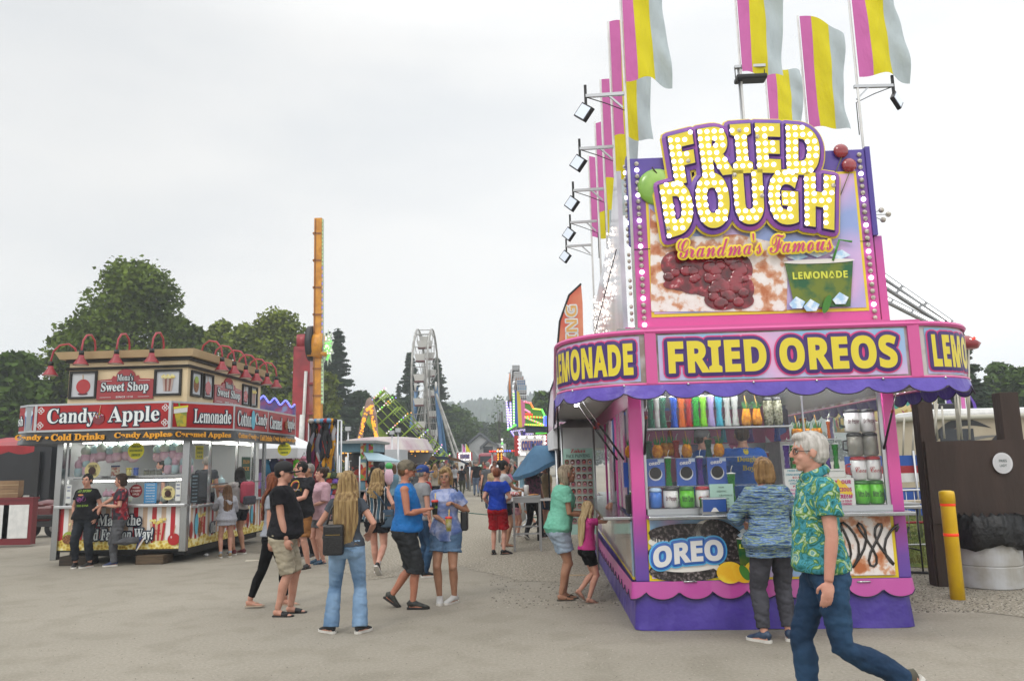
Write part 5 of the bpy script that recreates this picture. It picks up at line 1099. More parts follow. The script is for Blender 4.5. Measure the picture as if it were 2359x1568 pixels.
b = MB(); h1 = R_(730, 795, -.4); b.tube([h1 + V((-.2, .3, 0)), h1 + V((.25, .3, 0))], .72, org, 24); b.tube([h1 + V((-.5, -.05, -.5)), h1 + V((.55, -.05, -.5))], .12, org, 10); b.build('hub', t)
b = MB(); led = [M('led_' + n, c, .4, e=.75) for n, c in (('green', '7cff6a'), ('violet', 'a08cff'), ('pink', 'ff9cc0'), ('amber', 'ffb43c'), ('white', 'fff6f0'), ('red', 'ff4a3c'), ('blue', '5a86ff'))]
a = R_(741, 505, -.1); c_ = R_(741, 930, -.1); b.beam(a, c_, .22, .1, M('ride_panel', 'a3b39a', .4), (0, 1, 0))
for k in range(46):
    q = a.lerp(c_, (k + .5) / 46); m_ = M('panel_' + ('lime' if k < 12 or 34 < k else 'peach' if k % 2 else 'violet'), 'b8d8a8' if k < 12 or k > 34 else 'd8b49c' if k % 2 else '9a94e8', .4, e=.25)
    b.box(q.x - .08, q.x + .08, -.17, -.152, q.z - .07, q.z + .07, m_)
b.build('light_panel', t)
b = MB(); cc = R_(756, 800, -.3); pts = []
for k in range(20): a = pi * 2 * k / 20; r_ = (1.05 if k % 2 else .62); pts.append((cc.x + r_ * .32 * cos(a), cc.z + r_ * cos(pi / 20) * sin(a)))
b.poly(pts, -.36, -.3, M('star_panel', 'b9c9b0', .4)); random.seed(2)
for k in range(60): a, r_ = random.random() * 6.3, random.random(); b.ell((cc.x + .2 * r_ * cos(a), -.37, cc.z + .7 * r_ * sin(a)), .045, led[0] if k % 3 else led[4], 6, 4)
b.build('star_sign', t)
# ferris wheel
Y = 80; t, _, X0 = TH('ferris_wheel', 'white ferris wheel seen almost edge on with blue legs in front of tall spruces', 'ferris wheel', 985, 1060, Y)
cz = AT(985, 891, Y).z; RW = 6.05; wm = M('wheel_white', 'aaa9a4', .4, c2='8c8a86', vs=2); dm = M('wheel_dark', '5c5955', .5); blm = M('leg_blue', '3a6e94', .4, c2='24588a', vs=1)
xr = (-.85, .62)
for s_, x in enumerate(xr):
    b = MB()
    for rr, th in ((RW, .085), (RW - .55, .05)): b.tube([(x, rr * cos(2 * pi * k / 48), cz + rr * sin(2 * pi * k / 48)) for k in range(49)], th, wm, 6, cap=False)
    b.build('rim', t); b = MB()
    for k in range(16): a = 2 * pi * k / 16; b.tube([(x * .3, 0, cz), (x, (RW - .1) * cos(a), cz + (RW - .1) * sin(a))], .03, wm, 4)
    for k in range(48): a, a2 = 2 * pi * k / 48, 2 * pi * (k + 1) / 48; b.tube([(x, RW * cos(a), cz + RW * sin(a)), (x, (RW - .55) * cos(a2), cz + (RW - .55) * sin(a2))], .022, wm, 4)
    b.build('spokes', t, kind=None)
gm_ = M('tub_white', 'c9c8c4', .4)
for k in range(16):
    a = 2 * pi * (k + .4) / 16; y, z = (RW - .1) * cos(a), cz + (RW - .1) * sin(a); b = MB(); b.tube([(xr[0], y, z), (xr[1], y, z)], .045, wm, 6); z -= .75
    b.add([(xr[0] + .2, y - .5, z), (xr[1] - .2, y - .5, z), (xr[1] - .2, y + .5, z), (xr[0] + .2, y + .5, z), (xr[0] + .35, y - .35, z - .62), (xr[1] - .35, y - .35, z - .62), (xr[1] - .35, y + .35, z - .62), (xr[0] + .35, y + .35, z - .62)], [(4, 5, 6, 7), (0, 1, 5, 4), (1, 2, 6, 5), (2, 3, 7, 6), (3, 0, 4, 7)], gm_)
    for sx in (xr[0] + .2, xr[1] - .2): b.tube([(sx, y, z + .75), (sx, y, z)], .03, wm, 5)
    b.box(xr[0] + .3, xr[1] - .3, y - .4, y + .4, z - .75, z - .63, M('tub_base', '5c2a28', .5)); b.build('gondola', t)
for x, dx in ((xr[0] - .25, -.9), (xr[1] + .25, 1.1)):
    b = MB()
    for sy in (-3.2, 3.2): b.beam((x + dx, sy, 0), (x, 0, cz), .3, .3, blm)
    b.tube([(x, -.3, cz), (x + .15 * (1 if dx > 0 else -1), -.3, cz)], .5, gm_, 16); b.build('support_leg', t)
b = MB(); 
for q in (1.8, 2.4): b.beam((q + 2.0, -4, 0), (xr[1] + .4, -1.0, cz - .8), .16, .16, wm)
b.beam((xr[0] - 2.4, 2, 0), (xr[0] - .3, 1, cz - 4), .2, .2, wm); b.build('stay', t)
b = MB(); b.box(-1.6, 2.2, -3.4, 3.4, .4, .9, blm); b.box(.9, 2.2, -2.8, -1.2, .9, 2.4, M('cabin_red', '8a2430', .4)); b.build('base', t)
for k, (px, c) in enumerate(((1062, 'a9a9c9'), (1050, 'c9c04a'))): pass
# spinning inclined green ride with its A shaped front
Y = 52; t, _, X0 = TH('spinning_ride', 'lime green tilted spinning cage ride behind the pink roof', 'fair ride', 930, 1080, Y)
lime = M('ride_lime', '8da832', .45, c2='7a9426', vs=2); cage = M('cage_dark', '20261c', .7)
A_ = AT(838, 945, Y - 2); B_ = AT(985, 1088, Y + 1.5); A_ = V((A_.x - X0, -2, A_.z)); B_ = V((B_.x - X0, 1.5, B_.z)); ax = (B_ - A_); L = ax.length; ux = ax.normalized(); nrm = V((-ux.z, 0, ux.x)).normalized(); 
if nrm.z < 0: nrm = -nrm
vy = ux.cross(nrm).normalized(); c0 = A_.lerp(B_, .5); Rr = L / 2
def CP(a, hgt, k=1.0): return c0 + ux * (Rr * cos(a) * k) + vy * (Rr * .55 * sin(a) * k) + nrm * hgt
b = MB()
for k in range(24):
    a, a2 = 2 * pi * k / 24, 2 * pi * (k + 1) / 24
    b.add([CP(a, .1), CP(a2, .1), CP(a2, 1.2), CP(a, 1.2)], [(0, 1, 2, 3)], cage)
    for hh in (0, .45, .9, 1.35, 1.8): b.tube([CP(a, hh, 1.02), CP(a2, hh, 1.02)], .035, lime, 4)
    b.tube([CP(a, 0, 1.02), CP(a, 1.8, 1.02)], .06, lime, 4)
b.build('cage', t)
b = MB()
for k in range(0, 24, 2):
    for j in range(11): b.ell(CP(2 * pi * k / 24, .15 + j * .18, 1.045), .05, led[(j + k) % 5 if j % 3 else 4], 6, 4)
b.build('light_strip', t); b = MB()
for k in range(24): a, a2 = 2 * pi * k / 24, 2 * pi * (k + 1) / 24; b.add([CP(a, -.35, .99), CP(a2, -.35, .99), CP(a2, .02, 1.01), CP(a, .02, 1.01)], [(0, 1, 2, 3)], lime); b.add([CP(a, -.35, .99), CP(a2, -.35, .99), c0 - nrm * .9], [(0, 1, 2)], lime)
b.tube([c0 - nrm * .8, V((c0.x + .8, c0.y, .2))], .5, lime, 12); b.build('drum', t)
Y = 46; t, _, X0 = TH('ride_arch', 'A shaped ride front covered in orange bulbs standing by the green ride', 'ride front', 850, 1060, Y); wf = M('arch_cream', 'a8948a', .5, c2='8a6f68', vs=2)
def A2(px, py, dy=0): q = AT(px, py, Y); return (q.x - X0, q.z)
b = MB(); b.poly([A2(824, 1010), A2(822, 1016), A2(815, 1060), A2(830, 1060), A2(838, 985), A2(850, 950), A2(860, 985), A2(866, 1022), A2(873, 1022), A2(868, 960), A2(861, 928), A2(853, 915), A2(846, 920), A2(838, 945)], -.15, .1, wf); b.build('arch_panel', t)
b = MB(); random.seed(8)
for k in range(170):
    u = random.random(); L_, R__ = random.choice([((818, 1055), (846, 945)), ((846, 945), (858, 935)), ((856, 940), (870, 1020))]); px = L_[0] + (R__[0] - L_[0]) * u + random.uniform(-3.5, 3.5); py = L_[1] + (R__[1] - L_[1]) * u
    x, z = A2(px, py); b.ell((x, -.19, z), .055, led[3], 6, 4)
b.build('bulb_string', t, kind='stuff')
# pink roofed ride
Y = 38; t, _, X0 = TH('round_ride_pavilion', 'faded pink roofed round ride pavilion with dark underside lights', 'fair ride', 880, 1100, Y)
pr = M('roof_pink', 'b592a0', .5, ramp=[(.3, '9c8088'), (.5, 'ada0a2'), (.65, 'b4aca6')], vs=1.2); du = M('ride_under', '2c2622', .6)
zr = AT(870, 1010, Y).z; b = MB(); zr -= .3; b.lathe([(.3, 1.5), (2.4, 1.46), (3.9, 1.36), (4.0, 1.3), (4.35, .98), (4.6, .74), (4.55, .62)], pr, 32, (-.4, 4.0, zr - 1.0), sx=.54, sy=.9, sm=False); b.build('roof', t)
b = MB(); b.lathe([(4.5, .62), (3.0, -.9), (2.6, -1.0)], du, 32, (-.4, 4.0, zr - 1.0), sx=.54, sy=.9); b.build('underside', t)
b = MB(); random.seed(4)
for k in range(54):
    a = -pi * .1 - pi * .8 * k / 54; b.ell((-.4 + 2.5 * cos(a), 4.0 + 4.16 * sin(a), zr - .34), .05, led[3] if k % 3 else M('bulb_dull', '8a6a5a'), 6, 4)
for k in range(60): a, r_ = -pi * random.random(), 3.0 + random.random() * 1.4; b.ell((-.4 + .54 * r_ * cos(a), 4 + r_ * .9 * sin(a), zr - .45 - (4.4 - r_) * 1.05), .04, led[3], 5, 3)
b.build('bulb_ring', t, kind='stuff')
for px in (853, 1215):
    pass
b = MB(); b.box(-2.6, 1.8, 1.0, 6.5, .3, .7, M('deck_grey', '6a6a6a', .5)); b.tube([(-.4, 4, .5), (-.4, 4, zr)], .7, du, 14); b.build('deck', t)
# white trailer and lamp posts between
Y = 33; t, _, X0 = TH('ticket_trailer', 'pale grey trailer with steps and rails behind the blue booth', 'trailer', 880, 1120, Y); x0, z1 = LZ(857, 1065, Y); x1, z0 = LZ(905, 1110, Y)
b = MB(); b.box(x0 - X0, x1 - X0 + .3, 0, 2.4, .5, 2.35, M('trailer_grey', 'a8acb0', .45)); b.build('body', t); b = MB()
for k in range(5): b.box(.7 + k * .22, .92 + k * .22, -.9, -.1, .2 + .0 * k, .95 - k * .17, alu)
b.build('steps', t)
for y_ in (-.9, -.1): b = MB(); b.tube([(.6, y_, .9), (.6, y_, 1.9), (1.9, y_, 1.0), (1.9, y_, .1)], .025, alu, 6); b.build('handrail', t)
b = MB(); b.tube([(-1.2, -.9, 1.9), (.6, -.9, 1.9)], .025, alu, 6)
for k in range(10): b.tube([(-1.2 + k * .2, -.9, .9), (-1.2 + k * .2, -.9, 1.9)], .012, alu, 5)
b.build('railing', t)
for i, (px, pt, Yp) in enumerate(((801, 992, 30), (903, 1000, 34), (917, 995, 31))):
    t, _, X0 = TH('lamp_post', 'thin grey floodlight pole, %s of three in front of the pink roof' % ('leftmost', 'middle', 'rightmost')[i], 'lamp post', px, 1100, Yp, group='thin poles by the pink ride'); z = AT(px, pt, Yp).z
    b = MB(); b.tube([(0, 0, 0), (0, 0, z)], .032, alu, 8); b.build('pole', t); b = MB(); b.box(-.1, .1, -.08, .08, z, z + .16, alu); b.build('lamp_head', t)
# fence panels
for i, (px, Yp) in enumerate(((893, 33), (915, 33.5), (1195, 19), (1212, 21), (1228, 24))):
    t, _, X0 = TH('crowd_barrier', 'steel crowd barrier, %s' % ('left one by the pink ride', 'right one by the pink ride', 'nearest one behind the high table', 'middle one behind the high table', 'farthest one behind the high table')[i], 'barrier', px, 1150, Yp, 0 if i < 2 else pi / 2 - .1, 'steel crowd barriers')
    b = MB(); b.tube([(0, 0, .1), (0, 0, 1.05), (2.0, 0, 1.05), (2.0, 0, .1), (0, 0, .1)], .02, alu, 6); b.build('frame', t); b = MB()
    for k in range(1, 14): b.tube([(k * 2 / 14, 0, .2), (k * 2 / 14, 0, 1.05)], .008, alu, 4)
    b.tube([(0, 0, .2), (2, 0, .2)], .012, alu, 4); b.build('bars', t)
# pale blue booth
Y = 24; t, _, X0 = TH('food_booth', 'pale blue food booth with red and green menu boards and raised flap', 'food stand', 820, 1180, Y); bb_ = M('booth_blue', '6f98ac', .5, c2='5f8698', vs=2)
x0, z1 = LZ(776, 1022, Y); x1, _z = LZ(858, 1022, Y); x0 -= X0; x1 -= X0
b = MB()
for xa, xb in ((x0, x0 + .1), (.12, .3), (x1 - .12, x1)): b.box(xa, xb, 0, .1, .0, z1 - .15, bb_)
b.box(x0, x1, 2.2, 2.3, 0, z1, dark); b.box(x0, x1, -.02, 2.3, z1 - .25, z1, bb_); b.box(x0, x1, .0, .08, .0, .95, bb_); b.build('wall', t)
b = MB(); b.box(x0 - .1, x1 + .15, -.3, 2.4, z1, z1 + .08, M('roof_tin', '8c8f8e', .4, .5)); b.build('roof', t)
b = MB(); b.add([(.2, .0, z1 - .3), (x1 + .2, .0, z1 - .35), (x1 + 1.1, -1.3, z1 - .62), (.6, -1.3, z1 - .55), (.2, .0, z1 - .26), (x1 + .2, .0, z1 - .31), (x1 + 1.1, -1.3, z1 - .58), (.6, -1.3, z1 - .51)], [(0, 1, 2, 3), (7, 6, 5, 4), (0, 4, 5, 1), (1, 5, 6, 2), (2, 6, 7, 3), (3, 7, 4, 0)], M('flap_blue', '8fa9b4', .4)); b.build('flap', t)
for xa, za, hh, w_ in ((.13, 1.75, .55, .17), (.13, 1.1, .55, .17), (x1 - .11, 1.0, 1.2, .14), (x1 - .2, .35, .75, .3), (x1 - .2, -.0, .3, .3)):
    b = MB(); b.box(xa, xa + w_, -.04, -.01, za + .15, za + hh + .15, M('menu_print', ramp=[(0, 'a8262c'), (.3, 'c8c4ac'), (.5, '6a9a3c'), (.75, 'c46a2c')], kind='cells', vs=9, r=.5)); b.build('menu_board', t)
b = MB(); b.box(.05, .95, -.35, .1, .93, .97, alu); b.build('counter', t)
b = MB(); b.box(x0 + .3, x0 + .75, .8, 1.0, .9, 1.7, M('booth_goods', ramp=[(0, '3a2c28'), (.4, '8a7a68'), (.7, 'a83a2c')], kind='cells', vs=7)); b.build('goods', t)
t, _, X0 = TH('white_post', 'white upright post before the blue booth', 'post', 797, 1160, 22); b = MB(); b.tube([(0, 0, 0), (0, 0, AT(797, 1052, 22).z)], .04, white, 8); b.build('post', t)
# hanging scarves and hats stall
Y = 19; t, _, X0 = TH('scarf_rack', 'tall rack hung with long patterned tails and plush hats', 'market stall', 745, 1160, Y)
x0, z1 = LZ(712, 968, Y); x1, _z = LZ(778, 985, Y); x0 -= X0; x1 -= X0
b = MB(); 
for xa, ya in ((x0, 0), (x1, 0), (x0, .4), (x1, .4)): b.tube([(xa, ya, 0), (xa, ya, z1)], .025, alu, 8)
b.tube([(x0, 0, z1), (x1, 0, z1 - .05)], .025, alu, 8); b.tube([(x0, .4, z1), (x1, .4, z1)], .025, alu, 8); b.build('frame', t)
random.seed(21); cols = ['1a1a1c', '161618', 'c48a1c', '3a6aa0', '8a1c28', 'a8a8ac', '4a4c58', '6a6a74', 'c8c8c4', '1c2a4a', '2a2c30', '141416', '5a5460', '7a2c58', 'b8342c', '222a3a']
for i in range(22):
    xx = x0 + .06 + (x1 - x0 - .1) * i / 22; ln = random.uniform(.75, 1.25) * (1.25 if i < 5 else 1); c1 = cols[i % 16]; c2_ = random.choice(cols)
    m_ = M('scarf_%d' % i, ramp=[(0, c1), (.45, c2_), (.6, c1), (.8, random.choice(cols))], kind='cells', vs=random.uniform(4, 9), r=.85, st=(1, 1, .5))
    b = MB(); yy = random.uniform(-.12, .12); P_ = [(xx + .05 * sin(k * .9 + i), yy + .03 * sin(k * 1.3 + i), z1 - .05 - ln * k / 7) for k in range(8)]; b.tube(P_, [(.05, .03)] + [(.055, .02)] * 5 + [(.065, .03), (.03, .02)], m_, 8); b.ell((xx, yy - .03, z1 - .02), (.075, .08, .06), M('plush_%d' % (i % 6), ('c48a1c', 'a8a4a0', '8a2430', '2a2a30', '5a86a8', 'b87a9c')[i % 6], .9), 10, 7); b.build('hanging_tail', t)
for i in range(26):
    cx = .0 + .62 * (i % 4) / 4 - .05 + .05 * ((i // 4) % 2); z = z1 - 1.35 - .13 * (i // 4); m_ = M('hat_%d' % (i % 9), ('8f8a3a', '2c3c28', 'a8946c', '4a78b0', '8c1c22', '6a4a9c', '5a4488', '26262c', 'b07aa0')[i % 9], .85); b = MB(); y = -.18 - .02 * (i % 3)
    b.lathe([(.13, -.05), (.095, .0), (.085, .05), (.05, .07)], m_, 14, (cx + .2, y, z)); b.build('hat', t)
b = MB(); b.box(x0, x1, .1, .5, .1, 1.0, M('stall_goods', ramp=[(0, '2c2c34'), (.2, '6a4a8c'), (.4, 'b0344a'), (.6, '3a6a8c'), (.8, 'c8b8a8')], kind='cells', vs=8)); b.build('goods', t)
t, _, X0 = TH('canopy_tent', 'white pop up canopy tent between the sweet shop and the scarf rack', 'tent', 660, 1160, 20.5); tw = M('tent_white', 'dcdee0', .7, c2='d0d2d6', vs=2)
z1 = AT(680, 1055, 20.5).z; b = MB(); b.lathe([(2.0, 0), (2.02, .26), (.12, 1.0), (.0, 1.02)], tw, 4, (0, 1.5, z1), X=Matrix.Rotation(pi / 4, 4, 'Z'), sm=False); b.build('canopy', t)
for xa, ya in ((-1.35, .1), (1.35, .1), (1.35, 2.8), (-1.35, 2.8)): b = MB(); b.tube([(xa, ya, 0), (xa, ya, z1 + .05)], .025, alu, 6); b.build('leg', t)
random.seed(9)
for i in range(7):
    px = 598 + i * 17; Yb = 20.3; q = AT(px, 1072 + 8 * (i % 2), Yb); c = ('4a2c50', '3c7a9c', '2c3450', '7a5230', '8c3c5a', '5ab02c', 'b87a8c')[i]
    t = thing('plush_backpack', '%s plush bag hanging under the white tent, %s from the left' % (('plum', 'blue', 'navy', 'brown', 'rose', 'lime', 'pink')[i], ORD[i]), 'bag', q, 0, 'bags hung under the white tent'); b = MB(); b.ell((0, 0, 0), (.15, .09, .19), M('plush_bag_%d' % i, c, .9, b=.5), 12, 8); b.ell((0, -.02, .18), (.09, .07, .07), MATS['plush_bag_%d' % i], 10, 6); b.build('bag_body', t); b = MB(); b.tube([(-.05, 0, .2), (0, 0, .35), (.05, 0, .2)], .01, blackm, 5); b.build('strap', t)
t, _, X0 = TH('market_table', 'folding table piled with bright toys under the white tent', 'table', 640, 1180, 21); b = MB(); b.box(-1.5, 1.8, -.3, .5, .7, .74, white); b.build('table_top', t); b = MB(); b.box(-1.4, 1.7, -.2, .4, .745, 1.15, MATS['stall_goods']); b.build('goods', t)
for xa in (-1.4, 1.7): b = MB(); b.tube([(xa, 0, 0), (xa, 0, .7)], .02, alu, 6); b.build('leg', t)
# scalloped purple game front with blue lights behind the sweet shop
Y = 30; t, _, X0 = TH('game_front', 'violet star patterned game front edged in blue lights behind the sweet shop', 'game stand', 640, 1100, Y); P_ = []
for k in range(49): px = 597 + 82 * k / 48; P_.append(LZ(px, 916 + 6 * sin(k * .42 + 2) + k * .35, Y))
P_ = [(x - X0, z) for x, z in P_]; x0, x1 = P_[0][0], P_[-1][0]; b = MB(); b.poly([(x0, .3)] + P_ + [(x1, .3)], 0, .2, M('game_violet', ramp=[(.3, '2e3068'), (.48, '54407c'), (.58, '8a345c'), (.7, '7080a8')], vs=2.2, r=.4)); b.build('front_panel', t)
b = MB(); [b.ell((x, -.04, z), .04, led[6] if i % 2 else led[1], 6, 4) for i, (x, z) in enumerate(P_)]; b.build('light_edge', t, kind='stuff')
# ---- right part of the midway
Y = 44; t, _, X0 = TH('zipper_ride', 'tall narrow ride with stacked blue and grey cars above flashing panels', 'fair ride', 1205, 1060, Y)
def A3(px, py): q = AT(px, py, Y); return (q.x - X0, q.z)
def rect(b, pa, pb, y0, y1, m_): (xa, za), (xb, zb) = A3(*pa), A3(*pb); b.box(xa, xb, y0, y1, zb, za, m_)
for i, (xa, ya, xb, yb, c) in enumerate(((1180, 841, 1197, 853, '8a8c8c'), (1184, 856, 1202, 866, 'b0aca4'), (1187, 866, 1206, 873, 'b0764a'), (1191, 874, 1210, 886, '2f6aa4'), (1192, 887, 1213, 897, '6a9cc4'), (1193, 898, 1213, 907, '7c7e80'), (1195, 910, 1213, 918, '4a4c50'))):
    b = MB(); rect(b, (xa, ya), (xb, yb), 0, .5, M('car_%d' % i, c, .4, .2)); xa_, za_ = A3(xa, ya); xb_, zb_ = A3(xb, yb); b.box(xa_, xb_, -.05, -.01, za_ - .05, za_, alu); b.box(xa_, xb_, -.05, -.01, (za_ + zb_) / 2 - .03, (za_ + zb_) / 2, alu)
    for k in range(5): b.box(xa_ + (xb_ - xa_) * k / 4 - .02, xa_ + (xb_ - xa_) * k / 4 + .02, -.04, -.012, zb_, za_, alu)
    b.build('car', t)
b = MB(); pts = [A3(*p) for p in ((1181, 850), (1174, 890), (1176, 930), (1185, 980), (1192, 1010))]; b.tube([(x, .3, z) for x, z in pts], .13, alu, 6); b.tube([(x + .35, .3, z) for x, z in pts], .09, alu, 6)
for k in range(18): a = A3(1175 + k % 3 * 4, 858 + k * 7); b.beam((a[0] - .1, .2, a[1]), (a[0] + .5, .4, a[1] + .25), .05, .05, alu)
b.build('boom', t)
x, z = A3(1172, 895); b = MB(); b.lathe([(.1, 0), (.9, .05), (.9, .1), (.1, .12)], M('wheel_orange', 'b8703c', .5), 20, X=Matrix.Translation((x, .1, z)) @ Matrix.Rotation(pi / 2, 4, 'Y')); b.build('side_wheel', t)
b = MB(); b.poly([A3(1186, 898), A3(1187, 980), A3(1194, 984), A3(1190, 900)], -.3, -.2, M('stripe_blue', '2c54a8', .5)); b.poly([A3(1190, 900), A3(1194, 984), A3(1203, 984), A3(1199, 918), A3(1196, 905)], -.3, -.2, M('stripe_yellow', 'c8b434', .5)); b.poly([A3(1199, 918), A3(1203, 984), A3(1210, 980), A3(1209, 930)], -.3, -.2, M('stripe_pink', 'c46a94', .5)); b.build('striped_curtain', t)
b = MB(); b.poly([A3(1166, 925), A3(1170, 990), A3(1187, 978), A3(1185, 915)], -.25, -.1, M('sign_glow', '4a5a64', .4)); b.poly([A3(1208, 925), A3(1210, 980), A3(1275, 985), A3(1275, 958), A3(1254, 955), A3(1248, 942), A3(1226, 940), A3(1222, 925)], -.25, -.1, M('sign_green', '4a8a2c', .4)); b.build('sign_panel', t)
b = MB()
def bulbs(pa, pb, n, cs_, r=.055, y=-.29):
    for k in range(n): u = k / max(1, n - 1); x, z = A3(pa[0] + (pb[0] - pa[0]) * u, pa[1] + (pb[1] - pa[1]) * u); b.ell((x, y, z), r, led[cs_[k % len(cs_)]], 6, 4)
for pa, pb, n, c in (((1208, 926), (1222, 929), 8, (2, 5)), ((1222, 929), (1228, 941), 8, (3, 5)), ((1228, 942), (1248, 944), 10, (0, 3)), ((1248, 944), (1254, 957), 8, (0,)), ((1210, 960), (1250, 962), 18, (3, 5, 0)), ((1210, 962), (1250, 978), 18, (2, 3, 0)), ((1210, 978), (1252, 980), 18, (0, 3)), ((1253, 960), (1253, 980), 10, (1, 6)), ((1258, 960), (1275, 960), 8, (1,)), ((1258, 960), (1258, 980), 9, (6,)), ((1258, 980), (1275, 982), 8, (1,)), ((1210, 944), (1220, 950), 6, (2,)), ((1212, 954), (1225, 955), 6, (5,)),
    ((1167, 925), (1171, 988), 22, (4, 1)), ((1176, 928), (1178, 985), 20, (1, 4)), ((1183, 905), (1184, 978), 24, (4, 0)), ((1170, 990), (1188, 979), 10, (0,)), ((1170, 940), (1176, 975), 12, (1, 4))): bulbs(pa, pb, n, c)
for r_ in range(5):
    for k in range(22): x, z = A3(1176 + k * 2.2 - r_ * 1.0 + r_ * 3, 993 + r_ * 2.2 - k * .3); b.ell((x, .2 + r_ * .5, z), .04, led[4] if k % 2 else led[1], 5, 3)
for r_ in range(5):
    for k in range(16): x, z = A3(1236 + k * 2.5, 990 + r_ * 3.0 - k * .5); b.ell((x, .2 + r_ * .5, z), .04, led[0], 5, 3)
b.build('flashing_bulbs', t, kind='stuff'); b = MB(); rect(b, (1210, 981), (1280, 993), -.1, 4, M('canopy_navy', '1c2a44', .6)); rect(b, (1204, 993), (1212, 1055), 0, .4, purp); b.poly([A3(1225, 1010), A3(1232, 1000), A3(1275, 996), A3(1275, 1012)], .5, .6, M('drape_orange', 'b87858', .7)); b.build('deck_canopy', t)
# coupon booth
def coupons(px0, px1, py0, py1, Y, label, sc):
    t, _, X0 = TH('coupon_booth', label, 'ticket booth', (px0 + px1) / 2, 1100, Y, group='coupon booths'); (xa, za), (xb, zb) = LZ(px0, py0, Y), LZ(px1, py1, Y); w_ = (xb - xa) / 2; h = za - zb; xm = (xa + xb) / 2 - X0
    b = MB(); b.box(xm - w_ * .95, xm + w_ * .95, .05, 1.8, 0, zb - .0, white); b.build('wall', t); b = MB(); b.box(xm - w_, xm + w_, 0, .25, zb, za, white); b.box(xm - w_ - .12 * h, xm - w_ + .1 * h, -.02, .3, zb, za, M('booth_red', '9c2a24', .4)); b.box(xm + w_ - .1 * h, xm + w_ + .12 * h, -.02, .3, zb, za, MATS['booth_red']); s_ = b.build('sign_box', t)
    b = MB(); text(b, 'COUPONS', xm, (za + zb) / 2 + .0 * h, w_ * 1.35, h * .46, -.03, [(M('letter_orange', 'b87848'), .02 * h, 0), (M('letter_blue', '1c4a94', .4), 0, .012)], off=.03); b.build('lettering', s_); b = MB()
    for k in range(11):
        for zz in (zb + .08 * h, za - .08 * h): b.ell((xm - w_ * .86 + 1.72 * w_ * k / 10, -.02, zz), .05 * h, bulb_on if k % 3 else bulb_off, 8, 5)
    for k in range(1, 5):
        for s2 in (-1, 1): b.ell((xm + s2 * w_ * .86, -.02, zb + h * k / 5), .05 * h, bulb_on, 8, 5)
    b.build('bulb_border', s_)
coupons(1190, 1262, 1003, 1048, 30, 'large coupon booth sign edged with white bulbs above the blue umbrella', 1)
coupons(1055, 1086, 1042, 1060, 62, 'small far coupon booth at the end of the midway crowd', 1)
# umbrella and its table
Y = 17.2; t, _, X0 = TH('parasol', 'faded blue tilted parasol over the food tables', 'umbrella', 1216, 1100, Y); x, z = LZ(1228, 1026, Y); zt = z; um = M('parasol_blue', '3e6684', .75, c2='365c7a', vs=2, b=.4, bs=6)
b = MB(); n = 8; X_ = Matrix.Translation((x - X0 + .02, 0, zt)) @ Matrix.Rotation(rad(-26), 4, 'Y') @ Matrix.Rotation(rad(8), 4, 'X'); vs_ = [(0, 0, 0)]
for ring, (r_, dz) in enumerate(((.27, -.13), (.52, -.26), (.74, -.37), (.745, -.45))):
    for k in range(32): a = 2 * pi * k / 32; q = 1 - .05 * abs(sin(a * 4)) * (ring > 0); vs_.append((r_ * q * cos(a), r_ * q * sin(a), dz - .03 * abs(sin(a * 4)) * ring / 3))
fs_ = [(0, 1 + k, 1 + (k + 1) % 32) for k in range(32)] + [(1 + r * 32 + k, 1 + (r + 1) * 32 + k, 1 + (r + 1) * 32 + (k + 1) % 32, 1 + r * 32 + (k + 1) % 32) for r in range(3) for k in range(32)]
b.add(vs_, fs_, um, X_, sm=False); b.build('canopy', t, fix=False); b = MB(); b.tube([X_ @ V((0, 0, .05)), V((x - X0 + .06, 0, zt - .45)), V((x - X0 + .06, 0, .0))], .022, blackm, 8); b.build('pole', t); b = MB()
for k in range(8): a = 2 * pi * k / 8; b.tube([X_ @ V((0, 0, -.03)), X_ @ V((.73 * cos(a), .73 * sin(a), -.385))], .008, blackm, 4)
b.build('ribs', t)
q = G(1212, 1272); Y = 15.2; x0 = AT(1181, 1150, Y).x; x1 = AT(1246, 1150, Y).x; zt = AT(1212, 1143, Y).z
t = thing('high_table', 'tall narrow aluminium table holding drinks and funnel cake', 'table', ((x0 + x1) / 2, Y, 0)); w_ = (x1 - x0) / 2; alg = M('aluminium_dull', 'a3a4a4', .45, .6)
b = MB(); b.box(-w_, w_, 0, .5, zt - .03, zt, alg, bev=.004); b.box(-w_ + .01, w_ - .01, .01, .49, zt - .12, zt - .03, alg); b.build('table_top', t)
for xa in (-w_ + .02, w_ - .02):
    for ya in (.03, .47): b = MB(); b.beam((xa, ya, 0), (xa, ya, zt - .1), .04, .04, alg); b.build('leg', t)
for z, ya in ((.32, .02), (.42, .455)): b = MB(); b.box(-w_ + .03, w_ - .03, ya, ya + .025, z, z + .03, alg); b.build('foot_rail', t)
def item(nm, lb, cat, x, y, z, fn): t = thing(nm, lb, cat, (x, y, z)); fn(t); return t
xm = (x0 + x1) / 2
def f_(t): b = MB(); b.lathe([(.12, 0), (.14, .012), (.14, .016), (.0, .01)], white, 20); b.build('plate', t); b = MB(); b.ell((0, 0, .02), (.11, .1, .02), M('fried_food', 'b57a30', .7, c2='8a5420', vs=30, b=.8, bs=40), 16, 6); b.build('cake', t)
item('plate_of_food', 'white plate of golden fried cake on the tall table', 'plate', xm + .14, Y + .2, zt, f_)
def f_(t): b = MB(); b.lathe([(.04, 0), (.05, .2), (.045, .21)], white, 16); b.build('cup_body', t)
item('paper_cup', 'tall white paper cup on the high table', 'cup', xm - .0, Y + .25, zt, f_)
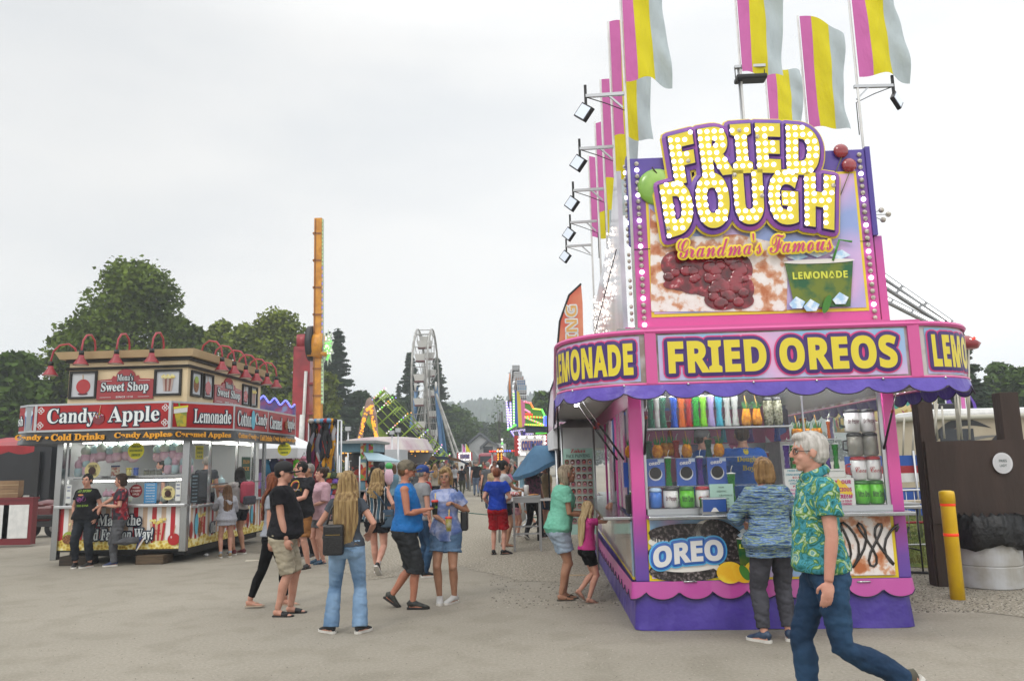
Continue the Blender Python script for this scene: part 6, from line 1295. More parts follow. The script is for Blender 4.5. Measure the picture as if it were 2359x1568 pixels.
def f_(t): b = MB(); b.lathe([(.035, 0), (.04, .1)], M('sauce_tan', '9c6a48', .4), 14); b.build('cup_body', t); b = MB(); b.lathe([(.041, .1), (.03, .115)], white, 14); b.build('lid', t)
item('sauce_cup', 'small tan sauce cup with white lid on the high table', 'cup', xm - .13, Y + .12, zt, f_)
def f_(t): b = MB(); b.ell((0, 0, .04), (.15, .12, .05), M('checked_paper', ramp=[(0, 'b0343c'), (.5, 'd8cfcb')], kind='cells', vs=60, r=.8), 14, 6); b.build('basket', t)
item('food_basket', 'red and white checked food basket at the left of the high table', 'basket', xm - .26, Y + .15, zt, f_)
Y2 = 17.0; t, _, X0 = TH('condiment_table', 'white jug and condiment table under the blue parasol', 'table', 1195, 1100, Y2); b = MB(); b.box(-.5, .9, 0, .7, .86, .9, white); b.build('table_top', t)
for xa in (-.45, .85): b = MB(); b.tube([(xa, .05, 0), (xa, .05, .86)], .02, alu, 6); b.tube([(xa, .65, 0), (xa, .65, .86)], .02, alu, 6); b.build('leg', t)
def f_(t): b = MB(); b.lathe([(.1, 0), (.11, .02), (.11, .22), (.03, .30), (.03, .33)], M('jug_clear', 'bfc4c4', .3), 16); b.build('cup_body', t); b = MB(); b.lathe([(.035, .33), (.035, .36)], M('cap_green', '2c7a4a', .4), 12); b.build('lid', t)
item('jug', 'large clear white jug with green cap on the white table', 'jug', AT(1186, 1140, Y2).x, Y2 + .2, .9, f_)
# face painting stall
Y = 12.5; t, _, X0 = TH('face_painting_banner', 'pale green face painting banner with rows of painted faces', 'banner', 1330, 1200, Y, -.1); x0, z1 = LZ(1297, 1033, Y); x1, _q = LZ(1365, 1033, Y); w_ = x1 - x0; x0 -= X0; mt2 = M('banner_mint', '8fb8ac', .5, c2='a4c8bc', vs=3)
b = MB(); b.box(x0, x0 + w_, 0, .01, .55, z1, mt2); b.build('banner_sheet', t); b = MB(); cx = x0 + w_ / 2; text(b, 'FACE PAINTING', cx, z1 - .12, w_ * .8, .055, -.003, [(ink, 0, .001)], style='s'); text(b, "Zakes", cx, z1 - .04, w_ * .5, .06, -.003, [(M('ink_red', ''), 0, .001)], style='s'); b.build('lettering', t)
random.seed(6); b = MB(); fm_ = [M('facetone_%d' % k, c, .6) for k, c in enumerate(('7a4a44', 'b5837a', '5c3a30', 'a86a6a', 'c79a8c', '8c5a6a'))]; hm_ = [hairm(k) for k in ('brown', 'black', 'lightbrown')]; pm = [M('facepaint_%d' % k, c, .6) for k, c in enumerate(('8c3c6a', '2c5c8c', '3c7c4c', 'a83c3c', 'c8c0c8'))]
for r_ in range(9):
    for c in range(5):
        x = x0 + w_ * (.12 + .19 * c); z = z1 - .22 - .115 * r_; b.box(x - .042, x + .042, -.006, -.002, z - .05, z + .05, M('photo_ground', 'a08c88', .6)); b.oval(x, z + .006, .034, .042, -.009, -.007, random.choice(hm_), 10); b.oval(x, z - .004, .026, .034, -.012, -.010, random.choice(fm_), 10); b.oval(x + random.uniform(-.008, .008), z - .002, .018, .012, -.0145, -.013, random.choice(pm), 8); b.oval(x, z - .02, .008, .003, -.0145, -.013, M('mouth_line', '5f2f2a', .5), 6)
b.build('face_pictures', t); b = MB(); b.tube([(x0 - .02, .03, .0), (x0 - .02, .03, 2.3)], .018, alu, 6); b.tube([(x0 + w_ + .02, .03, .0), (x0 + w_ + .02, .03, 2.3)], .018, alu, 6); b.build('banner_stand', t)
t, _, X0 = TH('canopy_tent', 'white canopy tent behind the face painting banner', 'tent', 1340, 1100, 14.5); z1 = AT(1340, 1032, 14.5).z; z2 = AT(1340, 985, 14.5).z; b = MB(); b.box(-.5, 2.6, 0, 2.8, z1, z2, tw); b.lathe([(2.15, 0), (.05, .8)], tw, 4, X=Matrix.Translation((1.05, 1.4, z2)) @ Matrix.Rotation(pi / 4, 4, 'Z'), sm=False); b.build('canopy', t)
for xa in (-.45, 2.55): b = MB(); b.tube([(xa, .05, 0), (xa, .05, z1)], .03, alu, 6); b.build('leg', t)
# feather banners
def feather(px, pbot, ptop, w_, Y, label, stops, s, lean):
    t, _, X0 = TH('feather_flag', label, 'feather flag', px, pbot, Y, group='tall feather flags beside the fried dough stand'); z1 = AT(px, ptop, Y).z; z0 = z1 * .56; ol = [(0, z0), (.0, z1 * .7), (w_ * .18, z1 * .86), (w_ * .55, z1 * .96), (w_ * 1.0, z1), (w_ * 1.03, z1 * .93), (w_ * 1.0, z1 * .7), (w_ * .98, z0)]
    b = MB(); b.poly(ol, -.004, .004, M(*stops[0], **stops[1])); b.build('flag_cloth', t); b = MB(); b.tube([(0, 0, 0), (0, 0, z1 * .7), (w_ * .18, 0, z1 * .86), (w_ * .55, 0, z1 * .96), (w_ * 1.0, 0, z1 + .01)], .02, blackm, 6); b.build('pole', t)
    if s: b = MB(); text(b, s, 0, 0, z1 * .36, w_ * .42, -.008, [(white, .02, 0), (M('ink_peach', 'd8a860', .5), 0, .003)], style='b', X=Matrix.Translation((w_ * .6, 0, z1 * .74)) @ Matrix.Rotation(-pi / 2, 4, 'Y')); b.build('lettering', t)
feather(1291, 1150, 656, .52, 14.2, 'orange and coral feather flag with white bubble letters left of the stand', (('flag_coral',), dict(ramp=[(.35, hx('cf6450')), (.6, hx('dc9270')), (.75, hx('dcae5c'))], vs=1.5, r=.7)), 'PAINTING', 0)
feather(1266, 1140, 850, .42, 17.5, 'white and black edged feather flag farther back under the lemonade header', (('flag_pale',), dict(ramp=[(.4, hx('b9b2b8')), (.6, hx('9c6a84'))], vs=2.5, r=.7)), '', 0)
# far end: house, red truck, sheds, posts
Y = 108; t, _, X0 = TH('white_house', 'white gabled house beyond the far end of the midway', 'house', 1125, 1070, Y); hw_ = M('siding_white', 'b0b2b2', .6); rf_ = M('roof_grey', '5c6064', .7)
def A4(px, py): q = AT(px, py, Y); return (q.x - X0, q.z)
b = MB(); b.poly([A4(1080, 1052), A4(1080, 1023), A4(1106, 1002), A4(1134, 1022), A4(1134, 1052)], 0, 9, hw_); b.poly([A4(1110, 1052), A4(1110, 1034), A4(1126, 1020), A4(1165, 1022), A4(1165, 1052)], -2, 6, hw_); b.build('wall', t)
b = MB(); 
for pa, pb, y0 in (((1077, 1025), (1106, 1000), -.4), ((1106, 1000), (1137, 1024), -.4), ((1107, 1035), (1126, 1018), -2.4), ((1126, 1018), (1150, 1030), -2.4)): (xa, za), (xb, zb) = A4(*pa), A4(*pb); b.add([(xa, y0, za), (xb, y0, zb), (xb, 9, zb), (xa, 9, za), (xa, y0, za + .35), (xb, y0, zb + .35), (xb, 9, zb + .35), (xa, 9, za + .35)], [(0, 1, 2, 3), (7, 6, 5, 4), (0, 4, 5, 1), (1, 5, 6, 2), (2, 6, 7, 3), (3, 7, 4, 0)], rf_)
b.build('roof', t); b = MB()
for px in (1115, 1122, 1129): (xa, za) = A4(px, 1040); b.box(xa, xa + .45, -2.05, -2.01, za - .7, za + .7, M('window_dark', '262a30', .2))
b.build('window', t)
Y = 90; t, _, X0 = TH('long_shed', 'long low pale metal shed behind the far crowd', 'shed', 1080, 1068, Y); (xa, za), (xb, zb) = LZ(1045, 1040, Y), LZ(1098, 1066, Y); b = MB(); b.box(xa - X0, xb - X0, 0, 6, 0, za - .9, M('shed_wall', 'a3a6a6', .6)); b.build('wall', t); b = MB(); b.poly([(xa - X0 - .3, za - .9), (xa - X0 + .3, za), (xb - X0 - .3, za), (xb - X0 + .3, za - .9)], -.2, 6.2, M('shed_roof', '8c9090', .4, .4)); b.build('roof', t)
Y = 72; t, _, X0 = TH('red_truck', 'red lorry cab parked at the far end of the crowd', 'truck', 1120, 1068, Y); (xa, za), (xb, zb) = LZ(1102, 1043, Y), LZ(1140, 1070, Y); xa -= X0; xb -= X0; b = MB(); b.box(xa, xb, 0, 3, .5, za, M('truck_red', '8c3440', .35, coat=.3), bev=.25); b.box(xa - .1, xb + .1, -.8, 0, .5, za * .55, MATS['truck_red'], bev=.2); b.build('cab', t); b = MB(); b.box(xa + .15, xb - .15, -.05, -.01, za * .58, za - .3, M('windscreen', '2c3238', .1)); b.build('windscreen', t)
for xx in (xa + .2, xb - .2): b = MB(); b.tube([(xx - .15, .2, .5), (xx + .15, .2, .5)], .5, tyre, 14); b.build('wheel', t)
t, _, X0 = TH('small_parasol', 'small red parasol above the far crowd on the right', 'umbrella', 1150, 1075, 48); zz = AT(1150, 1043, 48).z; b = MB(); b.lathe([(1.15, -.9), (.6, -.35), (.02, 0)], M('parasol_red', '8c1c18', .7), 8, (0, 0, zz), sm=False); b.build('canopy', t); b = MB(); b.tube([(0, 0, 0), (0, 0, zz)], .03, alu, 6); b.build('pole', t)
t, _, X0 = TH('small_parasol', 'pale green parasol low in the far crowd', 'umbrella', 1137, 1078, 50); zz = AT(1137, 1058, 50).z; b = MB(); b.lathe([(1.2, -.45), (.02, 0)], M('parasol_mint', '8cb09c', .7), 8, (0, 0, zz), sm=False); b.build('canopy', t); b = MB(); b.tube([(0, 0, 0), (0, 0, zz)], .03, alu, 6); b.build('pole', t)
t, _, X0 = TH('orange_light_tower', 'narrow tower of orange bulbs beside the red parasol', 'sign', 1152, 1080, 46); za = AT(1152, 1030, 46).z; b = MB(); b.box(-.18, .18, 0, .2, 0, za, M('tower_brown', '5a3020')); b.build('column', t); b = MB(); [b.ell(((k % 2) * .2 - .1, -.03, za - .15 - .14 * (k // 2)), .06, led[3], 6, 4) for k in range(20)]; b.build('bulb_rows', t)
t, _, X0 = TH('kiddie_ride', 'small train ride with red and blue strip lights beneath the coupons sign', 'fair ride', 1165, 1085, 40); b = MB(); z_ = AT(1165, 1036, 40).z; b.box(-1.2, 2.0, 0, 2, .4, 1.2, M('train_blue', '2a3a8c', .4)); b.box(-.8, 1.8, .2, 1.8, z_ - .1, z_, M('train_red', '8c2a24', .4)); 
b.build('cars', t)
for xa in (-.7, 1.7): b = MB(); b.tube([(xa, 1, 1.2), (xa, 1, z_)], .05, white, 6); b.build('post', t)
b = MB(); [b.ell((-.8 + k * .13, .15, z_ - .05), .05, led[(5, 4, 6)[k // 3 % 3]], 6, 4) for k in range(20)]; [b.ell((-1.2 + k * .13, -.05, 1.15), .05, led[(4, 2)[k % 2]], 6, 4) for k in range(24)]; b.build('light_strip', t); b = MB(); b.lathe([(.35, 0), (.4, .4), (.25, .8), (.05, .85)], white, 12, (-.6, -.3, .8)); b.ell((-.72, -.62, 1.3), .06, blackm); b.ell((-.48, -.62, 1.3), .06, blackm); b.build('snowman_head', t)
t, _, X0 = TH('light_mast', 'thin mast of green and white lights right of the house', 'light mast', 1158, 1080, 60); za = AT(1158, 1012, 60).z; b = MB(); b.tube([(0, 0, 0), (0, 0, za)], .07, alu, 6); b.build('pole', t); b = MB(); [b.ell((0, -.1, za - .3 * k), .09, led[0] if k % 2 else led[4], 6, 4) for k in range(9)]; b.build('bulb_rows', t)
for i, (px, pt) in enumerate(((1046, 1015), (1070, 1012))):
    t, _, X0 = TH('pennant_pole', 'thin pole with narrow pink and yellow pennant, %s one by the far shed' % ('left', 'right')[i], 'pennant', 1065 + i * 8, 1070, 70, group='narrow pennants by the far shed'); za = AT(1065, 1022, 70).z; b = MB(); b.tube([(0, 0, 0), (0, 0, za)], .04, alu, 5); b.build('pole', t); b = MB(); b.poly([(0, za - 2), (.05, za), (.55, za - .9), (.4, za - 2)], -.02, .02, fc[i]); b.build('flag_cloth', t)
t, _, X0 = TH('inflatable_canopy', 'blue and orange striped low canopy by the foot of the green ride', 'canopy', 1000, 1080, 48); za = AT(1000, 1050, 48).z; b = MB()
for k in range(8): a0_, a1_ = pi * k / 8, pi * (k + 1) / 8; b.add([(-2.2 * cos(a0_), 0, za - .7 + .7 * sin(a0_)), (-2.2 * cos(a1_), 0, za - .7 + .7 * sin(a1_)), (-2.2 * cos(a1_), 2, za - .9 + .7 * sin(a1_)), (-2.2 * cos(a0_), 2, za - .9 + .7 * sin(a0_))], [(0, 1, 2, 3)], M('canopy_orange', 'b87a2c', .6) if k % 2 else M('canopy_blue', '2c5a9c', .6))
b.build('canopy', t); b = MB(); b.tube([(-2.2, 0, 0), (-2.2, 0, za - .7)], .05, alu, 6); b.tube([(2.2, 0, 0), (2.2, 0, za - .7)], .05, alu, 6); b.build('leg', t)
t, _, X0 = TH('utility_pole', 'dark wooden utility pole among the trees by the house', 'utility pole', 1158, 1065, 160); b = MB(); b.tube([(0, 0, 0), (0, 0, AT(1158, 948, 160).z)], .25, M('pole_wood', '3a342e', .8), 8); b.build('pole', t)
# hose across the midway, litter
def onground(pts, r): return [(G(*p).x, G(*p).y, r) for p in pts]
b = MB(); b.tube(onground(((1045, 1178), (1080, 1182), (1120, 1186), (1170, 1188), (1210, 1192), (1260, 1193)), .018), .018, M('hose_green', '2c5a50', .5), 6); b.build('garden_hose', label='green hose lying across the gravel behind the boy in blue', cat='hose')
for i, (px, py, w_, c, lb) in enumerate(((1332, 1325, .2, 'a08a6a', 'flat strip of cardboard on the gravel beside the girl'), (583, 1291, .14, 'b8b0a0', 'flattened pale paper on the ground left of the black cap man'), (475, 1281, .06, 'c4c4c4', 'crumpled white napkin below the girl with long hair'), (2082, 1340, .1, 'b0a890', 'pale scrap of paper on the gravel by the yellow bollard'))):
    q = G(px, py); t = thing('litter', lb, 'litter', (q.x, q.y, 0), .3 * i); b = MB()
    if i == 2: b.ell((0, 0, .03), (.05, .04, .03), M('litter_white', 'c4c4c4', .9, b=1, bs=30), 8, 6)
    else: b.add([(-w_, -.03, .004), (w_, -.05, .012), (w_ * .9, .05, .004), (-w_ * .9, .04, .015), (-w_, -.03, .001), (w_, -.05, .001), (w_ * .9, .05, .001), (-w_ * .9, .04, .001)], [(0, 1, 2, 3), (4, 5, 6, 7), (0, 4, 5, 1), (1, 5, 6, 2), (2, 6, 7, 3), (3, 7, 4, 0)], M('litter_%d' % i, c, .8))
    b.build('scrap', t)
# ---- far left: neighbour stand, dark trailer, garden tractor
Y = 18.5; t, _, X0 = TH('red_counter', 'red framed white panelled counter at the left edge', 'counter', 30, 1240, Y); (xa, za), (xb, zb) = LZ(-40, 1152, Y), LZ(70, 1240, Y); xa -= X0; xb -= X0; cr_ = M('counter_red', '6e1420', .4, coat=.3)
b = MB(); b.box(xa, xb, 0, .2, .05, za, cr_); b.box(xa, xb + .02, -.03, .22, za, za + .05, cr_); b.build('frame', t)
for x_ in (xa + .05, xb - .68, ): b = MB(); b.box(x_ + .0, x_ + .60, -.012, -.001, .2, za - .12, white); b.build('panel', t)
b = MB(); b.tube([(xb - .35, .1, za + .05), (xb - .3, .1, za + .12), (xb - .1, .1, za + .12), (xb - .02, .1, za + .03)], .012, blackm, 6); b.build('cable_loop', t)
for i in range(2):
    t = thing('cardboard_box', 'brown cardboard box, %s of the pair stacked on the red counter' % ('bottom', 'top')[i], 'box', (AT(14, 1150, Y).x, Y + .12, za + .05 + i * .2)); b = MB(); b.box(-.3, .26, -.1, .1, 0, .195, M('cardboard', '8a6f52', .8, c2='7c6248', vs=4), bev=.004); b.box(-.3, .26, -.103, -.1, .09, .105, M('box_tape', 'a08c6c', .5)); b.build('carton', t)
Y = 19; t, _, X0 = TH('awning_stand', 'red scalloped awning on posts over the far left counter', 'awning', 40, 1240, Y); (xa, za), (xb, zb) = LZ(-60, 1028, Y), LZ(113, 1045, Y); xa -= X0; xb -= X0; ra = M('awning_red', '9c2028', .5, c2='861a22', vs=2, b=.4, bs=4)
b = MB(); PL = densify([(xa, -.6), (xb, -.6)], .05); strip(b, PL, lambda s: za - .16 - .07 * abs(sin(s * 5)), za - .02, ra, .0); b.add([(xa, -.6, za - .02), (xb, -.6, za - .02), (xb - .3, 1.2, za + .25), (xa, 1.2, za + .25)], [(0, 1, 2, 3)], ra); b.build('canopy', t)
b = MB(); b.tube([(xb - .35, 1.0, 0), (xb - .35, 1.0, za + .1)], .04, blackm, 8); b.build('post', t)
Y = 26; t, _, X0 = TH('cargo_trailer', 'big black enclosed trailer with pale sill behind the far left counter', 'trailer', 60, 1180, Y); (xa, za), (xb, zb) = LZ(-80, 1008, Y), LZ(112, 1140, Y); xa -= X0; xb -= X0; b = MB(); b.box(xa, xb, 0, 3, .85, za, M('trailer_black', '121318', .35, c2='1a1b20', vs=1)); b.box(xb, xb + 1.6, .5, 3, 1.2, za - .1, M('trailer_charcoal', '222328', .4)); b.build('body', t)
b = MB(); b.box(xa, xb - .3, -.05, 0, .75, .98, M('sill_grey', 'a0a09a', .5)); b.build('sill', t); b = MB(); b.box(xb - .55, xb - .3, -.15, -.02, .2, 2.4, blackm); b.build('jack', t)
for x_ in (-.6, .6): b = MB(); b.tube([(x_, -.1, .42), (x_, .25, .42)], .42, tyre, 20); b.build('wheel', t)
b = MB(); b.box(xa, xb + 1.5, .6, 2.8, .45, .84, blackm); b.build('chassis', t)
Y = 21; t, _, X0 = TH('garden_tractor', 'dark red garden tractor with rounded hood beside the white counter', 'tractor', 85, 1235, Y); b = MB(); tr_ = M('tractor_red', '5c1a1e', .35, coat=.4)
b.box(-.35, .42, 0, .75, .40, .86, tr_, bev=.1); b.box(-.3, .44, -.01, .76, .48, .60, blackm, bev=.02); b.lathe([(.05, 0), (.38, 0), (.36, .08), (.05, .16)], tr_, 16, (.02, .38, .82)); b.build('hood', t)
for x_ in (-.25, .42): b = MB(); b.tube([(x_, .0, .24), (x_, .18, .24)], .24, tyre, 18); b.tube([(x_, -.01, .24), (x_, .02, .24)], .1, M('rim_grey', '7a7a78', .4), 12); b.build('wheel', t)
b = MB(); b.box(-.4, .5, -.02, .78, .28, .42, dark); b.build('bumper', t)
# ---- far right: dark timber frame, bollard, barrel, tables, camper
Y = 10.4; bw_ = M('timber_brown', '3c2d26', .75, c2='33261f', vs=3, b=.4, bs=30, st=(1, 1, .2)); t = thing('timber_shelter', 'dark brown painted timber wall with tall posts at the right edge', 'timber wall', (G(2165, 1352).x, 10.25, 0), rad(-3))
X0 = t.location.x; (xa, za), (xb, zb) = LZ(2115, 925, 10.3), LZ(2155, 925, 10.3); b = MB(); b.box(-.02, .17, .0, .19, 0, za, bw_, bev=.006); b.build('post', t); x2 = AT(2308, 905, 10.3).x - X0; z2 = AT(2308, 905, 10.3).z; b = MB(); b.box(x2 - .1, x2 + .14, .0, .19, 0, z2, bw_, bev=.006); b.build('post', t)
z1 = AT(2200, 1015, 10.2).z; z0 = AT(2200, 1205, 10.2).z; b = MB(); b.box(-.0, 3.2, -.05, -.002, z0, z1, bw_); b.build('wall_panel', t); b = MB(); b.box(.0, .45, -.03, -.004, 0, z0 - .004, bw_); b.build('wall_panel', t)
t = thing('paper_plate', 'white paper plate with handwritten words FRIES LADY on the brown wall', 'sign', AT(2309, 1066, 10.12), rad(-3)); b = MB(); b.oval(0, 0, .125, .135, -.012, -.004, M('plate_paper', 'c8c8ca', .8), 26); b.oval(0, 0, .10, .11, -.016, -.013, M('plate_inner', 'bfc0c2', .8), 26); text(b, 'FRIES', 0, .03, .1, .035, -.018, [(ink, 0, .001)], style='n'); text(b, 'LADY', 0, -.03, .09, .035, -.018, [(ink, 0, .001)], style='n'); b.build('plate', t)
q = G(2207, 1380); t = thing('bollard', 'yellow bollard with two orange reflective bands', 'bollard', q); zt = AT(2185, 1131, q.y).z; b = MB(); yb_ = M('bollard_yellow', 'f4c810', .4, c2='eabc0c', vs=4, coat=.3); b.lathe([(.080, 0), (.080, zt - .08), (.078, zt - .02), (.07, zt), (.03, zt + .004)], yb_, 24); b.lathe([(.086, zt - .14), (.086, zt - .03), (.080, zt), (.05, zt + .01)], yb_, 24); b.build('post', t)
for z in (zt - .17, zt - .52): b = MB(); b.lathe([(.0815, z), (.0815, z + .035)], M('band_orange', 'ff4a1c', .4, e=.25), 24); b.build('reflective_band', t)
q = G(2314, 1357); t = thing('trash_barrel', 'white plastic barrel lined with a black bin bag at the right edge', 'bin', (q.x, q.y + .3, 0)); b = MB(); b.lathe([(.31, 0), (.325, .015), (.328, .25), (.320, .262), (.328, .275), (.330, .52), (.322, .532), (.330, .545), (.328, .73), (.31, .74)], M('barrel_white', 'bcbec0', .45, c2='a09d96', vs=3, vd=8), 56, sm=False); b.build('barrel', t)
b = MB(); n = 48; vs_ = []
for i, (r_, z) in enumerate(((.30, .86), (.36, .84), (.375, .7), (.39, .56), (.37, .48))):
    for k in range(n): a = 2 * pi * k / n; rr = r_ + .02 * sin(k * 2.3 + i) + (.015 * sin(k * 5.1) if i > 1 else 0); vs_.append((rr * cos(a), rr * sin(a), z + .035 * sin(k * .55 + 1) * (i / 4) + .012 * sin(k * 2.1 + i) * (i / 4) + (.03 * sin(k * 3) if i == 0 else 0)))
b.add(vs_, [(i * n + k, i * n + (k + 1) % n, (i + 1) * n + (k + 1) % n, (i + 1) * n + k) for i in range(4) for k in range(n)], M('bin_bag', '08080a', .4, b=1, bs=14, sp=.45), sm=True); b.build('bin_bag', t, fix=False)
for c_ in t.children: c_.data.transform(Matrix.Diagonal((1.22, 1.22, 1.06, 1)))
q = G(2235, 1320); t = thing('yellow_cable_box', 'yellow plastic power box behind the bollard', 'power box', (q.x, q.y, 0)); b = MB(); b.box(-.28, .2, 0, .3, .12, .62, M('plastic_yellow', 'c0a810', .4), bev=.02); b.box(-.3, .22, -.01, .02, .30, .33, M('plastic_yellow', '')); b.build('case', t); b = MB(); b.box(-.02, .03, -.012, -.002, .45, .52, blackm); text(b, 'hose', .1, .2, .16, .06, -.014, [(blackm, 0, .001)]); b.build('markings', t)
b = MB(); b.tube([(q.x + .05, q.y - .05, .62), (q.x + .1, q.y - .15, .3), (q.x + .25, q.y - .3, .04), (q.x - .3, q.y - .2, .03), (q.x - 1.0, q.y + .1, .03), (q.x - .75, q.y + .5, .3), (q.x - .5, q.y + .6, .6)], .02, blackm, 6); b.build('power_cable', label='black power cable looping over the gravel to the brown post', cat='cable')
t, _, X0 = TH('folding_table', 'white plastic folding table on the grass beyond the stand', 'table', 2110, 1300, 11.5); zt = AT(2105, 1165, 11.5).z; b = MB(); b.box(-.9, .25, 0, .75, zt - .04, zt, white, bev=.01); b.build('table_top', t)
for xa in (-.75, .12): b = MB(); b.tube([(xa, .05, 0), (xa, .05, zt - .05), (xa, .7, zt - .05), (xa, .7, 0)], .014, blackm, 6); b.tube([(xa, .05, .3), (xa, .7, .3)], .012, blackm, 6); b.build('leg', t)
def f_(t): b = MB(); b.box(-.3, .3, 0, .4, 0, .035, M('tray_grey', 'a0a0a0', .5), bev=.01); b.build('tray', t)
item('plastic_tray', 'grey tray lying on the white folding table', 'tray', AT(2085, 1160, 11.5).x, 11.65, zt, f_)
t, _, X0 = TH('fabric_fence', 'blue red and white banner fence seen between the stand and brown post', 'banner fence', 2095, 1200, 16); b = MB(); 
fb_ = M('fabric_blue', '2450a0', .6, b=.5, bs=3)
for z0_, z1_, m_ in ((1.45, 1.66, fb_), (1.30, 1.449, M('fabric_red', '9c2830', .6)), (1.12, 1.299, white), (.45, 1.0, fb_)): b.box(-1.2, 1.6, 0, .02, z0_, z1_, m_)
b.build('fabric', t)
for x_ in (-1, .2, 1.4): b = MB(); b.tube([(x_, -.05, 0), (x_, -.05, 1.75)], .025, alu, 6); b.build('post', t)
t, _, X0 = TH('crowd_barrier', 'steel barrier on the grass behind the folding table', 'barrier', 2080, 1250, 14, group='steel crowd barriers'); b = MB(); b.tube([(0, 0, .1), (0, 0, 1.05), (2.0, 0, 1.05), (2.0, 0, .1), (0, 0, .1)], .02, alu, 6); b.build('frame', t); b = MB(); [b.tube([(k * 2 / 14, 0, .2), (k * 2 / 14, 0, 1.05)], .008, alu, 4) for k in range(1, 14)]; b.build('bars', t)
t, _, X0 = TH('red_white_bench', 'red framed pale swing seat by the banner fence', 'bench', 2095, 1220, 15); b = MB(); b.box(-.5, .5, 0, .4, .75, .80, M('seat_cream', 'a89c88', .6)); b.build('seat', t); b = MB(); b.tube([(-.5, 0, .8), (-.6, .0, .4), (.6, 0, .4), (.5, 0, .95)], .025, M('frame_red', '8c2430', .4), 6); b.build('frame', t)
# camper van
Y = 21; t, _, X0 = TH('motorhome', 'cream motorhome with black swoosh graphics behind the brown timber wall', 'motorhome', 2250, 1200, Y, rad(-2)); (xa, za), (xb, zb) = LZ(2060, 965, Y), LZ(2440, 965, Y); xa -= X0; xb -= X0; cm_ = M('camper_cream', 'b5aa94', .4, c2='a89c86', vs=1)
b = MB(); b.box(xa, xb, 0, 2.4, .5, za - .0, cm_, bev=.08); b.build('body', t); b = MB(); b.tube([(xa, -.1, za - .02), (xb, -.1, za + .02)], .07, M('awning_roll', 'a8a698', .5), 10); b.build('awning_roll', t)
blk = M('swoosh_black', '15161a', .3); gy_ = M('swoosh_grey', '6a6a68', .3); b = MB()
def swoosh(x0_, z0_, x1_, z1_, th, cv, m_, y): n = 18; up = []; dn = []; [(up.append((x0_ + (x1_ - x0_) * k / n, z0_ + (z1_ - z0_) * k / n + cv * sin(pi * k / n) + th * sin(pi * k / n))), dn.append((x0_ + (x1_ - x0_) * k / n, z0_ + (z1_ - z0_) * k / n + cv * sin(pi * k / n)))) for k in range(n + 1)]; b.poly(up + dn[-2:0:-1], y, y + .004, m_)
for k, (a0_, z0_, a1_, z1_, th, cv, m_) in enumerate(((xa + .3, 1.1, xa + 2.6, za - .3, .25, .55, blk), (xa + .2, .9, xa + 2.9, za - .5, .12, .3, gy_), (xa + 2.0, 1.0, xb - .8, 1.3, .35, .7, blk), (xa + 1.4, .7, xb - .5, .9, .25, .9, gy_), (xa, 1.0, xb, .75, .4, .1, blk))): swoosh(a0_, z0_, a1_, z1_, th, cv, m_, -.012 - .006 * k)
b.build('graphics', t); b = MB(); b.box(xa + 1.2, xa + 2.1, -.02, -.001, za - .85, za - .3, M('window_dark', '')); b.build('window', t)
for x_ in (xa + 1.2, xb - 1.3): b = MB(); b.tube([(x_, -.05, .42), (x_, .3, .42)], .42, tyre, 20); b.build('wheel', t)
Y = 24; t, _, X0 = TH('motorhome', 'white roofed camper farther back, its roof above the cream motorhome', 'motorhome', 2250, 1200, Y); (xa, za), (xb, zb) = LZ(2140, 942, Y), LZ(2380, 925, Y); b = MB(); b.box(xa - X0, xb - X0, 0, 2.4, .5, za, white, bev=.15); b.build('body', t); b = MB(); b.box(-.6, .2, .5, 1.2, za, za + .2, blackm, bev=.05); b.build('roof_vent', t)
# chair swing ride
Y = 15.5; t, _, X0 = TH('swing_ride', 'chair swing ride with many pale hanging chains right of the stand', 'fair ride', 2140, 1200, 18); chn = M('chain_pale', 'b4b0a4', .5, .3); za = AT(2140, 780, 18).z; random.seed(31)
for i, (px, pt, pb, d) in enumerate([(2214, 800, 1010, 4), (2219, 800, 1012, -8), (2224, 800, 1010, -18), (2232, 805, 1012, -2), (2238, 805, 1010, -14), (2183, 905, 1010, -10), (2170, 935, 1010, -6), (2150, 930, 1012, -14), (2190, 910, 1012, 6), (2160, 930, 1012, 8), (2098, 960, 1055, 3), (2085, 965, 1055, -2), (2106, 960, 1050, 4), (2076, 975, 1050, 2), (2092, 965, 1052, 8), (2205, 900, 1012, -12)]):
    A_, B_ = AT(px, pt, 18), AT(px - d, pb, 18); b = MB(); b.tube([(A_.x - X0, .3 * (i % 3), A_.z), (B_.x - X0, .3 * (i % 3), B_.z)], .022, chn, 5); b.build('chain', t)
b = MB(); b.lathe([(.35, 0), (.42, .12), (.2, .3)], rrd, 12, (AT(2232, 800, 18).x - X0, .3, AT(2232, 800, 18).z)); b.build('arm_end', t); b = MB(); q = AT(2236, 788, 18); [b.ell((q.x - X0 + (k - 3) * .05, .0, q.z + .02 * k), .035, led[5] if k % 3 else led[4], 6, 4) for k in range(7)]; b.build('red_lights', t)
for i, (pa, pb) in enumerate((((2012, 640), (2175, 745)), ((2005, 672), (2150, 745)), ((2018, 625), (2190, 745)))):
    A_, B_ = AT(*pa, 22), AT(*pb, 22); b = MB(); b.beam((A_.x - X0, 4, A_.z), (B_.x - X0, 4, B_.z), .16, .16, M('beam_grey', '8a8c8e', .4, .4)); s_ = b.build('boom', t); b = MB(); A_ = V((A_.x - X0, 3.9, A_.z)); B_ = V((B_.x - X0, 3.9, B_.z))
    for u0, u1 in ((.02, .3), (.34, .62), (.66, .97)): b.beam(A_.lerp(B_, u0), A_.lerp(B_, u1), .05, .05, M('strip_light', 'ffffff', .4, e=1.6))
    b.build('strip_light', s_)
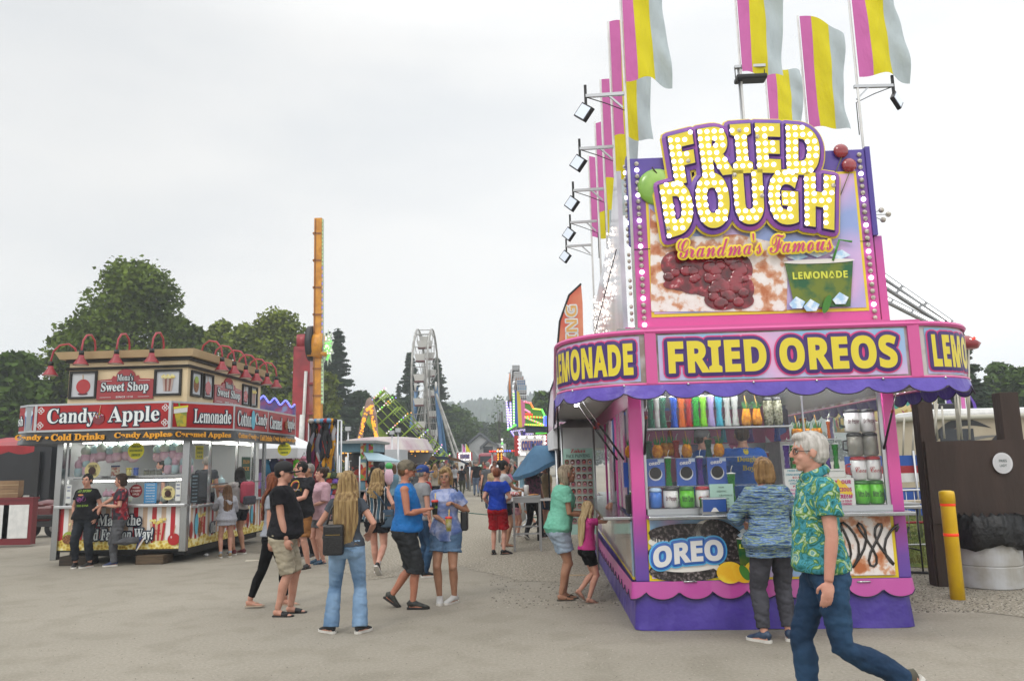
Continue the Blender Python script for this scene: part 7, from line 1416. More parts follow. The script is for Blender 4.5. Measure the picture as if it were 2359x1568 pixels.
t, _, X0 = TH('carousel_top', 'striped carousel crown with mirrored edge beyond the right awning', 'carousel', 2090, 1150, 30); zc_ = AT(2090, 975, 30).z; b = MB(); b.lathe([(1.6, -.2), (1.65, 1.2), (1.2, 1.5), (.1, 2.3)], M('carousel_print', ramp=[(0, 'b08c3c'), (.3, '3c8c7c'), (.5, '9c3c5c'), (.7, 'c8b87c')], kind='cells', vs=4, r=.4), 20, (0, 2, zc_)); b.build('crown', t); b = MB(); [b.ell((1.7 * cos(2 * pi * k / 30), 2 + 1.7 * sin(2 * pi * k / 30), zc_ + 1.2), .06, bulb_on, 6, 4) for k in range(30)]; b.tube([(0, 2, 0), (0, 2, zc_)], .4, chn, 10); b.build('bulb_ring', t)
for i, (px, py) in enumerate(((2158, 955), (2166, 950), (2198, 945), (2232, 940), (2244, 942), (2252, 945))):
    t, _, X0 = TH('pennant_pole', 'small pink and yellow pennant over the camper roofs, %s from the left' % ORD[i], 'pennant', px, 1100, 26, group='small pennants over the campers'); za = AT(px, py - 40, 26).z; b = MB(); b.tube([(0, 0, 0), (0, 0, za)], .025, alu, 5); b.build('pole', t); b = MB(); b.poly([(0, za - .75), (.04, za), (.22, za - .35), (.28, za - .8)], -.01, .01, (fc[0], fc[1], M('pennant_purple', '5c3c9c', .7))[i % 3]); b.build('flag_cloth', t)
# ---------------------------------------------------------------- ground, hills, trees, haze
def patch(name, pts, z, m_, label=None, kind='structure', jag=.08):
    P_ = []
    for a, b_ in zip(pts, pts[1:] + pts[:1]):
        A, B_ = G(*a), G(*b_); n = max(2, int((B_ - A).length / .35)); n = min(n, 60)
        for k in range(n): q = A.lerp(B_, k / n); P_.append((q.x + random.uniform(-jag, jag), q.y + random.uniform(-jag, jag), z))
    b = MB(); b.add(P_, [tuple(range(len(P_)))], m_); return b.build(name, kind=kind, fix=False)
random.seed(17)
grv = M('gravel', ramp=[(.3, '6f685c'), (.45, '857e71'), (.55, '979184'), (.7, 'b0ab9f')], vs=30, vd=10, r=.95, sp=.15, b=1, bs=30)
grass = M('grass', ramp=[(.35, '3c4a20'), (.5, '54602c'), (.65, '77753f')], vs=3, vd=8, r=.95, sp=.1, b=1, bs=40)
patch('gravel_strip', [(1130, 1150), (1285, 1150), (1315, 1200), (1380, 1290), (1405, 1360), (1380, 1372), (1330, 1345), (1180, 1335), (1050, 1300), (990, 1280), (950, 1250), (1000, 1200), (1090, 1165)], .004, grv)
patch('gravel_scatter', [(760, 1225), (960, 1200), (1000, 1270), (960, 1320), (840, 1335), (720, 1290)], .0045, grv)
b = MB()
for ln_ in ([(2150, 1448), (2172, 1462), (2190, 1482), (2222, 1498), (2240, 1520)],):
    pp_ = [G(*a).lerp(G(*c), k / 6) + V((random.uniform(-.02, .02), random.uniform(-.02, .02), 0)) for a, c in zip(ln_, ln_[1:]) for k in range(6)]
    b.add([(q.x, q.y, .0035) for q in pp_] + [(q.x + random.uniform(0, .004), q.y + random.uniform(.002, .006), .0035) for q in pp_], [(i, i + 1, i + 1 + len(pp_), i + len(pp_)) for i in range(len(pp_) - 1)], M('crack_dark', '4a463f', .9))
b.build('asphalt_cracks', kind='structure', fix=False)
patch('gravel_verge', [(2060, 1250), (2359, 1240), (2500, 1300), (2480, 1440), (2330, 1420), (2200, 1405), (2110, 1400), (2085, 1330)], .004, grv)
patch('grass_patch', [(2050, 1170), (2359, 1170), (2359, 1240), (2230, 1290), (2190, 1310), (2070, 1305)], .010, grass)
patch('grass_verge', [(0, 1150), (118, 1150), (118, 1175), (0, 1180)], .006, grass)
patch('damp_patch', [(560, 1240), (620, 1230), (650, 1250), (600, 1275), (520, 1262)], .006, M('asphalt_damp', '6c665a', .8, c2='7a7468', vs=6))
# loose stones: far too many to count
b = MB(); stm = [M('stone_%d' % k, c, .9) for k, c in enumerate(('8a8478', '6c665c', 'a29c90', '58524a'))]
def stone(x, y, r, k): b.add([(x + r * sx, y + r * sy * .8, z * r * .6) for sx, sy, z in ((-1, -.2, 0), (0, -1, 0), (1, .1, 0), (.1, 1, 0), (.1, 0, 1.2))], [(0, 1, 4), (1, 2, 4), (2, 3, 4), (3, 0, 4)], stm[k])
for k in range(5200):
    if k % 3: px, py = random.uniform(2080, 2359), random.uniform(1270, 1410)
    else: px, py = random.uniform(1130, 1440), random.uniform(1200, 1400)
    q = G(px, py); 
    stone(q.x, q.y, random.uniform(.006, .022) * (1 if k % 3 else .8), random.randrange(4))
for k in range(1600): q = G(random.uniform(60, 2330), random.uniform(1290, 1566)); stone(q.x, q.y, random.uniform(.003, .0075), random.randrange(4))
b.build('loose_stones', kind='stuff', fix=False)
b = MB()
for k in range(9000):
    px, py = random.uniform(2070, 2330), random.uniform(1185, 1300); q = G(px, py); h = random.uniform(.03, .09); a = random.random() * 6.3; dx, dy = .01 * cos(a), .01 * sin(a)
    b.add([(q.x - dx, q.y - dy, 0), (q.x + dx, q.y + dy, 0), (q.x + random.uniform(-.03, .03), q.y + random.uniform(-.03, .03), h)], [(0, 1, 2)], M('grass_blade', '59682c', .8, c2='7c7c44', vs=2))
b.build('grass_blades', kind='stuff', fix=False)
# hills
hm2 = M('hill_forest', ramp=[(.4, '26331f'), (.6, '37462a')], vs=.12, vd=8, r=.95, sp=.05)
def ridge(name, pts, Y, depth, z_jag):
    b = MB(); vs_ = []; n = len(pts); dense = []
    for (xa, ya), (xb, yb) in zip(pts, pts[1:]):
        for k in range(24): u = k / 24; dense.append((xa + (xb - xa) * u, ya + (yb - ya) * u))
    dense.append(pts[-1]); R3 = 10
    for px, py in dense:
        q = AT(px, py, Y); zt = q.z + random.uniform(-z_jag, z_jag)
        for j in range(R3 + 1): u = j / R3; vs_.append((q.x * (1 + .0 * u), Y - depth * (1 - u), (zt + 0) * (sin(u * pi / 2) ** .8) + (random.uniform(-z_jag, z_jag) if 0 < j < R3 else 0)))
        vs_.append((q.x, Y + depth * .5, 0))
    R4 = R3 + 2; b.add(vs_, [(i * R4 + j, (i + 1) * R4 + j, (i + 1) * R4 + j + 1, i * R4 + j + 1) for i in range(len(dense) - 1) for j in range(R4 - 1)], hm2, sm=False); b.build(name, kind='structure')
ridge('hills', [(-900, 960), (-200, 940), (400, 950), (780, 935), (855, 915), (905, 938), (960, 930), (1060, 932), (1105, 924), (1180, 920), (1240, 908), (1290, 900), (1500, 880), (2000, 900), (2500, 890), (3200, 900)], 600, 160, 1.6)
# trees
leafm = {k: M('leaf_' + k, a_, .75, c2=b_, vs=.35, vd=3, lo=.35, hi=.65, sp=.12) for k, (a_, b_) in dict(maple=('42531a', '64762a'), olive=('56641a', '74802c'), dark=('26341a', '384a22'), spruce=('223022', '36482c'), mid=('364a1c', '4e6428')).items()}
bark = M('bark', '30261e', .9, c2='43372c', vs=4, b=.8, bs=12)
def crown_mesh(name, blobs, n, size, m_, seed, droop=0):
    rnd = random.Random(seed); b = MB(); tot = sum(r[0] * r[1] * r[2] for _, r in blobs) or 1
    for c, r in blobs:
        k_ = int(n * (r[0] * r[1] * r[2]) ** .8 / sum((q[0] * q[1] * q[2]) ** .8 for _, q in blobs))
        for _ in range(k_):
            a = rnd.uniform(0, 2 * pi); cz = rnd.uniform(-1, 1); rr = rnd.random() ** .28; s_ = math.sqrt(1 - cz * cz)
            p = V((c[0] + r[0] * rr * s_ * cos(a), c[1] + r[1] * rr * s_ * sin(a), c[2] + r[2] * rr * cz)); p += V((rnd.gauss(0, .12), rnd.gauss(0, .12), rnd.gauss(0, .12))) * r[0] * .5
            sz = size * rnd.uniform(.6, 1.4); nx = V((rnd.gauss(0, 1), rnd.gauss(0, 1), rnd.gauss(0, .6))).normalized(); ny = nx.cross(V((rnd.gauss(0, 1), rnd.gauss(0, 1), rnd.gauss(0, 1)))).normalized()
            q = p + nx * sz; w_ = p + ny * sz * .55; v_ = p - ny * sz * .55
            b.add([p - nx * sz * .6, v_, q, w_], [(0, 1, 2, 3)], m_)
    return b
def tree(px, Y, ptop, wpx, kind, label, seed, n=9000, pbase=1060, ratio=None, size=.28, group=None, tops=None):
    rnd = random.Random(seed); base = AT(px, pbase, Y); top = AT(px, ptop, Y).z; R = wpx / 2 * UPX(Y); t = thing('tree' if kind != 'bare' else 'tree', label, 'tree', (base.x, Y, 0), 0, group)
    cz = top - R * .9 if ratio is None else top * ratio; blobs = []
    H = top; low = max(.8, H * .16)
    for k in range(60):
        u = k / 60; z = low + (H - low) * (u ** .9); prof = (1 - u) ** .5 * (.8 + .2 * min(1, u * 6))
        rad_ = R * prof * rnd.uniform(.45, .95); a = rnd.uniform(0, 2 * pi); br = R * rnd.uniform(.20, .36); blobs.append(((rad_ * cos(a), rad_ * sin(a) * .8, min(z, H - br * .5)), (br * 1.15, br * 1.1, br * .75)))
    blobs.append(((0, 0, H * .5), (R * .6, R * .6, H * .3))); crown_mesh('c', blobs, n, size, leafm[kind], seed).build('crown', t, fix=False)
    b = MB(); tr_ = max(.12, R * .07); b.tube([(0, 0, 0), (.1 * R, 0, H * .3), (0, .05 * R, H * .6), (0, 0, H * .85)], [tr_ * 1.3, tr_, tr_ * .6, tr_ * .15], bark, 8)
    for k in range(9): c = rnd.choice(blobs)[0]; z0 = H * rnd.uniform(.2, .55); b.tube([(0, 0, z0), (c[0] * .5, c[1] * .5, (z0 + c[2]) / 2 + .3), c], [tr_ * .5, tr_ * .3, tr_ * .08], bark, 5)
    b.build('trunk', t); return t
def spruce(px, Y, ptop, wpx, label, seed, group=None, n=1.0):
    rnd = random.Random(seed); base = AT(px, 1060, Y); H = AT(px, ptop, Y).z; R = wpx / 2 * UPX(Y); t = thing('spruce_tree', label, 'tree', (base.x, Y, 0), 0, group); b = MB(); m_ = leafm['spruce']; z = H * .06; lv = 0
    while z < H * .985:
        f = 1 - z / H; r_ = R * (f ** .8) * rnd.uniform(.72, 1.12) + .15; nb = int(7 + 6 * f)
        for k in range(nb):
            a = 2 * pi * (k + rnd.random()) / nb; zj = rnd.uniform(-.5, .5) * H * .035; rr = r_ * rnd.uniform(.65, 1.1); segs = int(7 + 13 * rr / max(.1, R))
            for s_ in range(segs):
                u = (s_ + rnd.random()) / segs; zz = z + zj - rr * .32 * u + rr * .16 * u ** 3; c = V((rr * u * cos(a), rr * u * sin(a), zz)); w_ = .34 * (1 - .45 * u) * rnd.uniform(.7, 1.3) * max(.6, R / 2.6); d = V((cos(a), sin(a), -.2)); sd = V((-sin(a), cos(a), 0))
                q = rnd.choice((-1, 1)); b.add([c, c + sd * w_ * q + V((0, 0, -w_ * .35)) - d * .0, c + d * w_ * 1.1 + sd * w_ * .5 * q + V((0, 0, -w_ * .5)), c + d * w_ * .5], [(0, 1, 2, 3)], m_)
                b.add([c + sd * .1, c + d * w_ * .2 + V((0, 0, -w_ * 1.1)), c + d * w_ * .8 + V((0, 0, -w_ * .5))], [(0, 1, 2)], m_)
        z += H * .024 * (.8 + .5 * f) ; lv += 1
    b.build('branches', t, fix=False); b = MB(); b.tube([(0, 0, 0), (0, 0, H * .99)], [R * .07, .02], bark, 8); b.build('trunk', t); return t
tree(285, 52, 618, 400, 'maple', 'huge rounded dark green maple tree behind the sweet shop', 3, n=32000, size=.20)
tree(400, 56, 735, 190, 'maple', 'lower shoulder of foliage right of the huge maple', 5, n=8000)
tree(140, 54, 770, 170, 'maple', 'leafy tree leaning out left of the huge maple', 9, n=9000)
tree(20, 48, 818, 190, 'mid', 'small pale green tree at the left edge of the picture', 6, n=7000)
tree(500, 66, 742, 130, 'olive', 'thin yellow green tree between the maple and the tower ride', 11, n=3800, size=.26)
tree(640, 62, 722, 230, 'olive', 'broad olive green tree behind the tower ride', 12, n=14000, size=.22)
tree(452, 60, 765, 170, 'olive', 'low olive tree filling the gap right of the maple', 17, n=8000)
tree(565, 64, 752, 210, 'olive', 'lower olive tree left of the tower ride', 14, n=7000)
tree(738, 70, 860, 130, 'olive', 'olive tree low right of the orange tower', 15, n=7000)
tree(828, 85, 905, 120, 'dark', 'dark low tree between the tower and the green ride', 16, n=6000)
spruce(775, 82, 752, 150, 'tall spruce just right of the orange tower', 21); spruce(752, 86, 760, 90, 'spruce partly behind the orange tower', 22)
spruce(945, 100, 808, 130, 'spruce left of the ferris wheel', 23); spruce(1008, 104, 818, 125, 'spruce right of the ferris wheel', 24); spruce(918, 104, 880, 60, 'small spruce at the far left of the ferris wheel', 25)
for i, (px, Y, pt, w_, k) in enumerate(((870, 110, 945, 130, 'mid'), (905, 95, 915, 90, 'mid'), (930, 120, 925, 120, 'dark'), (1035, 120, 935, 150, 'mid'), (1065, 130, 948, 120, 'mid'), (1105, 170, 975, 120, 'dark'), (1140, 175, 985, 110, 'dark'), (1150, 130, 975, 70, 'mid'), (1180, 150, 975, 90, 'dark'), (1255, 90, 905, 110, 'mid'), (1235, 110, 925, 90, 'dark'), (1290, 95, 912, 110, 'mid'), (1010, 110, 960, 90, 'mid'), (1085, 170, 985, 90, 'mid'))):
    tree(px, Y, pt, w_, k, 'leafy tree in the belt behind the rides, %s' % ('left of the green ride', 'low one left of the ferris wheel', 'dark one behind the ferris wheel', 'right of the ferris wheel base', 'rounded one below the hill', 'dark one left of the white house', 'dark one behind the white house roof', 'small one right of the white house', 'behind the train ride', 'behind the flashing ride', 'dark one left of the flashing panels', 'behind the left feather flag', 'low one under the right spruce', 'pale one beside the house gable')[i], 40 + i, n=3600, size=.36, group='belt of trees behind the rides')
tree(0, 60, 900, 220, 'dark', 'dark tree low at the left edge behind the black trailer', 71, n=6000); tree(110, 62, 880, 160, 'dark', 'dark low tree behind the left end of the candy sign', 72, n=5000)
tree(1152, 118, 905, 62, 'mid', 'sparse half bare tree in front of the blue hill', 73, n=260, size=.2)
spruce(2235, 46, 752, 210, 'feathery spruce at the right behind the lemonade header', 26); spruce(2190, 50, 800, 120, 'spruce half hidden by the right end of the header', 27)
for i, (px, Y, pt, w_) in enumerate(((2330, 55, 840, 130), (2390, 50, 850, 160), (2290, 60, 890, 120), (2120, 60, 900, 150), (2030, 62, 905, 120), (2210, 62, 880, 120))): tree(px, Y, pt, w_, 'mid', 'leafy tree at the right, %s' % ('beside the spruce', 'cut by the picture edge', 'low behind the timber posts', 'seen under the right awning', 'behind the stand window', 'low under the spruce')[i], 80 + i, n=5000, size=.28, group='leafy trees at the right')
# far wood closing the horizon
b = MB(); rnd = random.Random(5); bl = []
for k in range(150): x = -190 + 380 * k / 150 + rnd.uniform(-2, 2); z = rnd.uniform(2.5, 5.5); bl.append(((x, 205 + rnd.uniform(-6, 6), z), (rnd.uniform(3, 5), 4, rnd.uniform(2.5, 4.5))))
w_ = crown_mesh('w', bl, 26000, .8, leafm['dark'], 8); w_.build('far_wood', kind='stuff', fix=False)
# the hazy air
hz = bpy.data.materials.new('haze_air'); hz.use_nodes = True; N = hz.node_tree.nodes; N.remove(N['Principled BSDF']); pv = N.new('ShaderNodeVolumePrincipled'); pv.inputs['Color'].default_value = (.86, .93, 1, 1); pv.inputs['Density'].default_value = .0011; pv.inputs['Anisotropy'].default_value = 0
hz.node_tree.links.new(pv.outputs[0], N['Material Output'].inputs['Volume']); b = MB(); b.box(-1400, 1400, -45, 720, -1.5, 66, hz); b.build('haze', kind='stuff')
# ---------------------------------------------------------------- people near the camera
from mathutils.bvhtree import BVHTree
def part_of(pd, nm): return [c for c in pd['root'].children if c.name.split('.')[0] == nm][0]
def decal(pd, on, fn, name, front=True, ax='y'):
    """print lying on a garment: shapes drawn in x,z and pressed onto its surface"""
    o = part_of(pd, on); me = o.data; T_ = BVHTree.FromPolygons([v.co[:] for v in me.vertices], [p.vertices[:] for p in me.polygons]); b = MB(); fn(b); s_ = 1 if front else -1; nv = []
    for x, y, z in b.v:
        lift = .003 + max(0, -y) * .5
        if ax == 'y':
            h = T_.ray_cast(V((x, s_ * 1.5, z)), V((0, -s_, 0)))[0]; nv.append((x, (h.y if h else 0) + s_ * lift, z))
        else:   # onto the right hand side: x of the drawing runs along +y or -y
            h = T_.ray_cast(V((s_ * 1.5, x, z)), V((-s_, 0, 0)))[0]; nv.append(((h.x if h else 0) + s_ * lift, x, z))
    b.v = nv; b.build(name, o, fix=False)
def gl(px, py): q = G(px, py); return (q.x, q.y, 0)
def al(px, Y, z=0): q = AT(px, 1100, Y); return (q.x, Y, z)
blk = cloth('black', '17171a', '222226'); khaki = cloth('stone', 'a39a86'); jeanL = cloth('jean_light', '5c7896', '7d98b4', vs=3, b=1, bs=9); jeanD = cloth('jean_dark', '20344c', '2f4a66', vs=2.5, b=1, bs=8); jeanW = cloth('jean_wash', '7f90a2', '99a8b6', vs=3)
blks = M('shoe_black', '141416', .5); legg = cloth('legging', '0f0f11'); rub = M('rubber_black', '18181a', .6)
p1 = person('man in a black cap and black tee with beige shorts, one hand in his pocket', gl(648, 1416), -88, 1.76, belly=.065, bulk=1.15, shirt=blk, hem=.86, loose=.02, pants=khaki, plen=.50, pl=.030, cap=M('cap_black', '131315', .8), glasses='sun', shoes=rub, shoe='slide', hair='black', hs='crop', skn='light', hpit=5, lean=-2, feet={'L': (-.10, .08, 4), 'R': (.09, -.02, -6)}, hands={'R': (.185, .09, .84, .3, -1, 0), 'L': (-.2, .1, .85, -.3, -1, 0)}, beard=None)
person('woman half hidden behind the black cap man, with curly fair hair and black leggings', gl(624, 1396), -85, 1.63, sex='f', hair='ginger', hs='curly', hairlen=.30, hairw=1.1, shirt=cloth('pale_grey', '8c9098'), hem=.92, pants=legg, plen=.93, pl=.004, shoes=M('flipflop_cream', 'a89480', .7), shoe='flip', feet={'L': (-.06, .17, 0), 'R': (.06, -.27, 0)}, glasses=None)
p3 = person('man with a dinosaur park black tee and tan cargo shorts holding a plate of food', gl(690, 1309), 158, 1.80, hair='black', hs='crop', skn='pink', shirt=blk, hem=.82, loose=.032, bulk=1.12, belly=.03, pants=cloth('tan_shorts', '8a5f36', '7a522c'), plen=.45, pl=.034, hyaw=-55, shoes=rub, shoe='clog', sleeve=.27, feet={'L': (-.13, -.05, 0), 'R': (.12, .12, 40)}, hands={'L': (-.02, .34, 1.10, -.7, -.4, -.5, 0, 0, 1), 'R': (.24, .06, .82)}, curl=.5)
gr_l = M('print_logo_red', '8c1c18', .6); gy_l = M('print_logo_yellow', 'b09a20', .6); gw_l = M('print_logo_grey', '9a9a98', .6)
def f_(b): b.oval(.02, 1.38, .10, .10, -.002, 0, gy_l, 24); b.oval(.02, 1.38, .088, .088, -.004, -.003, gr_l, 24); b.box(-.12, .14, -.006, -.004, 1.295, 1.345, gy_l); b.box(-.112, .132, -.008, -.006, 1.303, 1.337, blk); text(b, 'JURASSIC PARK', .01, 1.32, .22, .03, -.010, [(gw_l, 0, .001)]); b.oval(.03, 1.39, .04, .05, -.008, -.006, blk, 12, .5)
decal(p3, 'shirt', f_, 'shirt_print')
q = p3['palm']['L']
def f_(t): b = MB(); b.lathe([(.08, 0), (.115, .012), (.115, .016), (.0, .008)], white, 20); b.build('plate', t); b = MB(); b.ell((0, 0, .02), (.09, .07, .02), M('fried_food', ''), 14, 6); b.build('cake', t)
item('plate_of_food', 'paper plate of fried food held by the man in the dinosaur park tee', 'plate', q.x, q.y, q.z + .015, f_)
person('man whose grey cropped head shows behind the dinosaur park tee man', al(712, 15.0), 160, 1.76, hair='grey', hs='crop', skn='tan', shirt=cloth('darkred', '5a2028'), pants=blk, shoes=blks, near=False, vox=.013, hyaw=-40)
p4 = person('woman in an open pale pink shirt over a grey top with grey shorts, facing left', gl(738, 1297), 130, 1.68, sex='f', bulk=1.22, belly=.02, bust=.04, hip=1.08, hair='brown', hs='bun', skn='pink', shirt=cloth('pale_pink', 'b28f98', 'c09ea6'), hem=.80, loose=.022, sleeve=.5, pants=cloth('grey_shorts', '6c7074'), plen=.30, pl=.022, shoes=M('clog_blue', '2c4a60', .6), shoe='clog', hyaw=-10, hands={'L': (-.1, .26, 1.06, -.6, -.6, -.4), 'R': (.12, .26, 1.06, .6, -.6, -.4)})
decal(p4, 'shirt', lambda b: b.poly([(-.055, .98), (.05, .98), (.06, 1.42), (.03, 1.46), (-.03, 1.46), (-.06, 1.40)], -.002, 0, cloth('grey_top', '5c6068')), 'inner_top')
q = p4['palm']['R']
def f_(t): b = MB(); b.box(-.1, .1, -.07, .07, 0, .02, white, bev=.006); b.build('tray', t); b = MB(); b.ell((0, 0, .03), (.06, .045, .02), M('fried_food', ''), 12, 6); b.build('cake', t)
item('food_tray', 'white paper tray of food held by the woman in the pink shirt', 'tray', q.x, q.y, q.z + .01, f_)
p5 = person('woman with very long blonde hair seen from behind in flared blue jeans', gl(797, 1457), 2, 1.64, sex='f', skn='light', hair='blond', hs='long', hairlen=.50, hairw=1.18, bulk=1.0, hip=1.06, shirt=cloth('slate', '3c4148', '4a5058'), hem=.93, loose=.010, sleeve=.2, pants=jeanL, plen=1, pl=.010, flare=.040, shoes=M('shoe_knit', '1a1b1e', .7), shoe='whitesole', feet={'L': (-.17, .02, 48), 'R': (.155, -.02, -30)}, hands={'L': (-.15, .10, 1.00, -1, -.35, 0), 'R': (.23, .16, 1.06, .8, -1, -.3)}, hyaw=3)
def bag(name, label, pd, c, sz, m_, strap, rz=0):
    t = thing(name, label, 'bag', pd['world'](c), pd['root'].rotation_euler.z + rz); b = MB(); w_, d_, h_ = sz; b.box(-w_, w_, -d_, d_, -h_, h_, m_, bev=.025); b.box(-w_ * .95, w_ * .95, -d_ - .006, -d_ + .01, -h_ * .9, h_ * .25, m_, bev=.004); bo = b.build('bag_body', t); b = MB(); b.box(-w_ * .7, w_ * .7, -d_ - .012, -d_ - .007, h_ * .32, h_ * .36, M('zip_brass', '9a8248', .3, 1)); b.build('zip', bo)
    P_ = [t.matrix_basis.inverted() @ V(pd['world'](p)) for p in strap]; b = MB(); b.tube(P_, .011, m_, 6); b.build('strap', t); return t
bag('handbag', 'black leather handbag hanging at the back of the long haired woman', p5, (-.11, -.20, 1.02), (.105, .045, .155), M('leather_black', '121214', .35, b=.3, bs=60), [(-.19, -.19, 1.16), (-.16, -.16, 1.32), (-.10, -.08, 1.475), (-.08, .04, 1.47), (.02, .13, 1.3)])
decal(p5, 'trousers', lambda b: [b.poly([(sx - .055, .955), (sx + .055, .955), (sx + .05, .85), (sx, .825), (sx - .05, .85)], -.002, 0, cloth('jean_pocket', '65819e', '748ea8')) for sx in (-.085, .085)] + [b.tube([(sx - .05, -.006, .89), (sx - .02, -.006, .905), (sx, -.006, .88), (sx + .02, -.006, .905), (sx + .05, -.006, .89)], .003, M('stitch', '7a5c30'), 4) for sx in (-.085, .085)], 'back_pocket', front=False)
chev = M('cloth_chevron', ramp=[(0, '0f0f12'), (.34, '101014'), (.44, 'c2c2c2'), (.54, 'c6c6c6'), (.62, '101014'), (.9, '2c4a5a')], kind='wave', vs=2.6, dist=4.5, vd=1, r=.8)
p6 = person('woman with wavy blonde hair in a black and white zigzag top walking away', gl(868, 1322), -4, 1.64, sex='f', skn='pink', hair='blond', hs='curly', hairlen=.17, hairw=1.15, bulk=1.12, hip=1.05, shirt=chev, sleeve=0, hem=.86, loose=.022, pants=blk, plen=.22, pl=.025, shoes=blks, shoe='sneaker', socks=M('sock_white', 'a8a8a6', .9), feet={'L': (-.05, .18, 6), 'R': (.07, -.22, -4, .10, -42)}, hands={'L': (-.24, .1, .92), 'R': (.24, .12, 1.0, .6, -1, 0)})
bag('shoulder_bag', 'slouchy blue grey shoulder bag at the right hip of the zigzag top woman', p6, (.20, -.06, .92), (.10, .05, .14), cloth('denim_bag', '3a4a5c', '465868'), [(.20, -.06, 1.05), (.13, -.17, 1.22), (-.02, -.15, 1.38), (-.12, -.06, 1.46), (-.12, .06, 1.42)])
tank = M('cloth_tank', '1a6cb0', .7, c2='145c9c', vs=3, b=.8, bs=7, sp=.3)
p7 = person('man in a bright blue sleeveless shirt and camouflage cap holding a dark refill cup', gl(934, 1400), -84, 1.745, skn='red', hair='lightbrown', hs='crop', beard='grey', glasses='y', cap=M('cap_camo', '6c6454', .85, c2='4a4438', vs=16), shirt=tank, sleeve=0, hem=.90, loose=.022, bulk=1.08, belly=.055, pants=cloth('charcoal', '26282a', '303234'), plen=.58, pl=.042, shoes=M('trainer_black', '1c1d1c', .6, c2='343630', vs=20), shoe='darksole', feet={'R': (.09, .09, -4), 'L': (-.09, -.17, 8, .06, -36)}, hands={'R': (.13, .26, 1.16, .5, -.5, -1), 'L': (-.15, .2, 1.1, -.5, -.5, -1)}, curl=1.0)
def refill(label, q, body):
    t = thing('refill_cup', label, 'cup', q); b = MB(); b.lathe([(.030, -.075), (.040, .06), (.041, .075)], body, 18); b.build('cup_body', t); b = MB(); b.lathe([(.045, .074), (.046, .088), (.034, .10), (.0, .10)], M('lid_coral', 'c23a2c', .4), 18); b.build('lid', t); b = MB(); b.tube([(.0, 0, .0), (.008, 0, .18)], .005, M('straw_yellow', 'd8b41c', .4), 6); b.build('straw', t)
refill('black refill cup with red lid and yellow straw held by the blue shirt man', p7['palm']['R'] + V((.02, -.0, .03)), M('cup_dark', '1a1c18', .35, c2='6a8c2c', vs=24, lo=.55, hi=.6))
td = M('cloth_tiedye', ramp=[(.36, '566a9c'), (.46, '7080ac'), (.54, '98a0bf'), (.7, 'a4abc4')], vs=6, vd=5, dist=.8, r=.85, b=.8, bs=7, sp=.15)
p8 = person('woman with short blonde hair and glasses in a lilac tie dye top facing the camera', gl(1029, 1388), 172, 1.645, sex='f', skn='tan', hair='blond', hs='puffy', glasses='wire', bulk=1.04, bust=.03, shirt=td, hem=.80, loose=.020, sleeve=.30, pants=cloth('jean_short', '4a6480', '5a7490'), plen=.28, pl=.028, shoes=M('shoe_white', 'b4b4b2', .6), shoe='sneaker', feet={'R': (.09, .02, 14), 'L': (-.10, -.02, -30)}, hands={'R': (-.04, .27, 1.06, .8, -.6, -.4), 'L': (-.15, .12, 1.27, -.7, -.5, -1)}, curl=1.0, hyaw=4)
refill('clear yellow refill cup with red lid held by the lilac tie dye woman', p8['palm']['R'] + V((.02, -.02, .02)), M('cup_yellowish', '9c9440', .2, c2='b8b8a0', vs=20))
t = thing('handbag', 'black bag strap and small bag at the shoulder of the lilac tie dye woman', 'bag', p8['world']((-.22, -.08, 1.05))); b = MB(); b.box(-.03, .06, -.1, .1, -.12, .12, M('leather_black', ''), bev=.02); b.build('bag_body', t); b = MB(); b.tube([(0, 0, .1), (-.03, -.05, .28), (-.08, -.13, .42), (-.05, -.02, .43)], .012, M('leather_black', ''), 6); b.build('strap', t)
person('man in a pale grey tee and blue cap half hidden behind the blue shirt man', al(972, 12.2), -60, 1.68, hair='grey', hs='crop', cap=M('cap_blue', '1c3a78', .8), shirt=cloth('heather', '85878a', '74767a'), bulk=1.1, pants=jeanD, shoes=blks, near=False, vox=.012)
person('boy with short ginger hair in a royal blue tee and long red shorts', gl(1148, 1277), -12, 1.60, skn='pink', hair='ginger', hs='crop', bulk=.92, shirt=M('cloth_royal', '14399c', .75, c2='102f86', vs=3, b=.8, bs=7, sp=.2), hem=.90, loose=.03, sleeve=.27, pants=M('cloth_redshort', '98101c', .8, c2='860c16', vs=3, b=.8, bs=6, sp=.2), plen=.45, pl=.04, shoes=blks, shoe='darksole', feet={'L': (-.1, 0, 10), 'R': (.11, .02, -50)}, hands={'L': (-.2, .12, 1.0, -.5, -1, 0), 'R': (.14, .2, 1.05, .7, -.8, 0)}, vox=.010)
person('woman in a white tee with dark pinned up hair behind the boy in blue', al(1160, 16.2), -70, 1.74, sex='f', hair='black', hs='bun', skn='tan', glasses='y', bulk=1.1, shirt=cloth('white_tee', 'a8a8aa', '98989c'), pants=blk, plen=.3, shoes=M('shoe_brown', '4a3226'), shoe='flip', hands={'R': (.1, .42, 1.12, .2, -.4, -1), 'L': (-.2, .1, .8)}, vox=.011)
person('child with brown hair and a black top seated low beside the tall table', al(1186, 18.2), -60, 1.30, sex='f', hair='lightbrown', hs='pony', shirt=blk, pants=cloth('floral', '8c5a6c', 'b88a90', vs=20), plen=.25, shoes=M('shoe_white', ''), near=False, vox=.012)
aqua = M('cloth_aqua', '72b39c', .85, c2='66a890', vs=4, b=.8, bs=7, sp=.15)
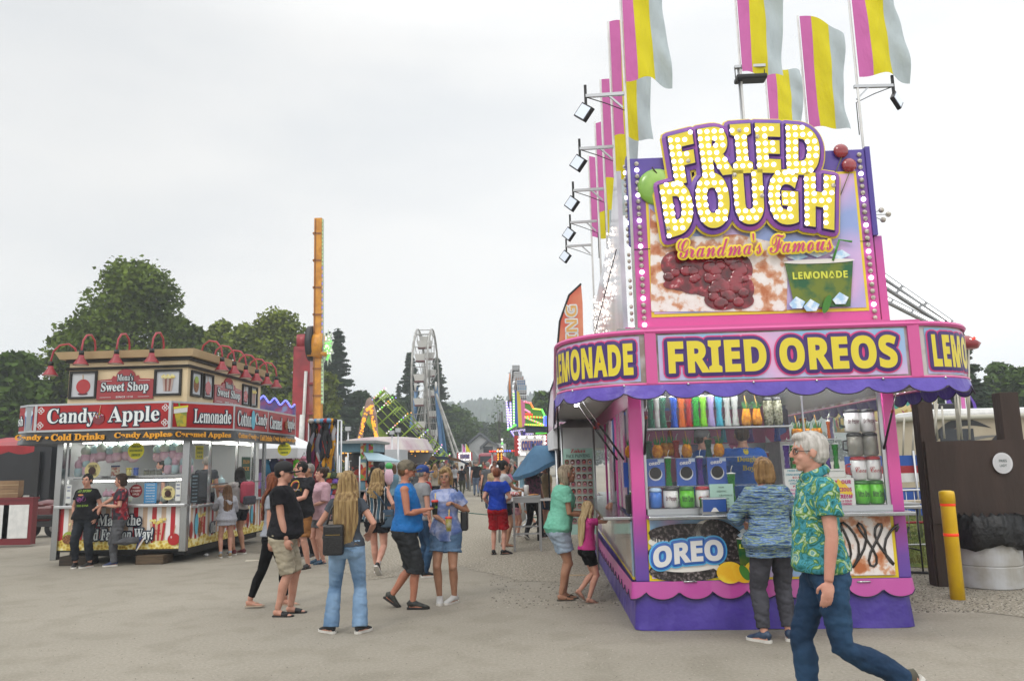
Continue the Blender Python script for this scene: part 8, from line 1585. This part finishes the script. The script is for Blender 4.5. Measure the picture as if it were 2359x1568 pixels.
p16 = person('woman in a mint green tee with grey bobbed hair looking down at the stand counter', gl(1292, 1381), -78, 1.66, sex='f', skn='tan', hair='greyblond', hs='bob', bulk=1.1, belly=.02, bust=.02, lean=10, hpit=-22, shirt=aqua, hem=.86, loose=.026, sleeve=.26, pants=jeanW, plen=.32, pl=.03, shoes=M('flipflop_dark', '3a342c', .7), shoe='flip', feet={'R': (.06, -.01, 0), 'L': (-.08, .07, -10)}, hands={'R': (.10, .34, 1.08, .4, -.8, -.6), 'L': (-.1, .34, 1.1, -.4, -.8, -.6)})
p17 = person('little girl in a pink tee with long pale hair stretching up to the counter', gl(1357, 1388), -66, 1.20, sex='f', skn='light', hair='paleblond', hs='long', hairlen=.46, hairw=1.0, bulk=.95, bust=0, hip=.95, lean=3, hpit=8, shirt=M('cloth_hotpink', 'b02c78', .8, c2='a02468', vs=4, b=.8, bs=7), hem=.92, loose=.018, sleeve=.2, pants=legg, plen=.28, pl=.012, shoes=M('sandal_rose', '8c6858', .4), shoe='slide', feet={'R': (.05, -.02, 0, .02, -10), 'L': (-.06, -.14, 0, .14, -40)}, hands={'R': (.10, .44, 1.60, .4, -.2, -1), 'L': (-.06, .46, 1.60, -.3, -.2, -1)}, vox=.008, open_hand=True)
strp = M('cloth_striped', ramp=[(.36, '24324c'), (.44, '44608c'), (.5, '8c9c68'), (.54, '3c5a8a'), (.62, '7f98b8'), (.7, '2c4068')], vs=5, vd=6, st=(1.5, 1.5, 16), r=.9, b=.5, bs=10, bst=(1, 1, 6), sp=.1)
p18 = person('woman in a blue marled top and grey trousers leaning on the front counter, back turned', gl(1795, 1477), 4, 1.69, sex='f', skn='pink', hair='dirty', hs='bob', bulk=1.18, belly=.02, hip=1.12, lean=7, shirt=strp, sleeve=.72, hem=.80, loose=.036, pants=cloth('grey_trouser', '3c3c42', '46464c'), plen=.93, pl=.02, shoes=M('shoe_navy', '1c2c44', .5, c2='2c4058', vs=14), shoe='whitesole', feet={'L': (-.14, 0, 35), 'R': (.12, .04, -25)}, hands={'L': (-.16, .30, 1.10, -1, -.5, -.3), 'R': (.14, .30, 1.12, 1, -.5, -.3)}, vox=.009)
tdg = M('cloth_greendye', ramp=[(.28, '16403e'), (.40, '2a6e70'), (.47, '4890a0'), (.52, '2c6444'), (.57, '7c9c52'), (.62, 'b4c8ac'), (.68, '3c8292'), (.75, 'a8ba6c')], vs=12, vd=6, dist=1.4, r=.8, b=.7, bs=7, sp=.2)
q = AT(1888, 1200, 5.25)
p19 = person('white haired man in glasses and a green tie dye shirt striding left in blue jeans', (q.x, q.y, 0), 86, 1.85, skn='pink', hair='white', hs='swept', glasses='y', bulk=.93, belly=.045, shirt=tdg, hem=.90, loose=.024, sleeve=.29, pants=jeanD, pl=.017, flare=.010, shoes=M('shoe_olive', '4a463a', .7), shoe='sneaker', lean=1, feet={'R': (.09, .12, -4), 'L': (-.08, -.40, 4, .20, -50)}, hands={'L': (-.24, .05, .87, -.3, -1, .0), 'R': (.24, -.12, .84)}, vox=.008, curl=.38)
b = MB(); J_ = p19['T']; b.tube([V(J_((.085 * sin(a), .085 * cos(a) * .95 + .0, 1.50 - .03 * cos(a)))) for a in [2 * pi * k / 16 for k in range(17)]], [(.012, .028)] * 17, tdg, 8); p19['putb'](b, 'collar', part_of(p19, 'shirt'))
# staff inside the fried dough stand
w_ = DF.w(DF.on(1716, 1100, 1, .85).x, .85, .40); blu = M('cloth_staff', '1a58ac', .8, c2='164c98', vs=3, b=.8, bs=6, sp=.2)
p20 = person('stand worker in a blue polo printed Dough Boys, back turned inside the stand', w_, -2, 1.66, hair='brown', hs='crop', skn='tan', bulk=1.15, shirt=blu, loose=.03, pants=blk, shoes=blks, near=False, vox=.010, hands={'L': (-.2, .25, 1.05, -.8, -1, 0), 'R': (.2, .25, 1.05, .8, -1, 0)})
gk = M('print_gold', 'b4a420', .6)
decal(p20, 'shirt', lambda b: (text(b, 'Dough', .0, 1.27, .22, .075, 0, [(gk, 0, .001)], style='s', off=.01), text(b, 'Boys', .03, 1.17, .17, .075, 0, [(gk, 0, .001)], style='s', off=.01), b.oval(.0, 1.36, .03, .035, -.002, 0, gk, 10), b.oval(.0, 1.40, .04, .02, -.002, 0, gk, 10)), 'back_print', front=False)
person('second stand worker in blue deeper inside, facing right', DF.w(DF.on(1622, 1100, 1, 1.9).x, 1.9, .40), -80, 1.66, hair='brown', hs='crop', cap=M('cap_grey', '6a6a6a'), shirt=blu, pants=blk, shoes=blks, near=False, vox=.014)
# people at the candy stand
p21 = person('dark haired woman in a black printed tee, hands in pockets, at the sweet shop', gl(190, 1306), 178, 1.66, sex='f', skn='light', hair='black', hs='short', bulk=1.20, belly=.015, bust=.035, hip=1.08, shirt=blk, hem=.90, loose=.022, sleeve=.26, pants=cloth('jean_black', '1e2126', '2a2e34'), plen=.92, pl=.016, cuff=cloth('cuff_grey', '4a4e54'), shoes=blks, shoe='sneaker', feet={'R': (.13, .02, 20), 'L': (-.14, .0, -30)}, hands={'R': (.215, .03, .90, 1, -.6, 0), 'L': (-.215, .03, .90, -1, -.6, 0)}, vox=.010)
lg = M('print_lime', '7c9c2c', .6); pg = M('print_pinkpurple', '8a2c6c', .6, c2='3c2c5c', vs=30)
decal(p21, 'shirt', lambda b: (text(b, "WE'RE ALL", .0, 1.36, .24, .04, 0, [(lg, 0, .001)]), text(b, 'MAD HERE', .0, 1.10, .22, .035, 0, [(lg, 0, .001)]), [b.oval(-.05 + .035 * k, 1.22 + .02 * sin(k * 2), .035, .045, -.001 * k, 0, pg, 10) for k in range(4)], b.oval(.02, 1.29, .05, .014, -.004, -.003, M('print_orange', 'a86a2c'), 12)), 'shirt_print')
rdt = M('cloth_reddye', ramp=[(.34, '14161c'), (.46, '2c2c38'), (.52, '7a1420'), (.6, '9c2430'), (.66, 'b0a8a8'), (.72, '5c1420')], vs=6, vd=6, dist=1.2, r=.85, b=.6, bs=7)
p22 = person('young man in a red tie dye tee at the sweet shop counter, one foot up', gl(270, 1303), 112, 1.64, skn='light', hair='brown', hs='puffy', bulk=.92, shirt=rdt, hem=.88, loose=.03, sleeve=.3, pants=cloth('grey_slack', '4c4d50', '5a5b5e'), pl=.026, shoes=M('shoe_blue', '1c2c54', .6), shoe='sneaker', feet={'R': (.03, .06, 0), 'L': (-.06, -.36, 0, .40, -60)}, hands={'L': (-.16, .22, 1.16, -.6, -.9, -.3), 'R': (.05, .46, 1.1, .6, -.4, -1)}, hyaw=-10, vox=.010, sway=.02)
p23 = person('black haired woman with a pink backpack reaching into the sweet shop window', gl(547, 1276), 62, 1.72, sex='f', skn='tan', hair='black', hs='curly', hairlen=.18, bulk=.98, shirt=cloth('white_tee2', 'a8a4a2', '9a9694'), sleeve=.24, hem=.90, pants=cloth('navy_short', '1a1c24'), plen=.24, pl=.02, shoes=M('shoe_maroon', '5c1420', .5), shoe='whitesole', feet={'L': (-.1, 0, 0), 'R': (.1, -.05, 0)}, hands={'L': (-.16, .58, 1.36, -.3, -.2, -1), 'R': (.05, .5, 1.30, .6, -.2, -1)}, vox=.011)
def f_(t):
    pk_ = M('pack_pink', '9c3a4c', .75, c2='8a3042', vs=4); gk_ = M('pack_grey', '34343c', .8); b = MB(); b.box(-.15, .15, -.09, .07, -.22, .22, pk_, bev=.06); b.box(-.15, .15, -.12, -.02, -.24, -.06, gk_, bev=.04); b.build('bag_body', t)
    for sx in (-.1, .1): b = MB(); b.tube([(sx, .06, .2), (sx, .16, .24), (sx, .27, .1), (sx, .22, -.12)], .014, gk_, 6); b.build('strap', t)
q = p23['world']((0, -.22, 1.24)); t = item('backpack', 'pink and grey backpack worn by the black haired woman at the sweet shop', 'backpack', q.x, q.y, q.z, f_); t.rotation_euler.z = p23['root'].rotation_euler.z
q = p23['palm']['L']; refill('small clear cup in the outstretched hand of the backpack woman', q + V((0, 0, .0)), M('cup_clearish', '9ca09c', .2))
person('girl with long light brown hair in a pale sweatshirt beside the backpack woman', gl(519, 1283), 30, 1.38, sex='f', skn='light', hair='lightbrown', hs='long', hairlen=.42, bulk=1.0, bust=0, shirt=cloth('sweatshirt', '8f9098', '9c9da4'), hem=.78, loose=.045, sleeve=.85, pants=legg, plen=.1, shoes=M('shoe_tan', '8c7858', .7), shoe='sneaker', socks=M('sock_grey', '7c8894', .9), hands={'L': (-.15, .34, 1.36, -.6, -.4, -1), 'R': (.1, .3, 1.2, .6, -.4, -1)}, vox=.011)
person('sweet shop worker in dark clothes behind the side window', CF.w(2.05, 1.6, .3), 20, 1.66, hair='grey', hs='crop', shirt=cloth('worker_grey', '3a3e44'), pants=blk, shoes=blks, near=False, vox=.014)
person('sweet shop worker deep inside behind the hanging yellow disc', CF.w(1.42, 1.0, .3), 120, 1.60, sex='f', hair='black', hs='bob', shirt=cloth('worker_white', '7c8088'), pants=blk, shoes=blks, near=False, vox=.014)
# ---------------------------------------------------------------- the crowd down the midway
def proto(kind, **k):
    d = dict(near=False, vox=.02, shirt=M('crowd_top', '303034', .85), pants=M('crowd_leg', '24242a', .85), shoes=M('crowd_shoe', '1a1a1c', .7)); d.update(k)
    return person('x', (0, 0, 0), 0, 1.75, **d)['root']
walk1 = {'L': (-.09, .2, 0), 'R': (.09, -.24, 0, .06, -30)}; walk2 = {'R': (.09, .2, 0), 'L': (-.09, -.24, 0, .06, -30)}
PR = {'m1': proto('m1', hs='crop', feet=walk1, hands={'L': (-.26, -.1, .84), 'R': (.26, .16, .86)}), 'm2': proto('m2', hs='crop', cap=M('crowd_cap', '2a2c30', .85), bulk=1.12, plen=.48, pl=.03, belly=.03), 'm3': proto('m3', hs='short', bulk=1.0, feet=walk2, plen=.5, pl=.03),
      'f1': proto('f1', sex='f', hs='long', hairlen=.2, feet=walk2, hem=.92), 'f2': proto('f2', sex='f', hs='bob', bulk=1.15, plen=.3, pl=.02, hands={'R': (.1, .25, 1.1), 'L': (-.24, 0, .85)}), 'f3': proto('f3', sex='f', hs='pony', feet=walk1, plen=.93, pl=.004, hem=.94), 'f4': proto('f4', sex='f', hs='curly', hairlen=.12, sleeve=0, plen=.28, pl=.02)}
CM = {}
def cmat(c):
    if c not in CM: CM[c] = M('crowd_' + c, c, .85, c2=tuple(v * .75 for v in hx(c)), vs=4, sp=.15, b=.5, bs=8)
    return CM[c]
NM = {'1c1c20': 'black', 'a4a4a6': 'white', '28406c': 'navy blue', '5c5e62': 'grey', '8c1c24': 'red', '6c8c9c': 'pale blue', '9c5c74': 'pink', '3c4a30': 'olive', 'a08c6c': 'tan', '3c6c58': 'green', '5a3c6c': 'purple', '8a8478': 'beige', 'b08838': 'mustard', '2c6c74': 'teal', '6c7c94': 'denim', '34465c': 'dark denim', '4a4c38': 'camouflage'}
HN = {'blond': 'blonde', 'brown': 'brown', 'black': 'black', 'grey': 'grey', 'ginger': 'ginger', 'lightbrown': 'light brown', 'dirty': 'fair'}
used = {}; firsts = {}
def crowd(kind, px, Y, yaw, h, top, leg, hair, label=None, skn='light', group='people walking down the midway'):
    src = PR[kind]; r = src if kind not in firsts else copy_tree(src); first = kind not in firsts; firsts[kind] = 1
    q = AT(px, 1100, Y); r.location = (q.x, Y, 0); r.rotation_euler = (0, 0, rad(yaw)); s_ = h / 1.75; r.scale = (s_, s_, s_); r['group'] = group
    for c in r.children:
        nm = c.name.split('.')[0]; mt_ = {'body': skin(skn), 'hair': hairm(hair), 'shirt': cmat(top), 'shorts': cmat(leg), 'trousers': cmat(leg)}.get(nm)
        if mt_ and c.material_slots: c.material_slots[0].link = 'OBJECT'; c.material_slots[0].material = mt_
    who = ('man' if kind[0] == 'm' else 'woman') if h > 1.5 else 'child'
    base = '%s with %s hair, %s top and %s %s' % (who, HN[hair], NM[top], NM[leg], 'shorts' if kind in ('m2', 'm3', 'f2', 'f4') else 'trousers')
    if kind == 'm2': base = 'man in a cap, %s top and %s shorts' % (NM[top], NM[leg])
    if not label:
        where = 'near the pink ride' if px < 960 else 'left of the far shed' if px < 1040 else 'in the mid crowd' if px < 1100 else 'before the red truck' if px < 1140 else 'at the crowd right'
        label = base + ' ' + where
        if label in used: label = base + ', ' + ('nearer ' if Y < 40 else 'farther ') + where
        if label in used: label = base + ', %s head %s' % ('leftmost' if px < 1060 else 'rightmost', where)
    used[label] = 1; r['label'] = label
    return r
K, Wt, Nv, Gy, Rd, PB, Pk, Ol, Tn, Gn, Pu, Be, Mu, Te, Dn, DD, Ca = list(NM)
for a in ((('m2'), 880, 22, 10, 1.76, K, K, 'black', 'man in a black cap and black tee standing before the steps, back turned'), ('f1', 860, 22.6, -20, 1.66, K, K, 'black', 'black haired woman in black beside the black cap man by the blue booth'), ('f2', 905, 21, 60, 1.72, PB, DD, 'lightbrown', 'woman in a pale blue top holding a cotton candy bag, left of the camouflage cap'),
          ('f2', 979, 20, 150, 1.50, Rd, Pu, 'dirty', 'girl in a red tee and purple trousers looking down at her phone'), ('m1', 1097, 41, 4, 1.84, K, Dn, 'grey', 'tall man in a printed black tee and blue jeans walking away down the midway'), ('f3', 1047, 44, -4, 1.66, Wt, K, 'brown', 'woman in a white top and black leggings walking away in the crowd'),
          ('m1', 1064, 42, 0, 1.58, K, Ca, 'black', 'boy in a black tee and camouflage trousers walking away'), ('m3', 1019, 36, 0, 1.74, PB, Nv, 'grey', 'person in a pale blue top with a black backpack, walking away'), ('m1', 1078, 52, 2, 1.76, Nv, Dn, 'black', 'man with a dark backpack deep in the crowd centre'),
          ('m1', 1124, 29, -5, 1.74, Gy, DD, 'grey', 'heavy man in a dark printed tee right of the tall jeans man'), ('f1', 1074, 50, 175, 1.64, Be, Be, 'brown', 'woman in pale beige facing the camera in the crowd'), ('f2', 1136, 27, 170, 1.60, Tn, K, 'ginger', 'ginger haired person facing the camera beside the boy in blue'),
          ('f1', 1002, 30, 10, 1.66, Be, K, 'dirty', 'woman with loose fair hair left of the backpack walker'), ('m3', 958, 27, 20, 1.72, Gy, K, 'brown', 'man in grey behind the camouflage cap'), ('m2', 965, 32, 100, 1.74, K, Tn, 'black', 'man in a black tee with hand on hip by the barriers'), ('f4', 942, 34, 160, 1.66, Ol, K, 'brown', 'woman in an olive vest by the steel barriers'),
          ('f1', 1228, 17.5, -30, 1.66, Gy, K, 'brown', 'woman in grey with a flowery backpack behind the tall table'), ('f2', 1258, 18, 110, 1.68, Tn, DD, 'grey', 'grey haired person in a tan top facing left by the parasol'), ('m3', 1208, 20.5, 100, 1.74, PB, Wt, 'grey', 'man in a checked pale blue shirt under the parasol'), ('f1', 1172, 21, -100, 1.66, Pk, Dn, 'brown', 'person in a pale pink flowered shirt under the parasol'), ('m1', 1246, 19, 140, 1.70, K, K, 'black', 'person in black beside the feather flags')):
    crowd(*a)
q = AT(896, 1085, 20.8)
def f_(t): b = MB(); b.lathe([(.05, 0), (.11, .1), (.12, .28), (.08, .4), (.02, .46)], fl[0], 14); b.build('cotton_candy', t); b = MB(); b.lathe([(.07, .4), (.11, .5), (.05, .58)], M('bag_green', '3c9c4c', .5), 12); b.build('lid', t)
item('cotton_candy_bag', 'cotton candy bag with green top held by the pale blue woman', 'cotton candy', q.x, q.y, q.z - .35, f_)
for (px, Y, z, lb, c) in ((1019, 35.8, 1.2, 'black backpack on the walker in pale blue', '141416'), (1078, 51.8, 1.2, 'dark backpack deep in the crowd centre', '1c2430'), (1228, 17.3, 1.15, 'small flowery backpack on the woman in grey behind the tall table', '6c3c54')):
    q = AT(px, 1100, Y); t = thing('backpack', lb, 'backpack', (q.x, Y - .12, z)); b = MB(); b.box(-.16, .16, -.14, .04, -.22, .24, M('pack_' + c, c, .8, c2='2c2c34', vs=20), bev=.05); b.build('bag_body', t); b = MB(); b.tube([(-.1, 0, .22), (-.1, .2, .28), (-.1, .25, .0)], .015, blackm, 5); b.build('strap', t)
random.seed(77); tops = [K, K, Wt, Nv, Gy, Rd, PB, Pk, Ol, Tn, Gn, Pu, Be, Mu, Te, K, Wt, Gy]; legs = [K, K, DD, Dn, Be, Gy, Nv, Tn]; hrs = ['blond', 'brown', 'black', 'grey', 'ginger', 'lightbrown', 'dirty', 'brown']
for k in range(190):
    u = random.random(); Y = 46 + 48 * u; px = random.uniform(925, 1190) if Y > 60 else random.uniform(930, 1165)
    if Y < 56 and 1040 < px < 1110: Y += 22
    if k < 10: px = random.uniform(850, 960); Y = random.uniform(28, 44)
    if k > 140: px = random.choice((random.uniform(960, 1045), random.uniform(1112, 1185))); Y = random.uniform(34, 60)
    crowd(random.choice(list(PR)), px, Y, random.choice((0, 5, -10, 180, 170, 90, -90, 30)), random.uniform(1.56, 1.86) if k % 9 else random.uniform(1.1, 1.4), random.choice(tops), random.choice(legs), random.choice(hrs), skn=random.choice(('light', 'light', 'pink', 'tan', 'brown')))
